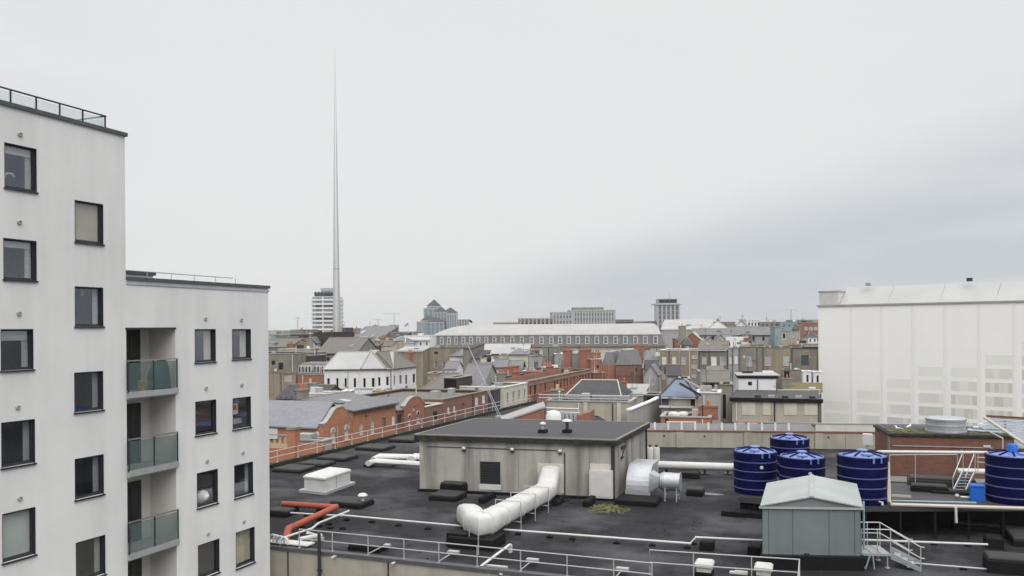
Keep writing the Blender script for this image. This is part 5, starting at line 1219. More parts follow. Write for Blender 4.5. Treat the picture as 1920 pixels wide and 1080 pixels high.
yfr = Fr(tuple(P(480, 830, 77.5))[:2], tuple(P(606, 830, 75.5))[:2])
zy = yfr.pix(575, 832)[1]; ua = yfr.pix(541, 830)[0]; ub = yfr.pix(556, 830)[0]
mb = MB(); yfr.box(mb, 0, ua - .01, -.4, 0, 0, zy - .5); mb.build('brick_length', M.br_or, hb)
mb = MB(); yfr.box(mb, ua, ub, -.6, .2, 0, yfr.pix(548, 806)[1]); pi_ = mb.build('pier', M.br_or, hb)
mb = MB(); yfr.box(mb, ua - .08, ub + .08, -.68, .28, yfr.pix(548, 806)[1] + .002, yfr.pix(548, 806)[1] + .25); mb.build('pier_cap', M.rend_br, pi_)
mb = MB(); yfr.box(mb, ub + .01, yfr.L, -.4, 0, 0, zy); mb.build('brick_length', M.br_or, hb)
yb = bld('lean_to', 'low grey lean-to with a glazed front between the broken wall and the brick hall', 556, 79, 606, 76.6, 826, M.rend_g, 1.6, wins=[('row', 3, 566, 596, 11, 829, 838, dict(frame=M.rend_w, pane=M.pane_m))], roof=('flat',))
yb2 = bld('arched_wall', 'pale yellowish arched yard wall under the eaves of the purple slate roof', 480, 83, 545, 80.5, 815, M.pot_y, .6, wins=[('row', 6, 490, 540, 6, 818, 830, VOID)])
street('brick_range', 'orange brick range with tall pale windows and a white downpipe between the two curved gables', 661, 742, 771, M.br_or, 13,
       wins=[(674, 794, 681, 815, WL), (695, 789, 702.5, 813, WL), (716, 784, 723.5, 803, dict(frame=M.br_br, pane=M.pane_m)), (685, 779, 689, 782, VOID), (735, 780, 741, 797, WW)], roof=('gable', 1.0, M.slate), chim=())
sx = street('brick_link', 'short brick link with a blue grey lead roof left of the second curved gable', 742.5, 757.5, 770, M.br_red, 12, wins=[(745, 778, 754, 796, dict(frame=M.br_br, pane=M.dkbrown))], roof=('gable', 1.1, M.slate), off=-.3)
g2_ = street('curved_gable_house', 'red brick house front with a round topped gable and pale coping', 758, 796, 766, M.br_red, 10,
             wins=[(765, 783, 770, 797, dict(AW, pane=M.pane_d)), (781, 777, 786, 792, dict(AW, pane=M.pane_d)), (773, 761, 779, 770, dict(frame=M.pot_y, pane=M.rend_b))], roof=('gable_front', .9, M.slate, -.5))
shaped_gable(g2_, [(0, .15), (.1, .5), (.22, .85), (.36, 1.08), (.5, 1.15), (.64, 1.08), (.78, .85), (.9, .5), (1, .15)], M.br_red, M.rend_g)
lo_ = street('brick_shop', 'low purple brown brick building with a pale flat roof right of the round gable', 797, 829, 764, M.br_pu, 12, wins=[(812, 772, 822, 790, dict(frame=M.rend_g, pane=M.pane_d))], roof=('flat', 0, M.rend_g), coping=M.rend_c)
street('brick_warehouse', 'long purple brown brick warehouse with small white windows and a grey roof', 829.5, 915, 750, M.br_pu, 14,
       wins=[(839, 763, 843.5, 776, WW), (850, 761, 854.5, 773, WW), (891, 745, 897, 760, WW), (904, 741, 910, 756, WW), (868, 757, 871, 761, VOID)], roof=('flat', 0, M.slate_b), coping=M.rend_gn)
ro_ = bld('slate_roofed_back', 'brown grey slate roofed back building with a square dark opening above the brick warehouse', 782, 135, 856, 131, 738, M.rend_br, 14, wins=[(833, 740, 855, 760, VOID)], roof=('hip', 3.0, M.slate_b, .3, .3))
bld('dark_dormer', 'dark boxy dormer beside the brown grey slate roof', 832, 129, 857, 128, 709, M.dkbrown, 7, wins=[(834, 712, 855, 738, VOID)], roof=('flat',))
bld('grey_slate_house', 'low house with a pale streaked slate roof left of the recessed front', 857, 134, 900, 131.5, 735, M.rend_g, 12, wins=[(866, 738, 871, 748, WL)], roof=('gable', 4.2, M.slate), chim=())
dk_ = street('shade_blue_front', 'recessed front coloured dark blue for shade between the brick warehouse and the cream house', 916, 944, 734, M.dkblue, 8, off=-.6, roof=('flat', 0, M.rend_gn), coping=M.br_pu)  # shade on this recessed wall is put into its dark blue colour
street('cream_house', 'cream painted house front with four narrow windows beside the red brick terrace', 945, 989, 727, M.rend_c, 9, wins=[('row', 4, 952, 984, 3.6, 736, 756, dict(frame=M.rend_c, pane=M.pane_m, sill=True))], roof=('flat', 0, M.rend_gn), coping=M.rend_w)
tr = street('red_brick_terrace', 'red brick terrace with a row of tall arched windows seen along the street', 990, 1108, 716, M.br_red, 9,
       wins=[('row', 6, 994.5, 1040, 3.4, 724, 741, dict(frame=M.br_br, pane=M.pane_d, arch=True, archm=M.br_or)), ('row', 11, 1045, 1104, 2.6, 714, 729, dict(frame=M.br_br, pane=M.pane_d, arch=True, archm=M.br_or)), ('row', 14, 998, 1100, 3, 748, 760, dict(frame=M.rend_w, pane=M.pane_d))], roof=('flat', 0, M.slate_b), coping=M.rend_br)
f_ = tr['fr']
mb = MB(); f_.box(mb, 0, f_.L, .003, .12, tr['z'] - .7, tr['z'] - .5); mb.build('string_course', M.rend_br, tr['root'])
mb = MB(); f_.box(mb, 0, f_.L, .003, .12, f_.pix(990, 743)[1] - .1, f_.pix(990, 743)[1] + .1); mb.build('string_course', M.br_or, tr['root'])
for k in range(7):
    u = f_.L * (k + .02) / 7; mb = MB(); f_.box(mb, u, u + .35, .003, .1, 0, tr['z'] - .71); mb.build('pilaster', M.br_or, tr['root'])
for u, w_ in ((9, 1.8), (29, 2.0)):
    if u < f_.L: chimney(tr['root'], f_.pt(u, -5.5, 0), .9, w_, tr['z'] - .4, tr['z'] + 1.2, M.br_red, 3, -f_.n, f_.u)
mb = MB(); f_.box(mb, .2, f_.L - .2, -4.2, -3.9, tr['z'] - .34, tr['z'] + .5); mb.build('parapet_wall', M.br_red, tr['root'])

# ================================================================== buildings behind, left
wb = bld('white_hall', 'white painted hall with dark windows and pale hipped roofs', 608, 150, 735, 150, 692, M.rend_w, 13,
    wins=[(x0, y0, x1, y1, DKW) for x0, y0, x1, y1 in ((613, 709, 618.5, 726.5), (630, 709, 635, 726), (645.5, 709, 650.5, 727), (662.5, 709, 668, 727), (680.5, 709, 686, 727), (696.5, 708.5, 702.5, 726), (708.5, 707, 713.5, 724), (723.5, 706, 729, 723))] + [(703, 730, 713, 733, VOID), (725, 736, 731, 739, VOID), (618, 741, 630, 744, VOID)], roof=('hip', 2.9, M.white_roof, .1, .05), trim=M.rend_g)
f_ = wb['fr']; z = wb['z']; ua, ub, uc = f_.pix(677, 690)[0], f_.pix(724, 690)[0], f_.pix(690, 690)[0]
mb = MB(); mb.poly([f_.pt(ua, .32, z + .02), f_.pt(ub, .32, z + .02), f_.pt(uc, -3.2, z + 3.3)]); mb.poly([f_.pt(ua, .32, z + .02), f_.pt(uc, -3.2, z + 3.3), f_.pt(uc - .6, -7, z + 3.3), f_.pt(ua, -6, z + 2.3)]); mb.poly([f_.pt(ub, .32, z + .02), f_.pt(uc, -3.2, z + 3.3), f_.pt(uc + .6, -7, z + 3.3), f_.pt(ub, -6, z + 2.3)]); mb.build('cross_hip', M.white_roof, wb['root'])
mb = MB(); 
for q_ in (ua, ub): mb.tube([f_.pt(q_, .3, z + .08), f_.pt(uc, -3.2, z + 3.36)], .13, 6)
mb.build('ridge_tiles', M.rend_g, wb['root'])
mb = MB(); f_.box(mb, 0, f_.L, .003, .1, f_.pix(610, 729)[1] - .1, f_.pix(610, 729)[1] + .05); mb.build('sill_band', M.rend_g, wb['root'])
for x in (674, 640, 704): pipe_down(wb, x, M.rend_w)
pipe_down(wb, 733, M.anth)
wr = bld('white_annex', 'right wing of the white hall turned away, with four dark windows under a grey roof', 736, 150, 780, 159, 690.5, M.rend_w, 7.5,
    wins=[(738.5, 704.5, 741.5, 722, DKW), (749, 703.5, 754, 720, dict(DKW, pane=M.pane_m)), (760, 703, 764, 721, DKW), (774, 701, 779, 718, DKW), (773, 730, 779, 733, VOID), (760, 724, 765, 741, dict(void=True, pane=M.br_br))], exact=True, roof=('hip', 3.0, M.slate_b, .12, .3), chim=((769, 661, 1.6, M.br_red, 2, .5),))
bld('stone_rear_house', 'brown stone back wall with a grey upper storey at the left, beside the apartment block', 446, 176, 556, 170, 663, M.rend_br, 12, wins=[(509, 676, 516, 684, DK), (522, 680, 531, 693, DK), (513, 690, 519, 700, WW)], roof=('flat', 0, M.slate), coping=M.rend_g)
bld('tan_stone_wall', 'tan stone wall storey below the brown stone back wall', 436, 172, 555, 166, 698, M.br_tan, 3, wins=[(532, 702, 548, 716, dict(void=True, pane=M.rend_b))], coping=M.rend_br)
db = bld('dormer_house', 'house with grey mansard, white dormer windows and a red brick band', 558, 166, 607, 164, 702, M.br_red, 10, roof=('flat', 0, M.slate_d), coping=M.rend_g)
f_ = db['fr']; z = db['z']
mb = MB(); mb.loft([[f_.pt(u, -.2, z + .15), f_.pt(u, -1.2, z + 2.2), f_.pt(u, -5, z + 2.4), f_.pt(u, -5, z + .15)] for u in (.05, f_.L - .05)]); mb.build('mansard', M.slate, db['root'])
for x in (561.5, 567.5, 574, 580, 590, 596, 604):
    u = f_.pix(x, 693)[0]; mb = MB(); f_.box(mb, u - .28, u + .28, -1.1, -.1, z + .3, z + 1.75); o = mb.build('dormer', M.white, db['root']); mb = MB(); f_.box(mb, u - .17, u + .17, -.099, -.08, z + .42, z + 1.6); mb.build('pane', M.pane_d, o)
bld('slate_attic', 'dark blue slate attic block above the dormer house', 560, 176, 582, 175, 667, M.slate_d, 6, roof=('flat', 0, M.slate), coping=M.rend_g)
bld('low_slate_shed', 'low brick shed with a dark slate roof left of the white hall', 520, 138, 604, 136, 747, M.br_pu, 9, wins=[('row', 8, 526, 598, 4, 744, 752, dict(frame=M.br_br, pane=M.dkbrown))], roof=('gable', 1.9, M.slate_d))
bld('cream_plant_boxes', 'cream painted rooftop boxes between the slate roofs and the white hall', 572, 118, 640, 118, 739, M.rend_c, 4, roof=('flat', 0, M.rend_c), coping=M.rend_w, wins=[(618, 752, 628, 760, dict(void=True, pane=M.rend_g))])
bld('cream_ac_boxes', 'small cream air conditioning cabin left of the white hall base', 643, 128, 658, 128, 734, M.rend_c, 3, roof=('flat', 0, M.rend_c), coping=M.rend_w, wins=[(648, 738, 654, 744, dict(void=True, pane=M.rend_g))])
bld('beige_cabin', 'small beige cabin with two dark vents on the grey roof before the white hall', 698, 122, 717, 122, 733, M.rend_b, 3, roof=('flat', 0, M.rend_c), coping=M.pot_y, wins=[(702, 735, 706, 738, VOID), (709, 735, 713, 738, VOID)])
bld('grey_gable_house', 'grey slated gable house behind the white hall roof', 595, 194, 668, 190, 662, M.rend_gn, 12, wins=[(612, 670, 618, 676, DK)], roof=('gable', 3.4, M.slate_b), chim=((582, 636, 1.2, M.rend_gn, 2, .5),))
bld('skylight_roof', 'pale blue grey metal roof immediately behind the base of the tall spire', 640, 204, 663, 203, 648, M.rend_g, 10, roof=('mono', 1.9, M.bluer))
bld('low_parapet_house', 'low house with cream parapets at the left behind the brown stone wall', 522, 196, 583, 194, 655, M.rend_b, 14, wins=[(540, 660, 545, 668, WL), (553, 660, 558, 668, WL)], roof=('flat', 0, M.rend_g), coping=M.rend_c, chim=((545, 644, 1.6, M.br_pu, 4, .6), (570, 642, 2.2, M.rend_gn, 3, .7)))
bld('red_pot_house', 'narrow brown house with a row of chimney pots at the far left', 470, 208, 545, 203, 649, M.rend_br, 10, roof=('gable', 1.6, M.slate_b), chim=((538, 640, 2.6, M.br_pu, 5, .5),))
bld('dark_roof_block', 'dark brown flat clad block in front of the white tower', 588, 236, 626, 234, 624, M.dkbrown, 12, roof=('flat', 0, M.slate_d), coping=M.dkbrown, chim=((618, 622, 1.5, M.rend_w, 0, .05),))
bld('grey_blue_block', 'blue grey office block left of the dark brown block', 544, 242, 588, 240, 627, M.dkblue, 12, wins=[(557, 633, 561, 641, WW), (568, 631, 574, 640, DK), (549, 630, 553, 638, DK)], roof=('flat', 0, M.slate_d), coping=M.rend_g)
bld('pale_block', 'pale grey block with a teal scaffold corner at the far left', 430, 255, 543, 248, 628, M.conc_far, 12, wins=[(518, 638, 530, 642, VOID)], roof=('flat', 0, M.rend_g), coping=M.rend_g)
bld('teal_hoist', 'narrow teal wrapped hoist tower at the far left', 508, 232, 516, 232, 629, M.teal, 2.0, roof=('flat', 0, M.teal), coping=M.teal)
bld('big_slate_shed', 'large grey slate roofed building right of the spire with a tall back wall', 641, 256, 706, 254, 640, M.slate, 22, roof=('mono', 4.6, M.slate), coping=M.rend_g, chim=())
bld('dark_cube', 'small dark blue cube on the skyline right of the spire', 642, 268, 656, 268, 615, M.dkblue, 5, roof=('flat', 0, M.slate_d), coping=M.dkblue)
bld('flat_slab', 'long low brown roof slab on the skyline right of the dark cube', 657, 300, 700, 298, 617, M.slate, 6, roof=('flat', 0, M.slate_b), coping=M.rend_br)
bld('brown_stub_tower', 'stubby dark stone tower right of the large slate roof', 706, 300, 714, 300, 618, M.rend_br, 4, wins=[(708, 622, 711, 628, VOID)], roof=('flat', 0, M.slate_d), coping=M.dkbrown)
bld('cream_box_house', 'blank cream box shaped stair tower behind the white hall', 676, 216, 695, 216, 632, M.rend_b, 8, roof=('flat', 0, M.rend_c), coping=M.rend_c)
bld('beige_wall_house', 'long beige rear wall between the cream stair tower and the white classical building', 695, 222, 733, 220, 640, M.rend_b, 8, wins=[(699, 650, 702, 656, WL)], roof=('flat', 0, M.rend_gn), coping=M.rend_b, chim=((697, 636, 1.4, M.rend_gn, 3, .3), (716, 633, 1.8, M.rend_gn, 4, .5), (722, 631, 1.4, M.rend_gn, 3, .7)))
cb_ = bld('classical_building', 'white stone classical building with arched windows left of the long mansard', 758, 240, 806, 238, 630, M.rend_w, 14, wins=[('row', 4, 766, 800, 3, 642, 648, DKW)], roof=('flat', 0, M.rend_g), coping=M.rend_w)
f_ = cb_['fr']; mb = MB(); f_.box(mb, -.2, f_.L + .2, .003, .5, cb_['z'] - 1.3, cb_['z'] - .8); mb.build('cornice', M.rend_w, cb_['root'])
bld('classical_wing', 'lower white wing with three dark arched windows beside the classical building', 730, 232, 758, 231, 643, M.rend_w, 10, wins=[('row', 3, 735.5, 753, 3, 648, 653.5, dict(DKW, arch=True, archm=M.rend_w))], roof=('hip', 1.6, M.slate, .3, .3), trim=M.rend_w)
bld('white_lean_roof', 'low building with a bright white roof strip in front of the classical wing', 745, 200, 793, 199, 658, M.br_tan, 7, roof=('mono', .7, M.white_roof))
bld('dark_chimney_house', 'dark roofed house with two chimney stacks before the classical building', 724, 262, 756, 260, 634, M.rend_gn, 8, roof=('gable', 1.5, M.slate_d), chim=((731, 625, 2.0, M.rend_gn, 3, .5), (748, 626, 2.2, M.rend_gn, 4, .5)))

# ================================================================== long mansard building
mn = bld('mansard_building', 'long pale building with a grey mansard roof and a row of white dormer windows', 800, 243, 1247, 232, 651, M.rend_c, 26,
         wins=[('row', 12, 985, 1235, 5, 656, 666, WL), ('row', 8, 850, 960, 4, 655, 660, WH)], roof=('none',))
f_, z, rt = mn['fr'], mn['z'], mn['root']; L_ = f_.L
mb = MB(); mb.obox(f_.pt(0, 0, z), f_.u * L_, f_.n * -26, Z * .02)
mb.build('wall_head', M.rend_c, rt)
mb = MB(); f_.box(mb, -.4, L_ + .4, -.3, .6, z + .021, z + .5); mb.build('cornice', M.rend_br, rt)
zm = z + 3.3; zr = z + 6.6
def ring_(ix, zq, e0, e1): return [f_.pt(e0, -ix, zq), f_.pt(L_ - e1, -ix, zq), f_.pt(L_ - e1, -26 + ix, zq), f_.pt(e0, -26 + ix, zq)]
r0, r1, r2 = ring_(.3, z + .5, 0, 0), ring_(1.3, zm, 1.0, 1.0), ring_(11, zr, 12, 3.2)
for j, nm in enumerate(('mansard_slope', 'mansard_slope', 'mansard_slope', 'mansard_slope')):
    mb = MB(); mb.quad(r0[j], r0[(j + 1) % 4], r1[(j + 1) % 4], r1[j]); mb.build(nm, M.slate, rt)
    mb = MB(); q_ = [[r1[i_] + (r2[i_] - r1[i_]) * t_ + Z * (1.0 * math.sin(math.pi * t_) * (1 - .25 * t_)) for i_ in (j, (j + 1) % 4)] for t_ in (0, .12, .28, .46, .65, .83, 1)]
    for p_, s_ in zip(q_, q_[1:]): mb.poly((p_[0], p_[1], s_[1], s_[0]), True)
    mb.build('upper_roof', M.zinc, rt)
mb = MB(); mb.poly([p + Z * .003 for p in r2]); mb.build('upper_roof', M.zinc, rt)
mb = MB(); f_.box(mb, .8, L_ - .8, -1.45, -1.1, zm + .003, zm + .22); mb.build('mansard_curb', M.zinc, rt)
for x in (802.5, 814.7, 827.7, 841.3, 854.9, 868.5, 882.8, 896.4, 911.4, 926.4, 942, 960.4, 978, 996.8, 1015, 1033.5, 1049.9, 1066.2, 1083.2, 1100.9, 1118.6, 1135.6, 1154, 1172.4, 1191.5, 1209.9, 1229):
    u = f_.pix(x, 640)[0]; w_ = .52 + .18 * (x - 800) / 430; u = max(u, w_ + .6)
    mb = MB(); f_.box(mb, u - w_, u + w_, -1.4, -.25, z + .75, z + 2.95); o = mb.build('dormer', M.white, rt)
    mb = MB(); f_.box(mb, u - w_ * .6, u + w_ * .6, -.249, -.23, z + 1.0, z + 2.7); mb.build('pane', M.pane_m, o)
    mb = MB(); f_.box(mb, u - w_ * .6, u + w_ * .6, -.229, -.2, z + 1.8, z + 1.92); mb.build('sash_bar', M.white, o)
    mb = MB(); f_.box(mb, u - w_ - .1, u + w_ + .1, -1.42, -.18, z + 2.952, z + 3.1); mb.build('dormer_roof', M.zinc, o)

# ================================================================== backs of houses below the mansard
bld('brown_rear_house', 'tall brown grey rear wall with small windows below the left end of the mansard', 795, 205, 842, 203, 653, M.br_tan, 12, wins=[(814, 676, 821, 690, WH), (829, 677, 835, 692, WH), (815, 694, 823, 697, dict(void=True, pane=M.rend_c)), (814, 659, 821, 664, DK), (791.0 + 5, 704, 803, 709, dict(void=True, pane=M.rend_c))], roof=('flat', 0, M.slate_b), coping=M.rend_gn)
pb_ = bld('white_rear_house', 'white rear wall of a house with two narrow windows', 842.5, 202, 868, 201, 668, M.rend_w, 10, wins=[(846, 676, 851, 692, dict(frame=M.rend_g, pane=M.pane_l, sill=True)), (860, 684, 865, 701, dict(frame=M.rend_g, pane=M.pane_m, sill=True))], roof=('mono', 1.6, M.slate), chim=((850, 655, 1.8, M.rend_w, 3, .6),))
bld('dark_stone_return', 'dark brown stone return wall right of the white rear house', 868.5, 199, 883, 198, 654, M.rend_br, 10, roof=('mono', 1.0, M.slate_d))
bld('mossy_rear_house', 'green stained rear wall with small dark vents', 884, 197, 900, 196, 672, M.rend_gn, 8, wins=[(887, 683, 891, 686, VOID), (887, 690, 891, 693, VOID)], roof=('mono', 1.6, M.slate_d), chim=())
bld('pale_narrow_house', 'narrow pale rear wall left of the dark gap', 901, 196, 912, 196, 672, M.rend_c, 9, roof=('flat', 0, M.slate), coping=M.rend_g)
bld('dark_gap_house', 'dark recessed rear wall with a tall black window between two pale walls', 912.5, 199, 920, 199, 666, M.dkblue, 7, wins=[(915, 673, 919, 686, VOID)], roof=('flat', 0, M.slate_d))
bld('white_block_house', 'blank pale grey square rear wall below the mansard', 921, 195, 936, 195, 672, M.rend_w, 8, wins=[(924, 696, 930, 698, VOID)], roof=('flat', 0, M.slate), coping=M.rend_g)
bld('grey_roof_house', 'house with a pale pitched roof and white dormer cheeks below the mansard', 905, 214, 990, 212, 663, M.rend_g, 9, wins=[(925, 667, 930, 672, WL)], roof=('gable', 2.4, M.zinc), chim=((957, 650, 1.0, M.rend_br, 2, .5), (990, 652, 1.6, M.rend_w, 3, .5)))
bld('beige_return_house', 'beige rear wall left of the cream house with two black windows', 936.5, 194, 953, 194, 666, M.rend_b, 9, roof=('flat', 0, M.slate), coping=M.rend_g)
bld('cream_two_window_house', 'cream rear wall with two black windows', 954, 193, 990, 192, 665, M.rend_c, 9, wins=[(963, 675, 969, 690, DK), (976.5, 675, 982.5, 689, DK)], roof=('mono', .9, M.slate), chim=())
bld('grey_chimney_house', 'grey house with a broad blank chimney breast below the mansard', 991, 192, 1016, 191, 668, M.rend_g, 10, wins=[(1000, 678, 1010, 690, dict(frame=M.rend_w, pane=M.pane_m)), (1004, 658, 1007, 662, VOID)], roof=('flat', 0, M.slate_b), coping=M.rend_g, chim=((1003, 656, 2.0, M.rend_br, 3, .4),))
bld('blank_gable_house', 'blank olive grey gable wall between two slate roofs', 1016.5, 194, 1040, 193, 651, M.rend_gn, 10, roof=('flat', 0, M.slate), coping=M.rend_gn)
bld('teal_window_house', 'grey house with a teal window left of the first red chimney', 1040, 190, 1056, 190, 664, M.rend_g, 9, wins=[(1047, 672, 1051, 684, dict(frame=M.white, pane=M.teal))], roof=('flat', 0, M.slate_d), coping=M.rend_w)
bld('red_stack_house', 'grey house between two massive red brick chimney stacks', 1056, 186, 1108, 184, 664, M.rend_g, 9, wins=[], roof=('flat', 0, M.slate), coping=M.rend_g, chim=())
hr = bpy.data.objects.get('red_stack_house')
for x0, x1, yt in ((1057, 1070, 656), (1088, 1106, 655)):
    fr_ = Fr(tuple(P(1056, 660, 184))[:2], tuple(P(1108, 660, 182))[:2]); u0, z1 = fr_.pix(x0, yt); u1, _ = fr_.pix(x1, yt); mb = MB(); fr_.box(mb, u0, u1, -1.2, .4, 0, z1 - .3); o = mb.build('chimney', M.br_red, hr)
    mb = MB(); fr_.box(mb, u0 - .12, u1 + .12, -1.32, .52, z1 - .298, z1); mb.build('chimney_cap', M.br_red, o)
    for k in range(4): mb = MB(); mb.lathe(fr_.pt(u0 + (u1 - u0) * (k + .5) / 4, -.4, z1 + .002), [(.15, 0), (.12, .4), (.14, .5)], 8); mb.build('pot', M.pot, o)
bld('red_planter_house', 'low brick extension topped by a red parapet left of the red brick terrace', 944, 168, 958, 167, 689, M.br_red, 6, roof=('flat', 0, M.redroof), coping=M.br_red)
bld('orange_extension', 'low orange roofed extension above the left end of the red brick terrace', 978, 165, 1016, 168, 698, M.br_or, 5, wins=[], roof=('flat', 0, M.redroof), coping=M.br_or)
bld('tarp_extension', 'low red roofed outhouse with clutter behind the red brick terrace', 1018, 176, 1052, 178, 691, M.br_red, 5, roof=('flat', 0, M.redroof), coping=M.rend_br, chim=((1024, 681, 1.6, M.br_or, 2, .5),))
bld('green_stained_parapet', 'low green stained parapet wall in front of the house backs', 902, 158, 985, 156, 707, M.rend_gn, 10, roof=('flat', 0, M.felt2), coping=M.rend_gn)
# ================================================================== right of the red terrace
rb = bld('red_brick_block', 'big plain red brick block with a grey slate mansard in the middle distance', 1154, 182, 1204, 178, 682, M.br_pu, 12, wins=[], roof=('none',), left=())
f_, z, rt = rb['fr'], rb['z'], rb['root']; L_ = f_.L
def msd(info, h, inset, dep, m):
    f_, z, rt = info['fr'], info['z'], info['root']; L_ = f_.L
    a = [f_.pt(0, 0, z), f_.pt(L_, 0, z), f_.pt(L_, -dep, z), f_.pt(0, -dep, z)]; b = [f_.pt(inset, -inset, z + h), f_.pt(L_ - inset, -inset, z + h), f_.pt(L_ - inset, -dep + inset, z + h), f_.pt(inset, -dep + inset, z + h)]
    for j in range(4): mb = MB(); mb.quad(a[j], a[(j + 1) % 4], b[(j + 1) % 4], b[j]); mb.build('mansard_slope', m, rt)
    mb = MB(); mb.loft([b, [p + Z * .12 for p in b]]); mb.build('roof_top', M.rend_g, rt)
msd(rb, 3.0, 1.0, 12, M.slate)
mb = MB(); f_.box(mb, -.1, L_ + .1, .003, .15, z - .25, z - .02); mb.build('gutter', M.rend_gn, rt)
mb = MB(); f_.box(mb, 0, L_, .003, .05, f_.pix(1160, 705)[1] - .08, f_.pix(1160, 705)[1] + .08); mb.build('string_course', M.br_br, rt)
ob = bld('orange_brick_return', 'bright orange brick side wall left of the big red brick block', 1128, 184, 1153.5, 182.5, 684, M.br_or, 11, roof=('none',)); msd(ob, 2.8, .8, 11, M.slate)
bld('pink_gable', 'narrow pink and cream end wall at the right end of the red brick terrace', 1108, 180, 1129, 181, 674, M.br_red, 6, wins=[(1119, 685, 1123, 691, VOID)], roof=('flat', 0, M.br_red), coping=M.rend_c, chim=((1115, 661, 2.6, M.br_red, 4, .5),))
bld('brown_shutter_front', 'dark red brown low front below the orange brick wall', 1112, 176, 1134, 176, 700, M.br_br, 4, roof=('flat', 0, M.redroof), coping=M.rend_br)
bld('roof_slope_house', 'house with a grey slate slope falling right from the big red brick block', 1205, 178, 1222, 177, 690, M.rend_br, 7, wins=[(1212, 712, 1217, 724, dict(frame=M.rend_w, pane=M.pane_l))], roof=('mono', 3.4, M.slate), chim=((1197, 648, 2.0, M.br_red, 3, .6),))
bld('red_chimney_back', 'dark back house with a red brick chimney behind the big red brick block', 1205, 200, 1240, 198, 668, M.rend_br, 8, wins=[(1223, 662 + 10, 1227, 680, DK)], roof=('flat', 0, M.slate_b), coping=M.rend_c, chim=((1213, 652, 1.6, M.br_red, 2, .3),))
bld('brown_infill_house', 'dark red brown house in the gap left of the tan stone terrace', 1220, 188, 1237, 187, 686, M.br_br, 6, wins=[(1226, 700, 1231, 712, DK)], roof=('mono', 1.8, M.slate_b))
SW = dict(frame=M.white, pane=M.pane_w, bars='sash', sill=True, sillm=M.rend_br); SG = dict(frame=M.white, pane=M.pane_m, bars='cross', sill=True, sillm=M.rend_br); SL = dict(frame=M.white, pane=M.pane_l, bars='cross', sill=True, sillm=M.rend_br)
st_ = bld('tan_stone_house', 'tan stone house back with three pale upper windows and a white downpipe', 1237, 190, 1309, 187, 657, M.br_tan, 12,
    wins=[(1241, 668, 1250, 684, SW), (1260, 668, 1268, 684, SW), (1278, 668, 1286, 684, SL), (1241.5, 695, 1250, 712, dict(SL, pane=M.rend_b)), (1260, 693, 1268, 712, dict(SL, pane=M.rend_b)), (1297, 665, 1307, 673, SL), (1297, 682, 1307, 691, dict(SL, pane=M.rend_b)), (1297, 700, 1307, 708, dict(SL, pane=M.rend_b))], roof=('flat', 0, M.rend_c), coping=M.rend_w, trim=None)
pipe_down(st_, 1274, M.white); pipe_down(st_, 1255, M.anth)
gt = bld('grey_sash_house', 'sooty grey house back with two rows of three sash windows', 1309.5, 188, 1363, 186, 656, M.br_grey, 11,
    wins=[(1316, 668, 1325, 683, SL), (1333, 668, 1344, 686, SW), (1350, 668, 1361, 685, SL), (1317, 697, 1326, 711, SL), (1335, 695, 1345, 713, SG), (1351, 695, 1361, 713, SL)], roof=('gable', 1.8, M.slate_b), chim=((1360, 650, 1.4, M.rend_gn, 3, .2),))
pipe_down(gt, 1311); pipe_down(gt, 1330)
gp = bld('grey_pipe_house', 'narrow grey house back laced with drainpipes', 1363.5, 187, 1385, 186, 653, M.rend_g, 11, wins=[(1367, 668, 1372, 683, SW), (1377, 667, 1384, 683, SW), (1367, 697, 1372, 706, SG), (1377, 696, 1383, 706, SL)], roof=('flat', 0, M.slate), coping=M.rend_g)
pipe_down(gp, 1374); pipe_down(gp, 1365); pipe_down(gp, 1386)
bl2 = bld('brown_sash_house', 'brown grey house back with one tall pale sash window and a white floodlight', 1386, 187, 1430, 185, 651, M.rend_br, 11, wins=[(1400, 667, 1410, 687, SL), (1393, 665, 1398, 671, dict(void=True, pane=M.white))], roof=('flat', 0, M.slate_b), coping=M.rend_br, chim=((1420, 645, 3.0, M.rend_gn, 0, .3),))
pipe_down(bl2, 1431)
tb_ = bld('tan_brick_house', 'tan brick house back with two tall sash windows', 1431, 187, 1485, 185, 652, M.br_tan, 11, wins=[(1434, 667, 1446, 686, SL), (1469, 666, 1480, 686, SL)], roof=('flat', 0, M.slate_b), coping=M.rend_gn)
pipe_down(tb_, 1484)
bld('brown_opening_house', 'brown house back with a deep dark blue opening beside the white sheeted building', 1485.5, 187, 1543, 184, 654, M.rend_br, 11, wins=[(1502, 666, 1516, 685, dict(void=True, pane=M.dkblue)), (1517, 667, 1519, 671, dict(void=True, pane=M.white))], roof=('flat', 0, M.slate_b), coping=M.dkbrown, chim=((1490, 646, 2.6, M.rend_gn, 4, .4),))
bld('stone_return', 'low stone return with a dark arch below the tan brick house', 1468, 178, 1500, 177, 694, M.rend_br, 6, wins=[(1470, 696, 1480, 714, VOID)], roof=('flat', 0, M.slate_b), coping=M.rend_br)
for x0, x1, yt, lab in ((1506, 1521, 697, 'left of two white vent towers beside the white sheeted building'), (1525, 1541, 698, 'right of two white vent towers, touching the white sheeted building')):
    bld('vent_tower', lab, x0, 152, x1, 151, yt, M.rend_w, 3, wins=[(x0 + 6, yt + 6, x0 + 10, yt + 19, VOID)], roof=('flat', 0, M.rend_g), coping=M.rend_w)
bld('olive_roof_shed', 'low shed with an olive yellow sloping roof', 1470, 133, 1540, 131, 734, M.dkbrown, 7, roof=('mono', .9, M.olive))
rp = [zz(P(x, 745, 112), P(1500, 746, 112).z) for x in (1458, 1478, 1497, 1516, 1537)]
rail_thing('guard_rail', 'white guard rail on the flat roof between the white cabin and the sheeted building', rp, (1.1, .55), M.white, .05)
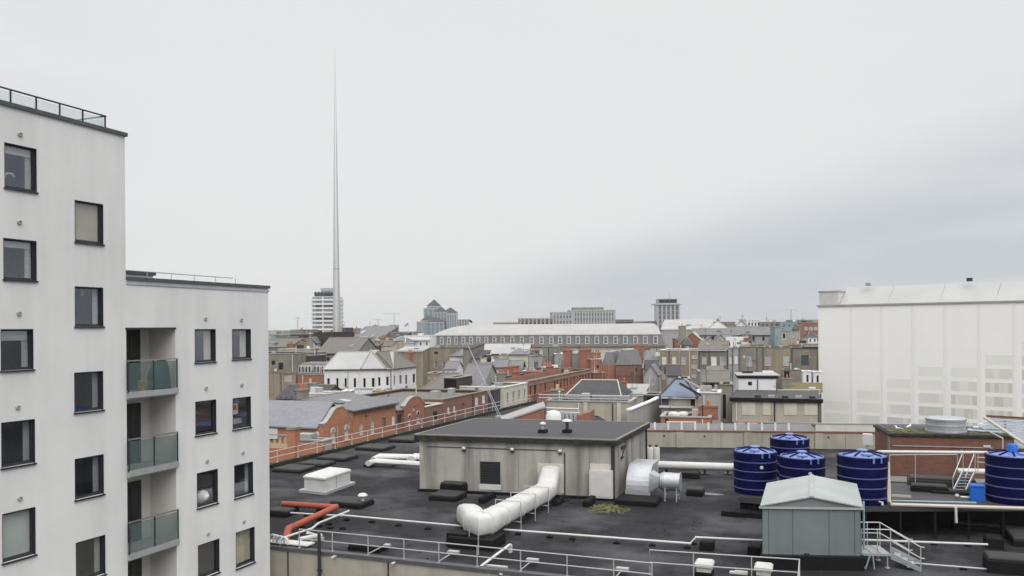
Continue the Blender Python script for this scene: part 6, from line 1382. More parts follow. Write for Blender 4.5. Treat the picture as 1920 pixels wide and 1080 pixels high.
wc = bld('white_cabin', 'pale grey rooftop cabin with a dark fascia and one small black window', 1385, 108, 1455, 107, 709, M.rend_w, 6, wins=[(1402.5, 715.5, 1410, 723, DK)], roof=('none',))
f_, z = wc['fr'], wc['z']
mb = MB(); f_.box(mb, -.15, f_.L + .3, -6.2, .12, z - .02, z + .32); mb.build('fascia', M.black, wc['root']); mb = MB(); f_.box(mb, -.25, f_.L + .5, -6.3, .22, z + .322, z + .45); mb.build('roof_slab', M.white_roof, wc['root'])
for x, lab in ((1405, 'left'), (1445, 'right')):
    u = f_.pix(x, 705)[0]; mb = MB(); f_.box(mb, u - .7, u + .7, -4.5, -3.5, z + .452, z + .75); mb.build('roof_light', M.anth if lab == 'left' else M.rend_w, wc['root'])
gb = bld('panelled_block', 'beige grey block with a deep black fascia and pale wall panels behind the parapet', 1373, 96, 1538, 93, 752, M.rend_b, 13, roof=('none',))
f_, z, rt = gb['fr'], gb['z'], gb['root']
mb = MB(); f_.box(mb, -.3, f_.L + .3, -.3, .25, z - .02, z + .42); mb.build('fascia', M.black, rt); mb = MB(); f_.box(mb, -.2, f_.L + .2, -13, -.303, z, z + .36); mb.build('roof_felt', M.felt2, rt)
for x0, x1 in ((1391, 1416), (1430, 1449), (1470, 1494), (1508, 1533)):
    u0, u1 = f_.pix(x0, 770)[0], f_.pix(x1, 770)[0]; zb_ = f_.pix(x0, 778)[1]; mb = MB(); f_.box(mb, u0, u1, .003, .05, zb_, z - .04); mb.build('wall_panel', M.rend_c, rt)
for x in (1452, 1535): pipe_down(gb, x, M.anth)
mb = MB(); f_.box(mb, 0, f_.L, .003, .3, f_.pix(1500, 793)[1] - .1, f_.pix(1500, 793)[1] + .08); mb.build('ledge', M.rend_g, rt)
for k in range(5):
    u = f_.pix(1420 + k * 26, 740)[0]; mb = MB(); f_.box(mb, u - .35, u + .35, -2.2, -1.4, z + .362, z + .62); mb.build('roof_light', M.rend_g if k % 2 else M.anth, rt)
for x, lab in ((1389, 'left of two orange red domes behind the parapet'), (1413, 'right of two orange red domes behind the parapet')):
    p = P(x, 805, 84); t = thing('orange_dome', lab, 'dome', p); mb = MB(); mb.lathe(p, [(.62, -6), (.62, .30), (.57, .52), (.4, .66), (.1, .7)], 20); mb.build('body', M.orange, t); mb = MB(); mb.lathe(p + Z * .26, [(.64, 0), (.64, .06)], 20); mb.build('rim', M.br_red, t)
# blue roofed hut, grey box, dark alley pieces
bh = bld('blue_roof_hut', 'small hut with a blue grey hipped roof behind the parapet', 1240, 92, 1304, 91, 743, M.rend_b, 6, wins=[(1241, 745, 1254, 760, dict(void=True, pane=M.dkblue)), (1295, 745, 1303, 761, VOID)], roof=('hip', 1.75, M.bluer, .36, .36), trim=M.anth)
f_ = bh['fr']; zq = f_.pix(1250, 762)[1]
mb = MB(); f_.box(mb, -.2, f_.L - .3, .003, .4, zq - .12, zq + .08); mb.build('gutter', M.white, bh['root'])
mb = MB(); f_.box(mb, f_.L * .3, f_.L * .8, .003, .03, zq + .1, bh['z'] - .1); mb.build('wall_panel', M.rend_b, bh['root'])
bld('clutter_roof', 'low flat roofed extension with a red brick front below the blue roofed hut', 1239, 86, 1332, 84, 782, M.br_or, 4.5, wins=[(1247, 785, 1253, 797, VOID)], roof=('flat', 0, M.rend_g), coping=M.rend_g)
for x, y, lab in ((1262, 777, 'left white roof bubble in front of the blue roofed hut'), (1281, 777, 'right white roof bubble in front of the blue roofed hut')):
    p = P(x, y, 87); t = thing('roof_bubble', lab, 'rooflight', p); mb = MB(); mb.ball(p, .5, 12, (1.1, .9, .7)); mb.build('dome', M.white, t); mb = MB(); mb.cbox(p - Z * .35, 1.2, 1.0, .14); mb.build('curb', M.rend_g, t)
gx = bld('grey_stair_box', 'blank pale grey stair tower with a white coping right of the blue roofed hut', 1305, 94, 1350, 92.5, 737, M.rend_g, 4, roof=('flat', 0, M.rend_g), coping=M.rend_w)
a, b = P(1285, 713, 90), P(1322, 734, 88); mb = MB(); d = (b - a); mb.obox(a, d, V((0, .9, 0)), Z * .22); solo(mb, 'sloping_beam', M.white, 'long white sloping beam descending to the grey stair tower', 'beam', a)
mb = MB(); mb.obox(a + V((-.4, .1, -.55)), d, V((0, 1.2, 0)), Z * .25); solo(mb, 'sloping_gutter', M.dkbrown, 'dark sloping gutter directly below the white sloping beam', 'gutter', a)
bld('dark_alley_wall', 'dark brown wall with pipes in the alley right of the grey stair tower', 1350.5, 104, 1373, 103, 722, M.rend_br, 5, wins=[(1355, 740, 1361, 785, VOID)], roof=('flat', 0, M.slate_b), coping=M.rend_br)
bld('slate_lean_to', 'grey slated lean-to above the alley behind the grey stair tower', 1318, 130, 1366, 128, 716, M.rend_br, 8, wins=[(1332, 719, 1338, 726, VOID)], roof=('gable', 1.5, M.slate_b))
# grey-beige wall behind the plant room, with pipe rail
gw = bld('beige_gable_block', 'long beige rendered block with a galvanised pipe rail, directly behind the plant room', 1025, 93, 1181, 88, 752, M.rend_b, 6, roof=('flat', 0, M.felt2), coping=M.rend_g)
f_ = gw['fr']; z = gw['z']
for x in (1098, 1161): u = f_.pix(x, 770)[0]; mb = MB(); f_.box(mb, u - .22, u + .22, .003, .18, 0, z - .05); mb.build('pier', M.rend_c, gw['root'])
for h in (.55, .2): mb = MB(); mb.tube([f_.pt(-1, -.2, z + .15 + h), f_.pt(f_.L, -.2, z + .15 + h)], .07, 6); mb.build('pipe_rail', M.galv_rail, gw['root'])
for k in range(7): mb = MB(); u = .2 + k * (f_.L - .4) / 6; mb.tube([f_.pt(u, -.2, z + .1), f_.pt(u, -.2, z + .7)], .05, 6); mb.build('rail_post', M.galv_rail, gw['root'])
a, b = P(1181.5, 770, 87.8), P(1237, 746, 96); fr2 = Fr((a.x, a.y), (b.x, b.y)); t = thing('sloping_end_wall', 'pale end wall with a sloping white coping right of the beige block', 'wall', a)
mb = MB(); mb.loft([[fr2.pt(0, 0, 0), fr2.pt(fr2.L, 0, 0), fr2.pt(fr2.L, 0, b.z), fr2.pt(fr2.L * .8, 0, b.z - .2), fr2.pt(0, 0, a.z)], [fr2.pt(0, -.4, 0), fr2.pt(fr2.L, -.4, 0), fr2.pt(fr2.L, -.4, b.z), fr2.pt(fr2.L * .8, -.4, b.z - .2), fr2.pt(0, -.4, a.z)]]); mb.build('wall', M.rend_g, t)
mb = MB(); q_ = [fr2.pt(0, .12, a.z + .003), fr2.pt(fr2.L * .8, .12, b.z - .197), fr2.pt(fr2.L, .12, b.z + .003)]; 
for p, s_ in zip(q_, q_[1:]): n_ = fr2.n * -.6; mb.loft([[p, s_, s_ + n_, p + n_], [x + Z * .15 for x in (p, s_, s_ + n_, p + n_)]])
mb.build('coping', M.rend_w, t)
# duct cluster between red upstands
a, b = P(944, 793, 84), P(1021, 765, 84); t = thing('brick_upstand', 'red brick upstand with a sloping pale top, left of the roof machinery', 'wall', a); fr2 = Fr((a.x, a.y), (b.x, b.y))
mb = MB(); q_ = [fr2.pt(0, 0, a.z - 1.5), fr2.pt(fr2.L, 0, a.z - 1.5), fr2.pt(fr2.L, 0, b.z), fr2.pt(0, 0, a.z)]; mb.loft([q_, [p - fr2.n * 5 for p in q_]]); mb.build('wall', M.br_red, t)
q_ = [fr2.pt(-.3, .1, a.z), fr2.pt(fr2.L + .1, .1, b.z + .03), fr2.pt(fr2.L + .1, -5.1, b.z + .03), fr2.pt(-.3, -5.1, a.z)]; mb = MB(); mb.loft([[p + Z * .004 for p in q_], [p + Z * .18 for p in q_]]); mb.build('coping', M.rend_g, t)
a, b = P(1083, 779, 82), P(1107, 772, 81.7); fr2 = Fr((a.x, a.y), (b.x, b.y)); t = thing('brick_upstand', 'small red brick upstand at the right of the roof machinery', 'wall', a); mb = MB(); q_ = [fr2.pt(0, 0, a.z - 2), fr2.pt(fr2.L, 0, a.z - 2), fr2.pt(fr2.L, 0, b.z), fr2.pt(0, 0, a.z)]; mb.loft([q_, [p - fr2.n * 3 for p in q_]]); mb.build('wall', M.br_red, t)
p = P(1038, 781, 83); t = thing('roof_machinery', 'round white fan housing and grey pipework between the two red brick upstands', 'machinery', p)
mb = MB(); mb.lathe(p, [(.8, -1.2), (.8, .15), (.6, .5), (.2, .62)], 20); mb.build('fan_housing', M.rend_w, t)
mb = MB(); mb.cbox(p - Z * 2.0 + V((1.2, 0, 0)), 4.2, 1.6, .8); mb.build('base', M.rend_c, t)
for k in range(4): q_ = P(1056 + k * 8, 781, 83); mb = MB(); mb.tube([q_ - Z * .8, q_ + Z * .35, q_ + Z * .35 + V((.3, 0, 0)), q_ - Z * .5 + V((.3, 0, 0))], .1, 6); mb.build('pipe_bend', M.galv_rail, t)
mb = MB(); mb.tube([P(1024, 765, 84), P(1085, 767, 83.5)], .1, 6); mb.tube([P(1024, 772, 84), P(1085, 774, 83.5)], .08, 6); mb.build('pipe_length', M.galv_rail, t)
bld('dark_hip_house', 'house with a dark slate hipped roof edged in pale stone behind the beige block', 1060, 116, 1163, 113, 745, M.rend_g, 11, roof=('hip', 2.1, M.slate_d, .16, .16), trim=M.rend_c)
sh_ = bld('small_grey_roofs', 'low grey and white lean-to roofs around a thin brick chimney', 1140, 124, 1206, 122, 738, M.rend_g, 7, roof=('mono', .9, M.rend_g), chim=((1170, 715, .75, M.br_red, 1, .1),))
bld('scrap_yard_wall', 'dark cluttered yard wall left of the blue roofed hut', 1206, 108, 1240, 106, 741, M.dkbrown, 4, wins=[(1212, 745, 1220, 757, VOID), (1226, 744, 1234, 752, dict(void=True, pane=M.rend_w))], roof=('flat', 0, M.slate_d), coping=M.rend_g)
bld('grey_return_house', 'grey rendered return with a slate roof left of the blue roofed hut', 1208, 160, 1233, 158, 702, M.rend_g, 8, wins=[(1222, 714, 1227, 722, WL)], roof=('gable_front', 1.8, M.slate))

# ================================================================== rooftops above the right hand house backs
bld('red_gable_house', 'house with a small red brick gable and red side wings above the tan stone house', 1276, 222, 1320, 220, 642, M.br_red, 7, wins=[(1284, 645, 1288, 650, WL)], roof=('gable_front', 2.6, M.rend_b), chim=((1279, 611, 2.0, M.rend_gn, 1, .8),))
bld('white_box_cabin', 'small bright white rooftop box between the red gable and the red cone', 1322, 212, 1337, 212, 640, M.rend_w, 4, roof=('flat', 0, M.rend_w), coping=M.rend_w)
rc_ = bld('red_cone_turret', 'red conical turret roof above the sooty grey house', 1339, 210, 1360, 209, 653, M.br_red, 4, roof=('hip', 2.4, M.redroof, .5, .5), trim=M.br_red)
bld('white_slope_house', 'house with a pale white sloping roof above the drainpipes', 1362, 206, 1402, 204, 650, M.rend_br, 6, roof=('mono', 2.2, M.white_roof))
bld('white_skull_house', 'white gabled house front with two dark windows on the skyline at right', 1379, 268, 1400, 267, 611, M.rend_w, 8, wins=[(1384.5, 604 + 7.5, 1388, 616, DK), (1391, 611.5, 1395, 616, DK)], roof=('gable_front', 1.6, M.slate), chim=((1372, 608, 2.6, M.rend_gn, 3, .5),))
bld('grey_terrace_roofs', 'grey slated terrace with dark windows below the white gabled house', 1366, 246, 1462, 242, 628, M.rend_g, 9, wins=[('row', 5, 1376, 1450, 4, 631, 639, DK)], roof=('gable', 2.3, M.slate), chim=((1400, 618, 2.0, M.rend_gn, 3, .5), (1438, 615, 2.0, M.rend_gn, 4, .5)))
bld('cream_top_block', 'flat cream topped block on the skyline left of the teal scaffolding', 1424, 290, 1462, 288, 604, M.rend_br, 9, wins=[('row', 4, 1430, 1456, 3, 608, 613, DK)], roof=('flat', 0, M.rend_c), coping=M.rend_c)
bld('teal_clad_tower', 'teal clad narrow stair tower above the tan brick house', 1453, 224, 1463, 224, 614, M.teal, 4, roof=('flat', 0, M.teal), coping=M.teal)
bld('teal_scaffold_block', 'teal wrapped block on the skyline right of the cream topped block', 1462, 282, 1498, 280, 604, M.teal, 9, wins=[('row', 3, 1470, 1490, 4, 608, 614, dict(frame=M.rend_g, pane=M.pane_m))], roof=('flat', 0, M.teal), coping=M.conc_far)
bld('white_arch_house', 'small house with a white rounded window surround right of the teal stair tower', 1464, 232, 1500, 230, 621, M.rend_b, 6, wins=[(1466, 624, 1474, 636, dict(frame=M.white, pane=M.pane_d, fw=.2)), (1482, 626, 1490, 633, WL)], roof=('flat', 0, M.rend_gn), coping=M.rend_g)
bld('red_side_house', 'red brick house with cluttered balconies beside the white sheeted building', 1500, 250, 1545, 246, 605, M.br_red, 9, wins=[('row', 3, 1512, 1530, 7, 612, 619, WL), ('row', 3, 1512, 1530, 7, 625, 632, dict(frame=M.rend_w, pane=M.pane_m))], roof=('flat', 0, M.rend_gn), coping=M.rend_g, chim=((1507, 600, 1.4, M.dkbrown, 2, .2),))
bld('pale_low_wall_house', 'low pale house with parapet clutter above the brown opening', 1496, 214, 1545, 212, 645, M.rend_b, 7, wins=[(1503, 648, 1507, 652, DK)], roof=('flat', 0, M.rend_g), coping=M.rend_c, chim=((1499, 637, 1.4, M.rend_w, 2, .5),))
ps = bld('striped_roof_hall', 'long hall with a white striped metal roof right of the mansard', 1240, 335, 1336, 330, 618, M.rend_g, 22, roof=('mono', 4.0, M.zinc))
bld('grey_pyramid_house', 'building with a pale grey hipped roof and dark windows beside the striped roof', 1322, 300, 1372, 298, 621, M.rend_g, 14, wins=[(1327, 624, 1334, 632, DK), (1342, 624, 1350, 632, DK)], roof=('hip', 3.8, M.zinc, .5, .5), chim=((1346, 599, 1.0, M.rend_gn, 2, .5),))
bld('mid_grey_block', 'grey jumbled block behind the red gable house', 1300, 262, 1366, 260, 628, M.rend_g, 8, wins=[('row', 4, 1310, 1350, 5, 631, 638, DK)], roof=('gable', 1.8, M.slate), chim=((1318, 617, 2.2, M.rend_gn, 3, .5),))

# ================================================================== far skyline
sp_c = V((P(631.5, 640, 280).x, 280, 0))
t = thing('spire', 'very tall slender steel spire tapering into the white cloud', 'monument', sp_c)
secs = [0, 20, 45, 70, 95, 121]
for a, b in zip(secs, secs[1:]):
    ra, rb_ = [1.5 * (1 - z_ / 121) + .09 for z_ in (a, b)]
    mb = MB(); mb.lathe(sp_c + Z * a, [(ra, .004), (rb_ , b - a)], 24); mb.build('steel_section', M.spire, t)
    if 0 < a < 60: mb = MB(); mb.lathe(sp_c + Z * a, [(ra + .02, -.1), (ra + .02, .1)], 24); mb.build('joint_ring', M.steel, t)
# white tower with strip windows behind the spire
a, b = P(584.5, 556, 730), P(633, 556, 730); fr = Fr((a.x, a.y), (b.x, b.y)); zt = a.z
t = thing('white_tower', 'white office tower with dark strip windows and a crinkled glass crown behind the spire', 'tower', fr.pt(fr.L / 2, -12, 0)); L_ = fr.L
mb = MB(); c = [fr.pt(0, 0, 0), fr.pt(L_, 0, 0), fr.pt(L_, -L_, 0), fr.pt(0, -L_, 0)]; mb.loft([[zz(p, 0) for p in c], [zz(p, zt) for p in c]]); mb.build('core', M.rend_w, t)
for k in range(13):
    z = zt - 2.9 - k * 3.75; mb = MB(); mb.obox(fr.pt(-.5, .5, z - .8), fr.u * (L_ + 1), fr.n * -(L_ + 1), Z * 1.55); mb.build('floor_edge', M.rend_w, t)
    for u0, u1 in ((.14, .40), (.46, .98)):
        mb = MB(); fr.box(mb, L_ * u0, L_ * u1, .003, .3, z + .76, z + 2.94 if k else z + 2.3); mb.build('window_band', M.pane_d if (k + int(u0 * 10)) % 3 == 0 else M.pane_m, t)
    mb = MB(); fr.box(mb, L_ * .03, L_ * .12, .003, .3, z + .76, z + 2.5); mb.build('window_band', M.glass_far, t)
mb = MB(); fr.box(mb, L_ * .1, L_ * .98, -8, -.5, zt, zt + 3.0); mb.build('penthouse', M.pane_d, t)
mb = MB(); n_ = 14; top_ = []
for k in range(n_ + 1): top_.append((L_ * (.08 + .9 * k / n_), zt + (4.6 if k % 2 else 3.2)))
for (u0, z0_), (u1, z1_) in zip(top_, top_[1:]): mb.loft([[fr.pt(u0, .3, z0_ - .5), fr.pt(u1, .3, z1_ - .5), fr.pt(u1, -10, z1_ - .5), fr.pt(u0, -10, z0_ - .5)], [fr.pt(u0, .3, z0_), fr.pt(u1, .3, z1_), fr.pt(u1, -10, z1_), fr.pt(u0, -10, z0_)]])
mb.build('crown', M.glass_far, t)
mb = MB(); fr.box(mb, L_ * .32, L_ * .75, -9, -2, zt + 4.7, zt + 7.6); mb.build('roof_plant', M.conc_far, t)
# pyramid roofed glass offices
t = thing('pyramid_offices', 'stepped cluster of glass office towers with dark pyramid roofs', 'office block', V((P(830, 610, 900).x, 915, 0)))
for x0, x1, yt, ph, D in ((782, 797, 604, 0, 890), (790, 812, 602, 10, 905), (795, 829, 579, 0, 925), (801, 825, 575, 13, 940), (815, 838, 586, 10, 915), (830, 857, 588, 11, 930), (800, 832, 605, 10, 895), (838, 856, 590, 0, 910)):
    a, b = P(x0, yt, D), P(x1, yt, D); w_ = b.x - a.x; mb = MB(); mb.obox(V((a.x, D, 0)), V((w_, 0, 0)), V((0, w_, 0)), Z * a.z); o = mb.build('tower', M.glass_far, t)
    fr = Fr((a.x, a.y), (b.x, b.y))
    for k in range(7): mb = MB(); fr.box(mb, 0, w_, .003, .3, a.z - .4 - k * 4.6, a.z - .0 - k * 4.6 if k else a.z + .8); mb.build('white_band', M.conc_far, o)
    for k in range(5): u = w_ * k / 4; mb = MB(); fr.box(mb, u - .5, u + .5, .31, .5, 0, a.z + .7); mb.build('white_mullion', M.conc_far, o)
    if ph:
        c = V((a.x + w_ / 2, D + w_ / 2, a.z + .8 + ph * D / F)); q_ = [V((a.x - .6, D - .6, a.z + .8)), V((b.x + .6, D - .6, a.z + .8)), V((b.x + .6, D + w_ + .6, a.z + .8)), V((a.x - .6, D + w_ + .6, a.z + .8))]
        mb = MB(); 
        for i in range(4): mb.poly([q_[i], q_[(i + 1) % 4], c])
        mb.poly(q_); mb.build('pyramid_roof', M.slate_d, o)
def slabtower(name, label, x0, x1, yt, D, m, bands=0, mb_m=None, dep=None, cat='office block', vert=0, top=None):
    a, b = P(x0, yt, D), P(x1, yt, D); fr = Fr((a.x, a.y), (b.x, b.y)); w_ = fr.L; dep = dep or w_; t = thing(name, label, cat, fr.pt(w_ / 2, -dep / 2, 0))
    mb = MB(); mb.obox(fr.pt(0, 0, 0), fr.u * w_, fr.n * -dep, Z * a.z); mb.build('wall', m, t)
    for k in range(bands): z = a.z - 2.6 - k * 3.6; mb = MB(); fr.box(mb, w_ * .05, w_ * .95, .003, .2, z - .9, z + .9); mb.build('window_band', mb_m or M.pane_m, t)
    for k in range(vert): u = w_ * (k + .5) / vert; mb = MB(); fr.box(mb, u - .5, u + .5, .21, .5, 0, a.z); mb.build('mullion', top or M.conc_far, t)
    mb = MB(); mb.obox(fr.pt(-.2, .5, a.z + .002), fr.u * (w_ + .4), fr.n * -(dep + .7), Z * .7); mb.build('roof_edge', top or M.conc_far, t)
    return t, fr, a.z
slabtower('glass_tower', 'left of two small pale blue glass towers on the skyline', 717, 727, 613, 900, M.glass_far, 4, M.louvre, vert=3)
slabtower('glass_tower', 'right of two small pale blue glass towers, under the crane', 729, 745, 610, 880, M.glass_far, 4, M.louvre, vert=4)
slabtower('flag_office', 'small dark framed office block right of the pyramid roofs', 858, 878, 600, 800, M.pane_m, 3, M.glass_far, vert=4)
slabtower('brown_office', 'low brown grey office slab on the skyline above the mansard roof', 972, 1041, 599, 430, M.rend_br, 2, M.pane_d, dep=12, top=M.rend_g, vert=9)
slabtower('grey_office', 'pale grey framed office block left of the larger concrete frame on the skyline', 1034, 1075, 587, 560, M.conc_far, 4, M.pane_m, dep=20, vert=7)
t, fr, zt = slabtower('concrete_frame', 'wide grey concrete framed building with stepped top on the skyline above the mansard', 1068, 1154, 583, 600, M.rend_g, 5, M.pane_m, dep=22, vert=16)
mb = MB(); fr.box(mb, fr.L * .08, fr.L * .75, -18, -2, zt + .71, zt + 2.6); mb.build('penthouse', M.rend_br, t)
slabtower('dark_dome_block', 'low dark rounded block right of the concrete frame on the skyline', 1150, 1188, 600, 620, M.rend_br, 1, M.pane_d, dep=16)
# office tower with hung floors
t, fr, zt = slabtower('hung_tower', 'office tower with white columns, dark bays and an overhanging flat top on the skyline', 1233, 1273, 570, 620, M.pane_m, 0, dep=15, cat='tower')
for k in range(6): u = fr.L * k / 5; mb = MB(); fr.box(mb, u - .65, u + .65, .003, .8, 0, zt); mb.build('column', M.conc_far, t)
for k in range(7): mb = MB(); fr.box(mb, .7, fr.L - .7, .004, .4, zt - 2 - k * 3.4, zt - 1.3 - k * 3.4); mb.build('floor_edge', M.rend_g, t)
mb = MB(); fr.box(mb, fr.L * .08, fr.L * .92, -14, -1, zt + .71, zt + 3.4); mb.build('penthouse', M.pane_d, t)
mb = MB(); fr.box(mb, -2.2, fr.L + 2, -16, 1.5, zt - .6, zt); mb.build('overhang', M.conc_far, t)
mb = MB(); fr.box(mb, 1, fr.L - 1, -14, .5, zt + 3.41, zt + 4.0); mb.build('top_slab', M.conc_far, t)
def crane(label, x, yt, yb, xl, xr, D, m, flat=True):
    a, b = P(x, yt, D), P(x, yb, D); t = thing('tower_crane', label, 'crane', zz(a, 0)); w_ = D / F * .55
    mb = MB()
    for sx in (-1, 1):
        for sy in (-1, 1): mb.tube([V((a.x + sx * w_, a.y + sy * w_, 0)), V((a.x + sx * w_, a.y + sy * w_, a.z))], w_ * .28, 4)
    n = 14
    for k in range(n): z0_, z1_ = a.z * (.3 + .7 * k / n), a.z * (.3 + .7 * (k + 1) / n); mb.tube([V((a.x - w_, a.y - w_, z0_)), V((a.x + w_, a.y - w_, z1_))], w_ * .2, 4)
    mb.build('mast', m, t)
    l, r = P(xl, yt, D), P(xr, yt, D); mb = MB(); l.z = r.z = a.z + w_
    for dy, dz in ((-w_, 0), (w_, 0), (0, w_ * 2)): mb.tube([l + V((0, dy, dz)), r + V((0, dy, dz))], w_ * .22, 4)
    k = 0; n = max(6, int(abs(r.x - l.x) / (w_ * 4)))
    for k in range(n): p, q_ = l + (r - l) * (k / n), l + (r - l) * ((k + .5) / n); mb.tube([p + V((0, -w_, 0)), q_ + V((0, 0, w_ * 2))], w_ * .16, 4)
    mb.build('jib', m, t)
    mb = MB(); mb.tube([a + Z * w_, a + Z * w_ * 6], w_ * .3, 4); mb.build('cat_head', m, t)
    mb = MB(); mb.obox(a + V((-w_ * 1.2, -w_, 0)), V((w_ * 2.4, 0, 0)), V((0, w_ * 2, 0)), Z * w_ * 2); mb.build('cab', m, t)
    e = r if abs(r.x - a.x) < abs(l.x - a.x) else l; mb = MB(); mb.obox(e + V((-w_ * 1.2, -w_, -w_ * 2.2)), V((w_ * 2.4, 0, 0)), V((0, w_ * 2, 0)), Z * w_ * 2.1); mb.build('counterweight', m, t)
crane('grey tower crane over the right small glass tower', 739, 589, 625, 717, 749, 1000, M.crane)
crane('faint tower crane left of the two small glass towers', 709, 600, 625, 697, 716, 1200, M.crane)
crane('white tower crane with a long jib above the concrete frame', 1146, 566, 605, 1122, 1214, 640, M.crane_w)
crane('tower crane on the skyline above the teal scaffolding', 1483, 582, 605, 1474, 1492, 800, M.crane)
crane('small tower crane left of the white sheeted building', 558, 597, 630, 552, 562, 1300, M.crane)
for x, yt, yb, D, lab in ((516, 617, 632, 248, 'thin dark mast on the pale block at the far left'), (646, 602, 616, 266, 'thin aerial above the dark blue cube'), (1255, 549, 562, 618, 'aerial on the roof of the tower with the overhanging top'), (1365, 606, 622, 300, 'thin aerial beside the grey hipped roof'), (1437, 590, 605, 290, 'thin aerial on the cream topped block')):
    a, b = P(x, yt, D), P(x, yb, D); b.x = a.x; mb = MB(); mb.tube([b - Z * 1, a], D / F * .3, 6); solo(mb, 'aerial', M.crane, lab, 'aerial', b)
a = P(766, 604, 420); t = thing('flag', 'small bare flagpole with a dark flag left of the pyramid roofs', 'flag', zz(a, P(766, 632, 420).z)); mb = MB(); mb.tube([zz(a, P(766, 632, 420).z - 2), zz(a, a.z)], .12, 6); mb.build('pole', M.crane_w, t)
mb = MB(); mb.loft([[a + V((-.1 - k * .5, .2 * math.sin(k), -.1 - .3 * k)), a + V((-.1 - k * .5, .2 * math.sin(k), -1.5 - .3 * k)), a + V((-.1 - k * .5, .2 * math.sin(k) + .04, -1.5 - .3 * k)), a + V((-.1 - k * .5, .2 * math.sin(k) + .04, -.1 - .3 * k))] for k in range(5)]); mb.build('cloth', M.crane, t)
a = P(881, 597, 420); t = thing('flag', 'small dark flag flying at the left end of the mansard ridge', 'flag', zz(a, P(881, 612, 250).z)); mb = MB(); a = P(879, 598, 250); mb.tube([zz(a, P(879, 612, 250).z - .5), a], .06, 6); mb.build('pole', M.crane, t)
mb = MB(); mb.loft([[a + V((.05 + k * .25, .1 * math.sin(k), -.1 - .12 * k)), a + V((.05 + k * .25, .1 * math.sin(k), -.9 - .12 * k)), a + V((.05 + k * .25, .1 * math.sin(k) + .03, -.9 - .12 * k)), a + V((.05 + k * .25, .1 * math.sin(k) + .03, -.1 - .12 * k))] for k in range(5)]); mb.build('cloth', M.dkblue, t)

# crowded small rooftops between the named buildings
HR = random.Random(29)
HW = [('brown', M.rend_br), ('red brick', M.br_red), ('grey', M.rend_g), ('cream', M.rend_c), ('sooty brick', M.br_grey), ('white', M.rend_w), ('tan brick', M.br_tan)]
HRf = [('dark slate gable', ('gable', 1.7, M.slate_d)), ('grey slate gable', ('gable', 1.5, M.slate)), ('flat roof', ('flat', 0, M.felt2)), ('lean-to slate roof', ('mono', 1.3, M.slate_b)), ('hipped slate roof', ('hip', 1.6, M.slate_d)), ('gable end facing us', ('gable_front', 1.5, M.slate))]
def crowd(n, x0, x1, D0, D1, y0, y1, where, wmin=13, wmax=24, kinds=None):
    combos = [(a, b) for a in HW for b in HRf if not kinds or b[1][0] in kinds]; HR.shuffle(combos); x = x0
    for i in range(n):
        w = HR.uniform(wmin, wmax); x = x0 + (x1 - x0 - w) * (i + HR.uniform(-.25, .25)) / max(1, n - 1); x = max(x0, x); D = HR.uniform(D0, D1); y = y1 + (y0 - y1) * (D - D0) / (D1 - D0) + HR.uniform(-2, 2)
        (wn, wm), (rn, rf_) = combos[i]; nw = max(1, int(w / 8)); st = HR.choice([WH, WL, DKW, WW])
        wins = [('row', nw, x + w / (2 * nw), x + w - w / (2 * nw), 3.2, y + 4, y + 10, st)] if nw > 1 else [(x + w / 2 - 1.7, y + 4, x + w / 2 + 1.7, y + 10, st)]
        bld('town_house', wn + ' house with a ' + rn + ' ' + where, x, D, x + w, D - .3, y, wm, HR.uniform(6, 9), wins=wins, roof=rf_)
crowd(11, 507, 735, 206, 262, 632, 652, 'in the crowd left of the mansard')
crowd(14, 1262, 1532, 214, 262, 618, 646, 'in the crowd right of the mansard')
crowd(5, 1212, 1368, 146, 168, 690, 712, 'in the yards before the tan houses', 16, 26, ('mono', 'flat', 'gable'))
crowd(6, 800, 985, 170, 182, 690, 703, 'low below the mansard house backs', 15, 28, ('mono', 'flat', 'gable'))

# more of the town further out, low on the horizon
FAR = [(503, 545, 622, 420, 'rend_g', 'pale far block left of the white tower'), (545, 585, 620, 520, 'rend_br', 'brown far block left of the white tower'), (640, 668, 618, 480, 'rend_b', 'beige far block right of the white tower'),
       (668, 716, 622, 560, 'rend_g', 'grey far block under the faint crane'), (744, 784, 624, 520, 'rend_gn', 'dark far block under the small flagpole'), (878, 930, 612, 520, 'conc_far', 'pale far block peeping over the left of the mansard'),
       (925, 975, 606, 600, 'rend_b', 'beige far block left of the brown office slab'), (1180, 1236, 604, 640, 'conc_far', 'pale far block left of the tower with the overhanging top'), (1272, 1325, 600, 560, 'rend_w', 'white far block right of the tower with the overhanging top'),
       (1330, 1378, 606, 430, 'rend_br', 'brown far block behind the grey hipped roof'), (1398, 1428, 600, 520, 'rend_w', 'white far block left of the cream topped block'), (1490, 1545, 602, 480, 'rend_gn', 'dark far block by the white sheeted building')]
for x0, x1, yt, D, m, lab in FAR:
    slabtower('far_block', lab, x0, x1, yt, D, getattr(M, m), 2, M.pane_d, dep=15, vert=int((x1 - x0) / 6), top=getattr(M, m), cat='building')

# haze over the town
def haze():
    m = bpy.data.materials.new('haze'); m.use_nodes = True; nt = m.node_tree; nt.nodes.clear()
    o = nt.nodes.new('ShaderNodeOutputMaterial'); v = nt.nodes.new('ShaderNodeVolumePrincipled'); v.inputs['Density'].default_value = HAZE; v.inputs['Color'].default_value = (.93, .95, .97, 1); v.inputs['Anisotropy'].default_value = .2
    nt.links.new(v.outputs[0], o.inputs['Volume'])
    mb = MB(); mb.obox((-3100, -300, -1.2), V((6200, 0, 0)), V((0, 4400, 0)), Z * 126); h = struct(mb, 'haze', m, (0, 0, 0), 'stuff')
HAZE = .00014
if HAZE: haze()

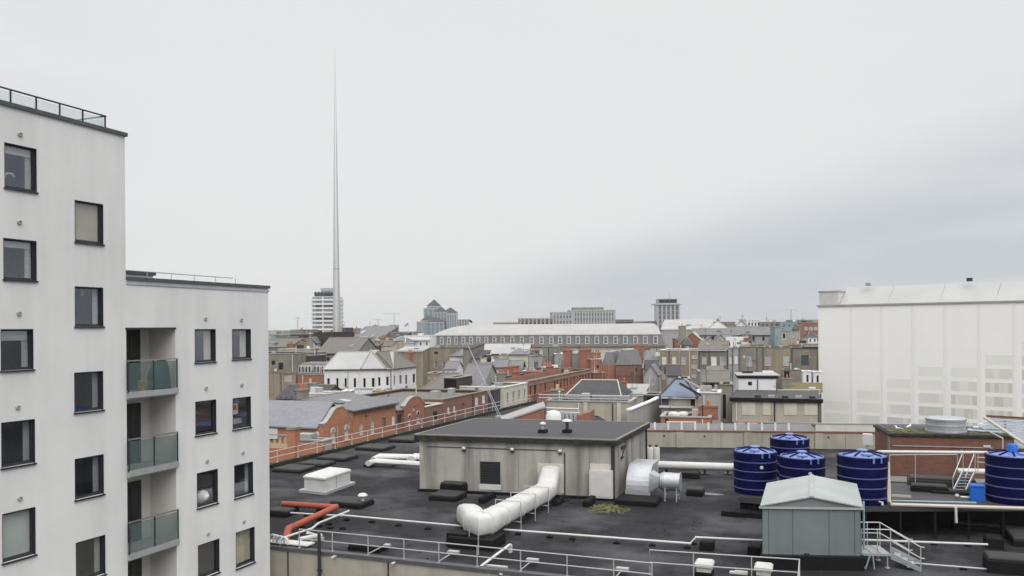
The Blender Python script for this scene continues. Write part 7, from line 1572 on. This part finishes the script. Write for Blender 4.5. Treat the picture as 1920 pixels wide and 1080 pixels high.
# ================================================================== white sheeted scaffold building at the right
sa, sb = P(1534, 575, 185), P(1980, 562, 153); sf = Fr((sa.x, sa.y), (sb.x, sb.y)); zt = sa.z
SBY = sf.L; t = thing('sheeted_building', 'big building wrapped in white scaffold sheeting at the right, windows showing faintly through', 'building', sf.pt(SBY / 2, -10, 0))
mb = MB(); hs = []
ucols = [sf.pix(x, 700)[0] for x in (1534, 1596, 1653, 1712, 1772, 1836, 1903, 1972)]; ucols[0] = 0; ucols[-1] = SBY
fl = (zt - 0.5) / 10.5
IN = -.45
inner = Fr(tuple(sf.pt(0, IN, 0))[:2], tuple(sf.pt(SBY, IN, 0))[:2])
for a, b in zip(ucols, ucols[1:]):
    for k in range(10): hs.append((a + (b - a) * .17, a + (b - a) * .93, .6 + k * fl, .6 + k * fl + fl * .70))
holed_wall(mb, inner, 0, SBY, 0, zt - 1, hs, .2)
wall_quad(mb, inner.pt(0, 0, 0), inner.pt(0, -22, 0), 0, zt - 1); wall_quad(mb, inner.pt(SBY, 0, 0), inner.pt(SBY, -22, 0), 0, zt - 1); wall_quad(mb, inner.pt(0, -22, 0), inner.pt(SBY, -22, 0), 0, zt - 1)
mb.build('wall', M.rend_w, t, recalc=False)
for h in hs:
    mb = MB(); inner.box(mb, h[0], h[1], -.2, -.12, h[2], h[3]); o = mb.build('window', M.pane_d, t)
    mb = MB(); n = 4
    for k in range(1, n): u = h[0] + (h[1] - h[0]) * k / n + (hash((round(h[0]), round(h[2]))) % 7 - 3) * .06; wv = .06 + .16 * (k % 2); inner.box(mb, u - wv, u + wv, -.119, .1, h[2], h[3])
    mb.build('frame', M.rend_w, o)
rnd = random.Random(3)
zr_ = [0.0] + [.3 + k * fl for k in range(1, 10)] + [zt]
for r_, (z0_, z1_) in enumerate(zip(zr_, zr_[1:])):
    for i, (a, b) in enumerate(zip(ucols, ucols[1:])):
        vis = 2.2 + i * .95 - r_; lvl = 0 if vis <= 0 else min(3, int(vis / 1.3) + 1)
        wu0, wu1, wz0, wz1 = a + (b - a) * .17, a + (b - a) * .93, .55 + r_ * fl, .55 + r_ * fl + fl * .72
        mb = MB(); holed_wall(mb, sf, a + .003, b - .003, z0_ + .003, z1_ - .003, [(wu0, wu1, wz0, wz1)] if lvl else [], .002); mb.build('sheet_panel', M.sheet1, t, recalc=False)
        if lvl:                                              # single thickness of netting over the window bay
            ns_ = 6
            for q_ in range(ns_):
                lv = max(1, lvl - rnd.choice([0, 0, 1])); ua_, ub_ = wu0 + (wu1 - wu0) * q_ / ns_, wu0 + (wu1 - wu0) * (q_ + 1) / ns_
                mb = MB(); mb.quad(sf.pt(ua_, -.003, wz0), sf.pt(ub_, -.003, wz0), sf.pt(ub_, -.003, wz1), sf.pt(ua_, -.003, wz1)); mb.build('netting_panel', M.sheets[lv], t, recalc=False)
for u in ucols: mb = MB(); sf.box(mb, max(0, u - .22), u + .22, .035, .04, 0, zt); mb.build('sheet_lap', M.sheetseam, t)
for z_ in zr_[1:-1]:
    mb = MB(); mb.tube([sf.pt(0, -.2, z_), sf.pt(SBY, -.2, z_)], .04, 6); mb.build('scaffold_ledger', M.galv_rail, t)
for i, u in enumerate(ucols): mb = MB(); mb.tube([sf.pt(u, -.28, 0), sf.pt(u, -.28, zt)], .04, 6); mb.build('scaffold_standard', M.galv_rail, t)
lfz = Fr(tuple(sf.pt(0, -22, 0))[:2], tuple(sf.pt(0, 0, 0))[:2])
for j, (z0_, z1_) in enumerate(zip(zr_, zr_[1:])): mb = MB(); lfz.box(mb, 0, lfz.L, -.01, 0, z0_ + .01, z1_ - .01); mb.build('sheet_panel', M.sheet1, t)
# white roof enclosure
zb_ = zt; ux = sf.pix(1573, 560, -1)[0]; z1_ = sf.pix(1573, 537, -8)[1]
mb = MB(); sf.box(mb, -.3, SBY, -.5, .25, zt + .003, zt + .3); mb.build('scaffold_deck', M.rend_g, t)
for k in range(4):
    a, b = ux + (SBY - ux) * k / 4, ux + (SBY - ux) * (k + 1) / 4; mb = MB(); q_ = [sf.pt(a + .03, -1.2, zt + .31), sf.pt(b - .03, -1.2, zt + .31), sf.pt(b - .03, -5.5, zt + 4.2), sf.pt(a + .03, -5.5, zt + 4.2)]; mb.loft([q_, [p + V((0, 0, .08)) for p in q_]]); mb.build('roof_sheet', M.roofsheet, t)
    mb = MB(); q_ = [sf.pt(a + .03, -5.52, zt + 4.1), sf.pt(b - .03, -5.52, zt + 4.1), sf.pt(b - .03, -22, zt + 2.2), sf.pt(a + .03, -22, zt + 2.2)]; mb.loft([q_, [p + V((0, 0, .08)) for p in q_]]); mb.build('roof_sheet', M.roofsheet, t)
mb = MB(); sf.box(mb, 0, ux - .05, -4.5, -.51, zt + .31, sf.pix(1540, 548, -.5)[1]); o = mb.build('stair_enclosure', M.white_d, t); zq = sf.pix(1540, 548, -.5)[1]
mb = MB(); sf.box(mb, -.15, ux + .1, -4.6, -.4, zq + .003, zq + .25); mb.build('enclosure_lid', M.rend_g, o)
mb = MB(); sf.box(mb, .8, ux - .6, -.509, -.46, zt + .5, zt + 2.4); mb.build('enclosure_door', M.white_d, o)
for x, y in ((1628, 531), (1655, 566), (1818, 522)):
    u, z_ = sf.pix(x, y, -4); mb = MB(); sf.box(mb, u - .5, u + .5, -4.3, -3.7, z_ - .6, z_ + .1); mb.build('roof_fitting', M.anth if x == 1818 else M.rend_g, t)
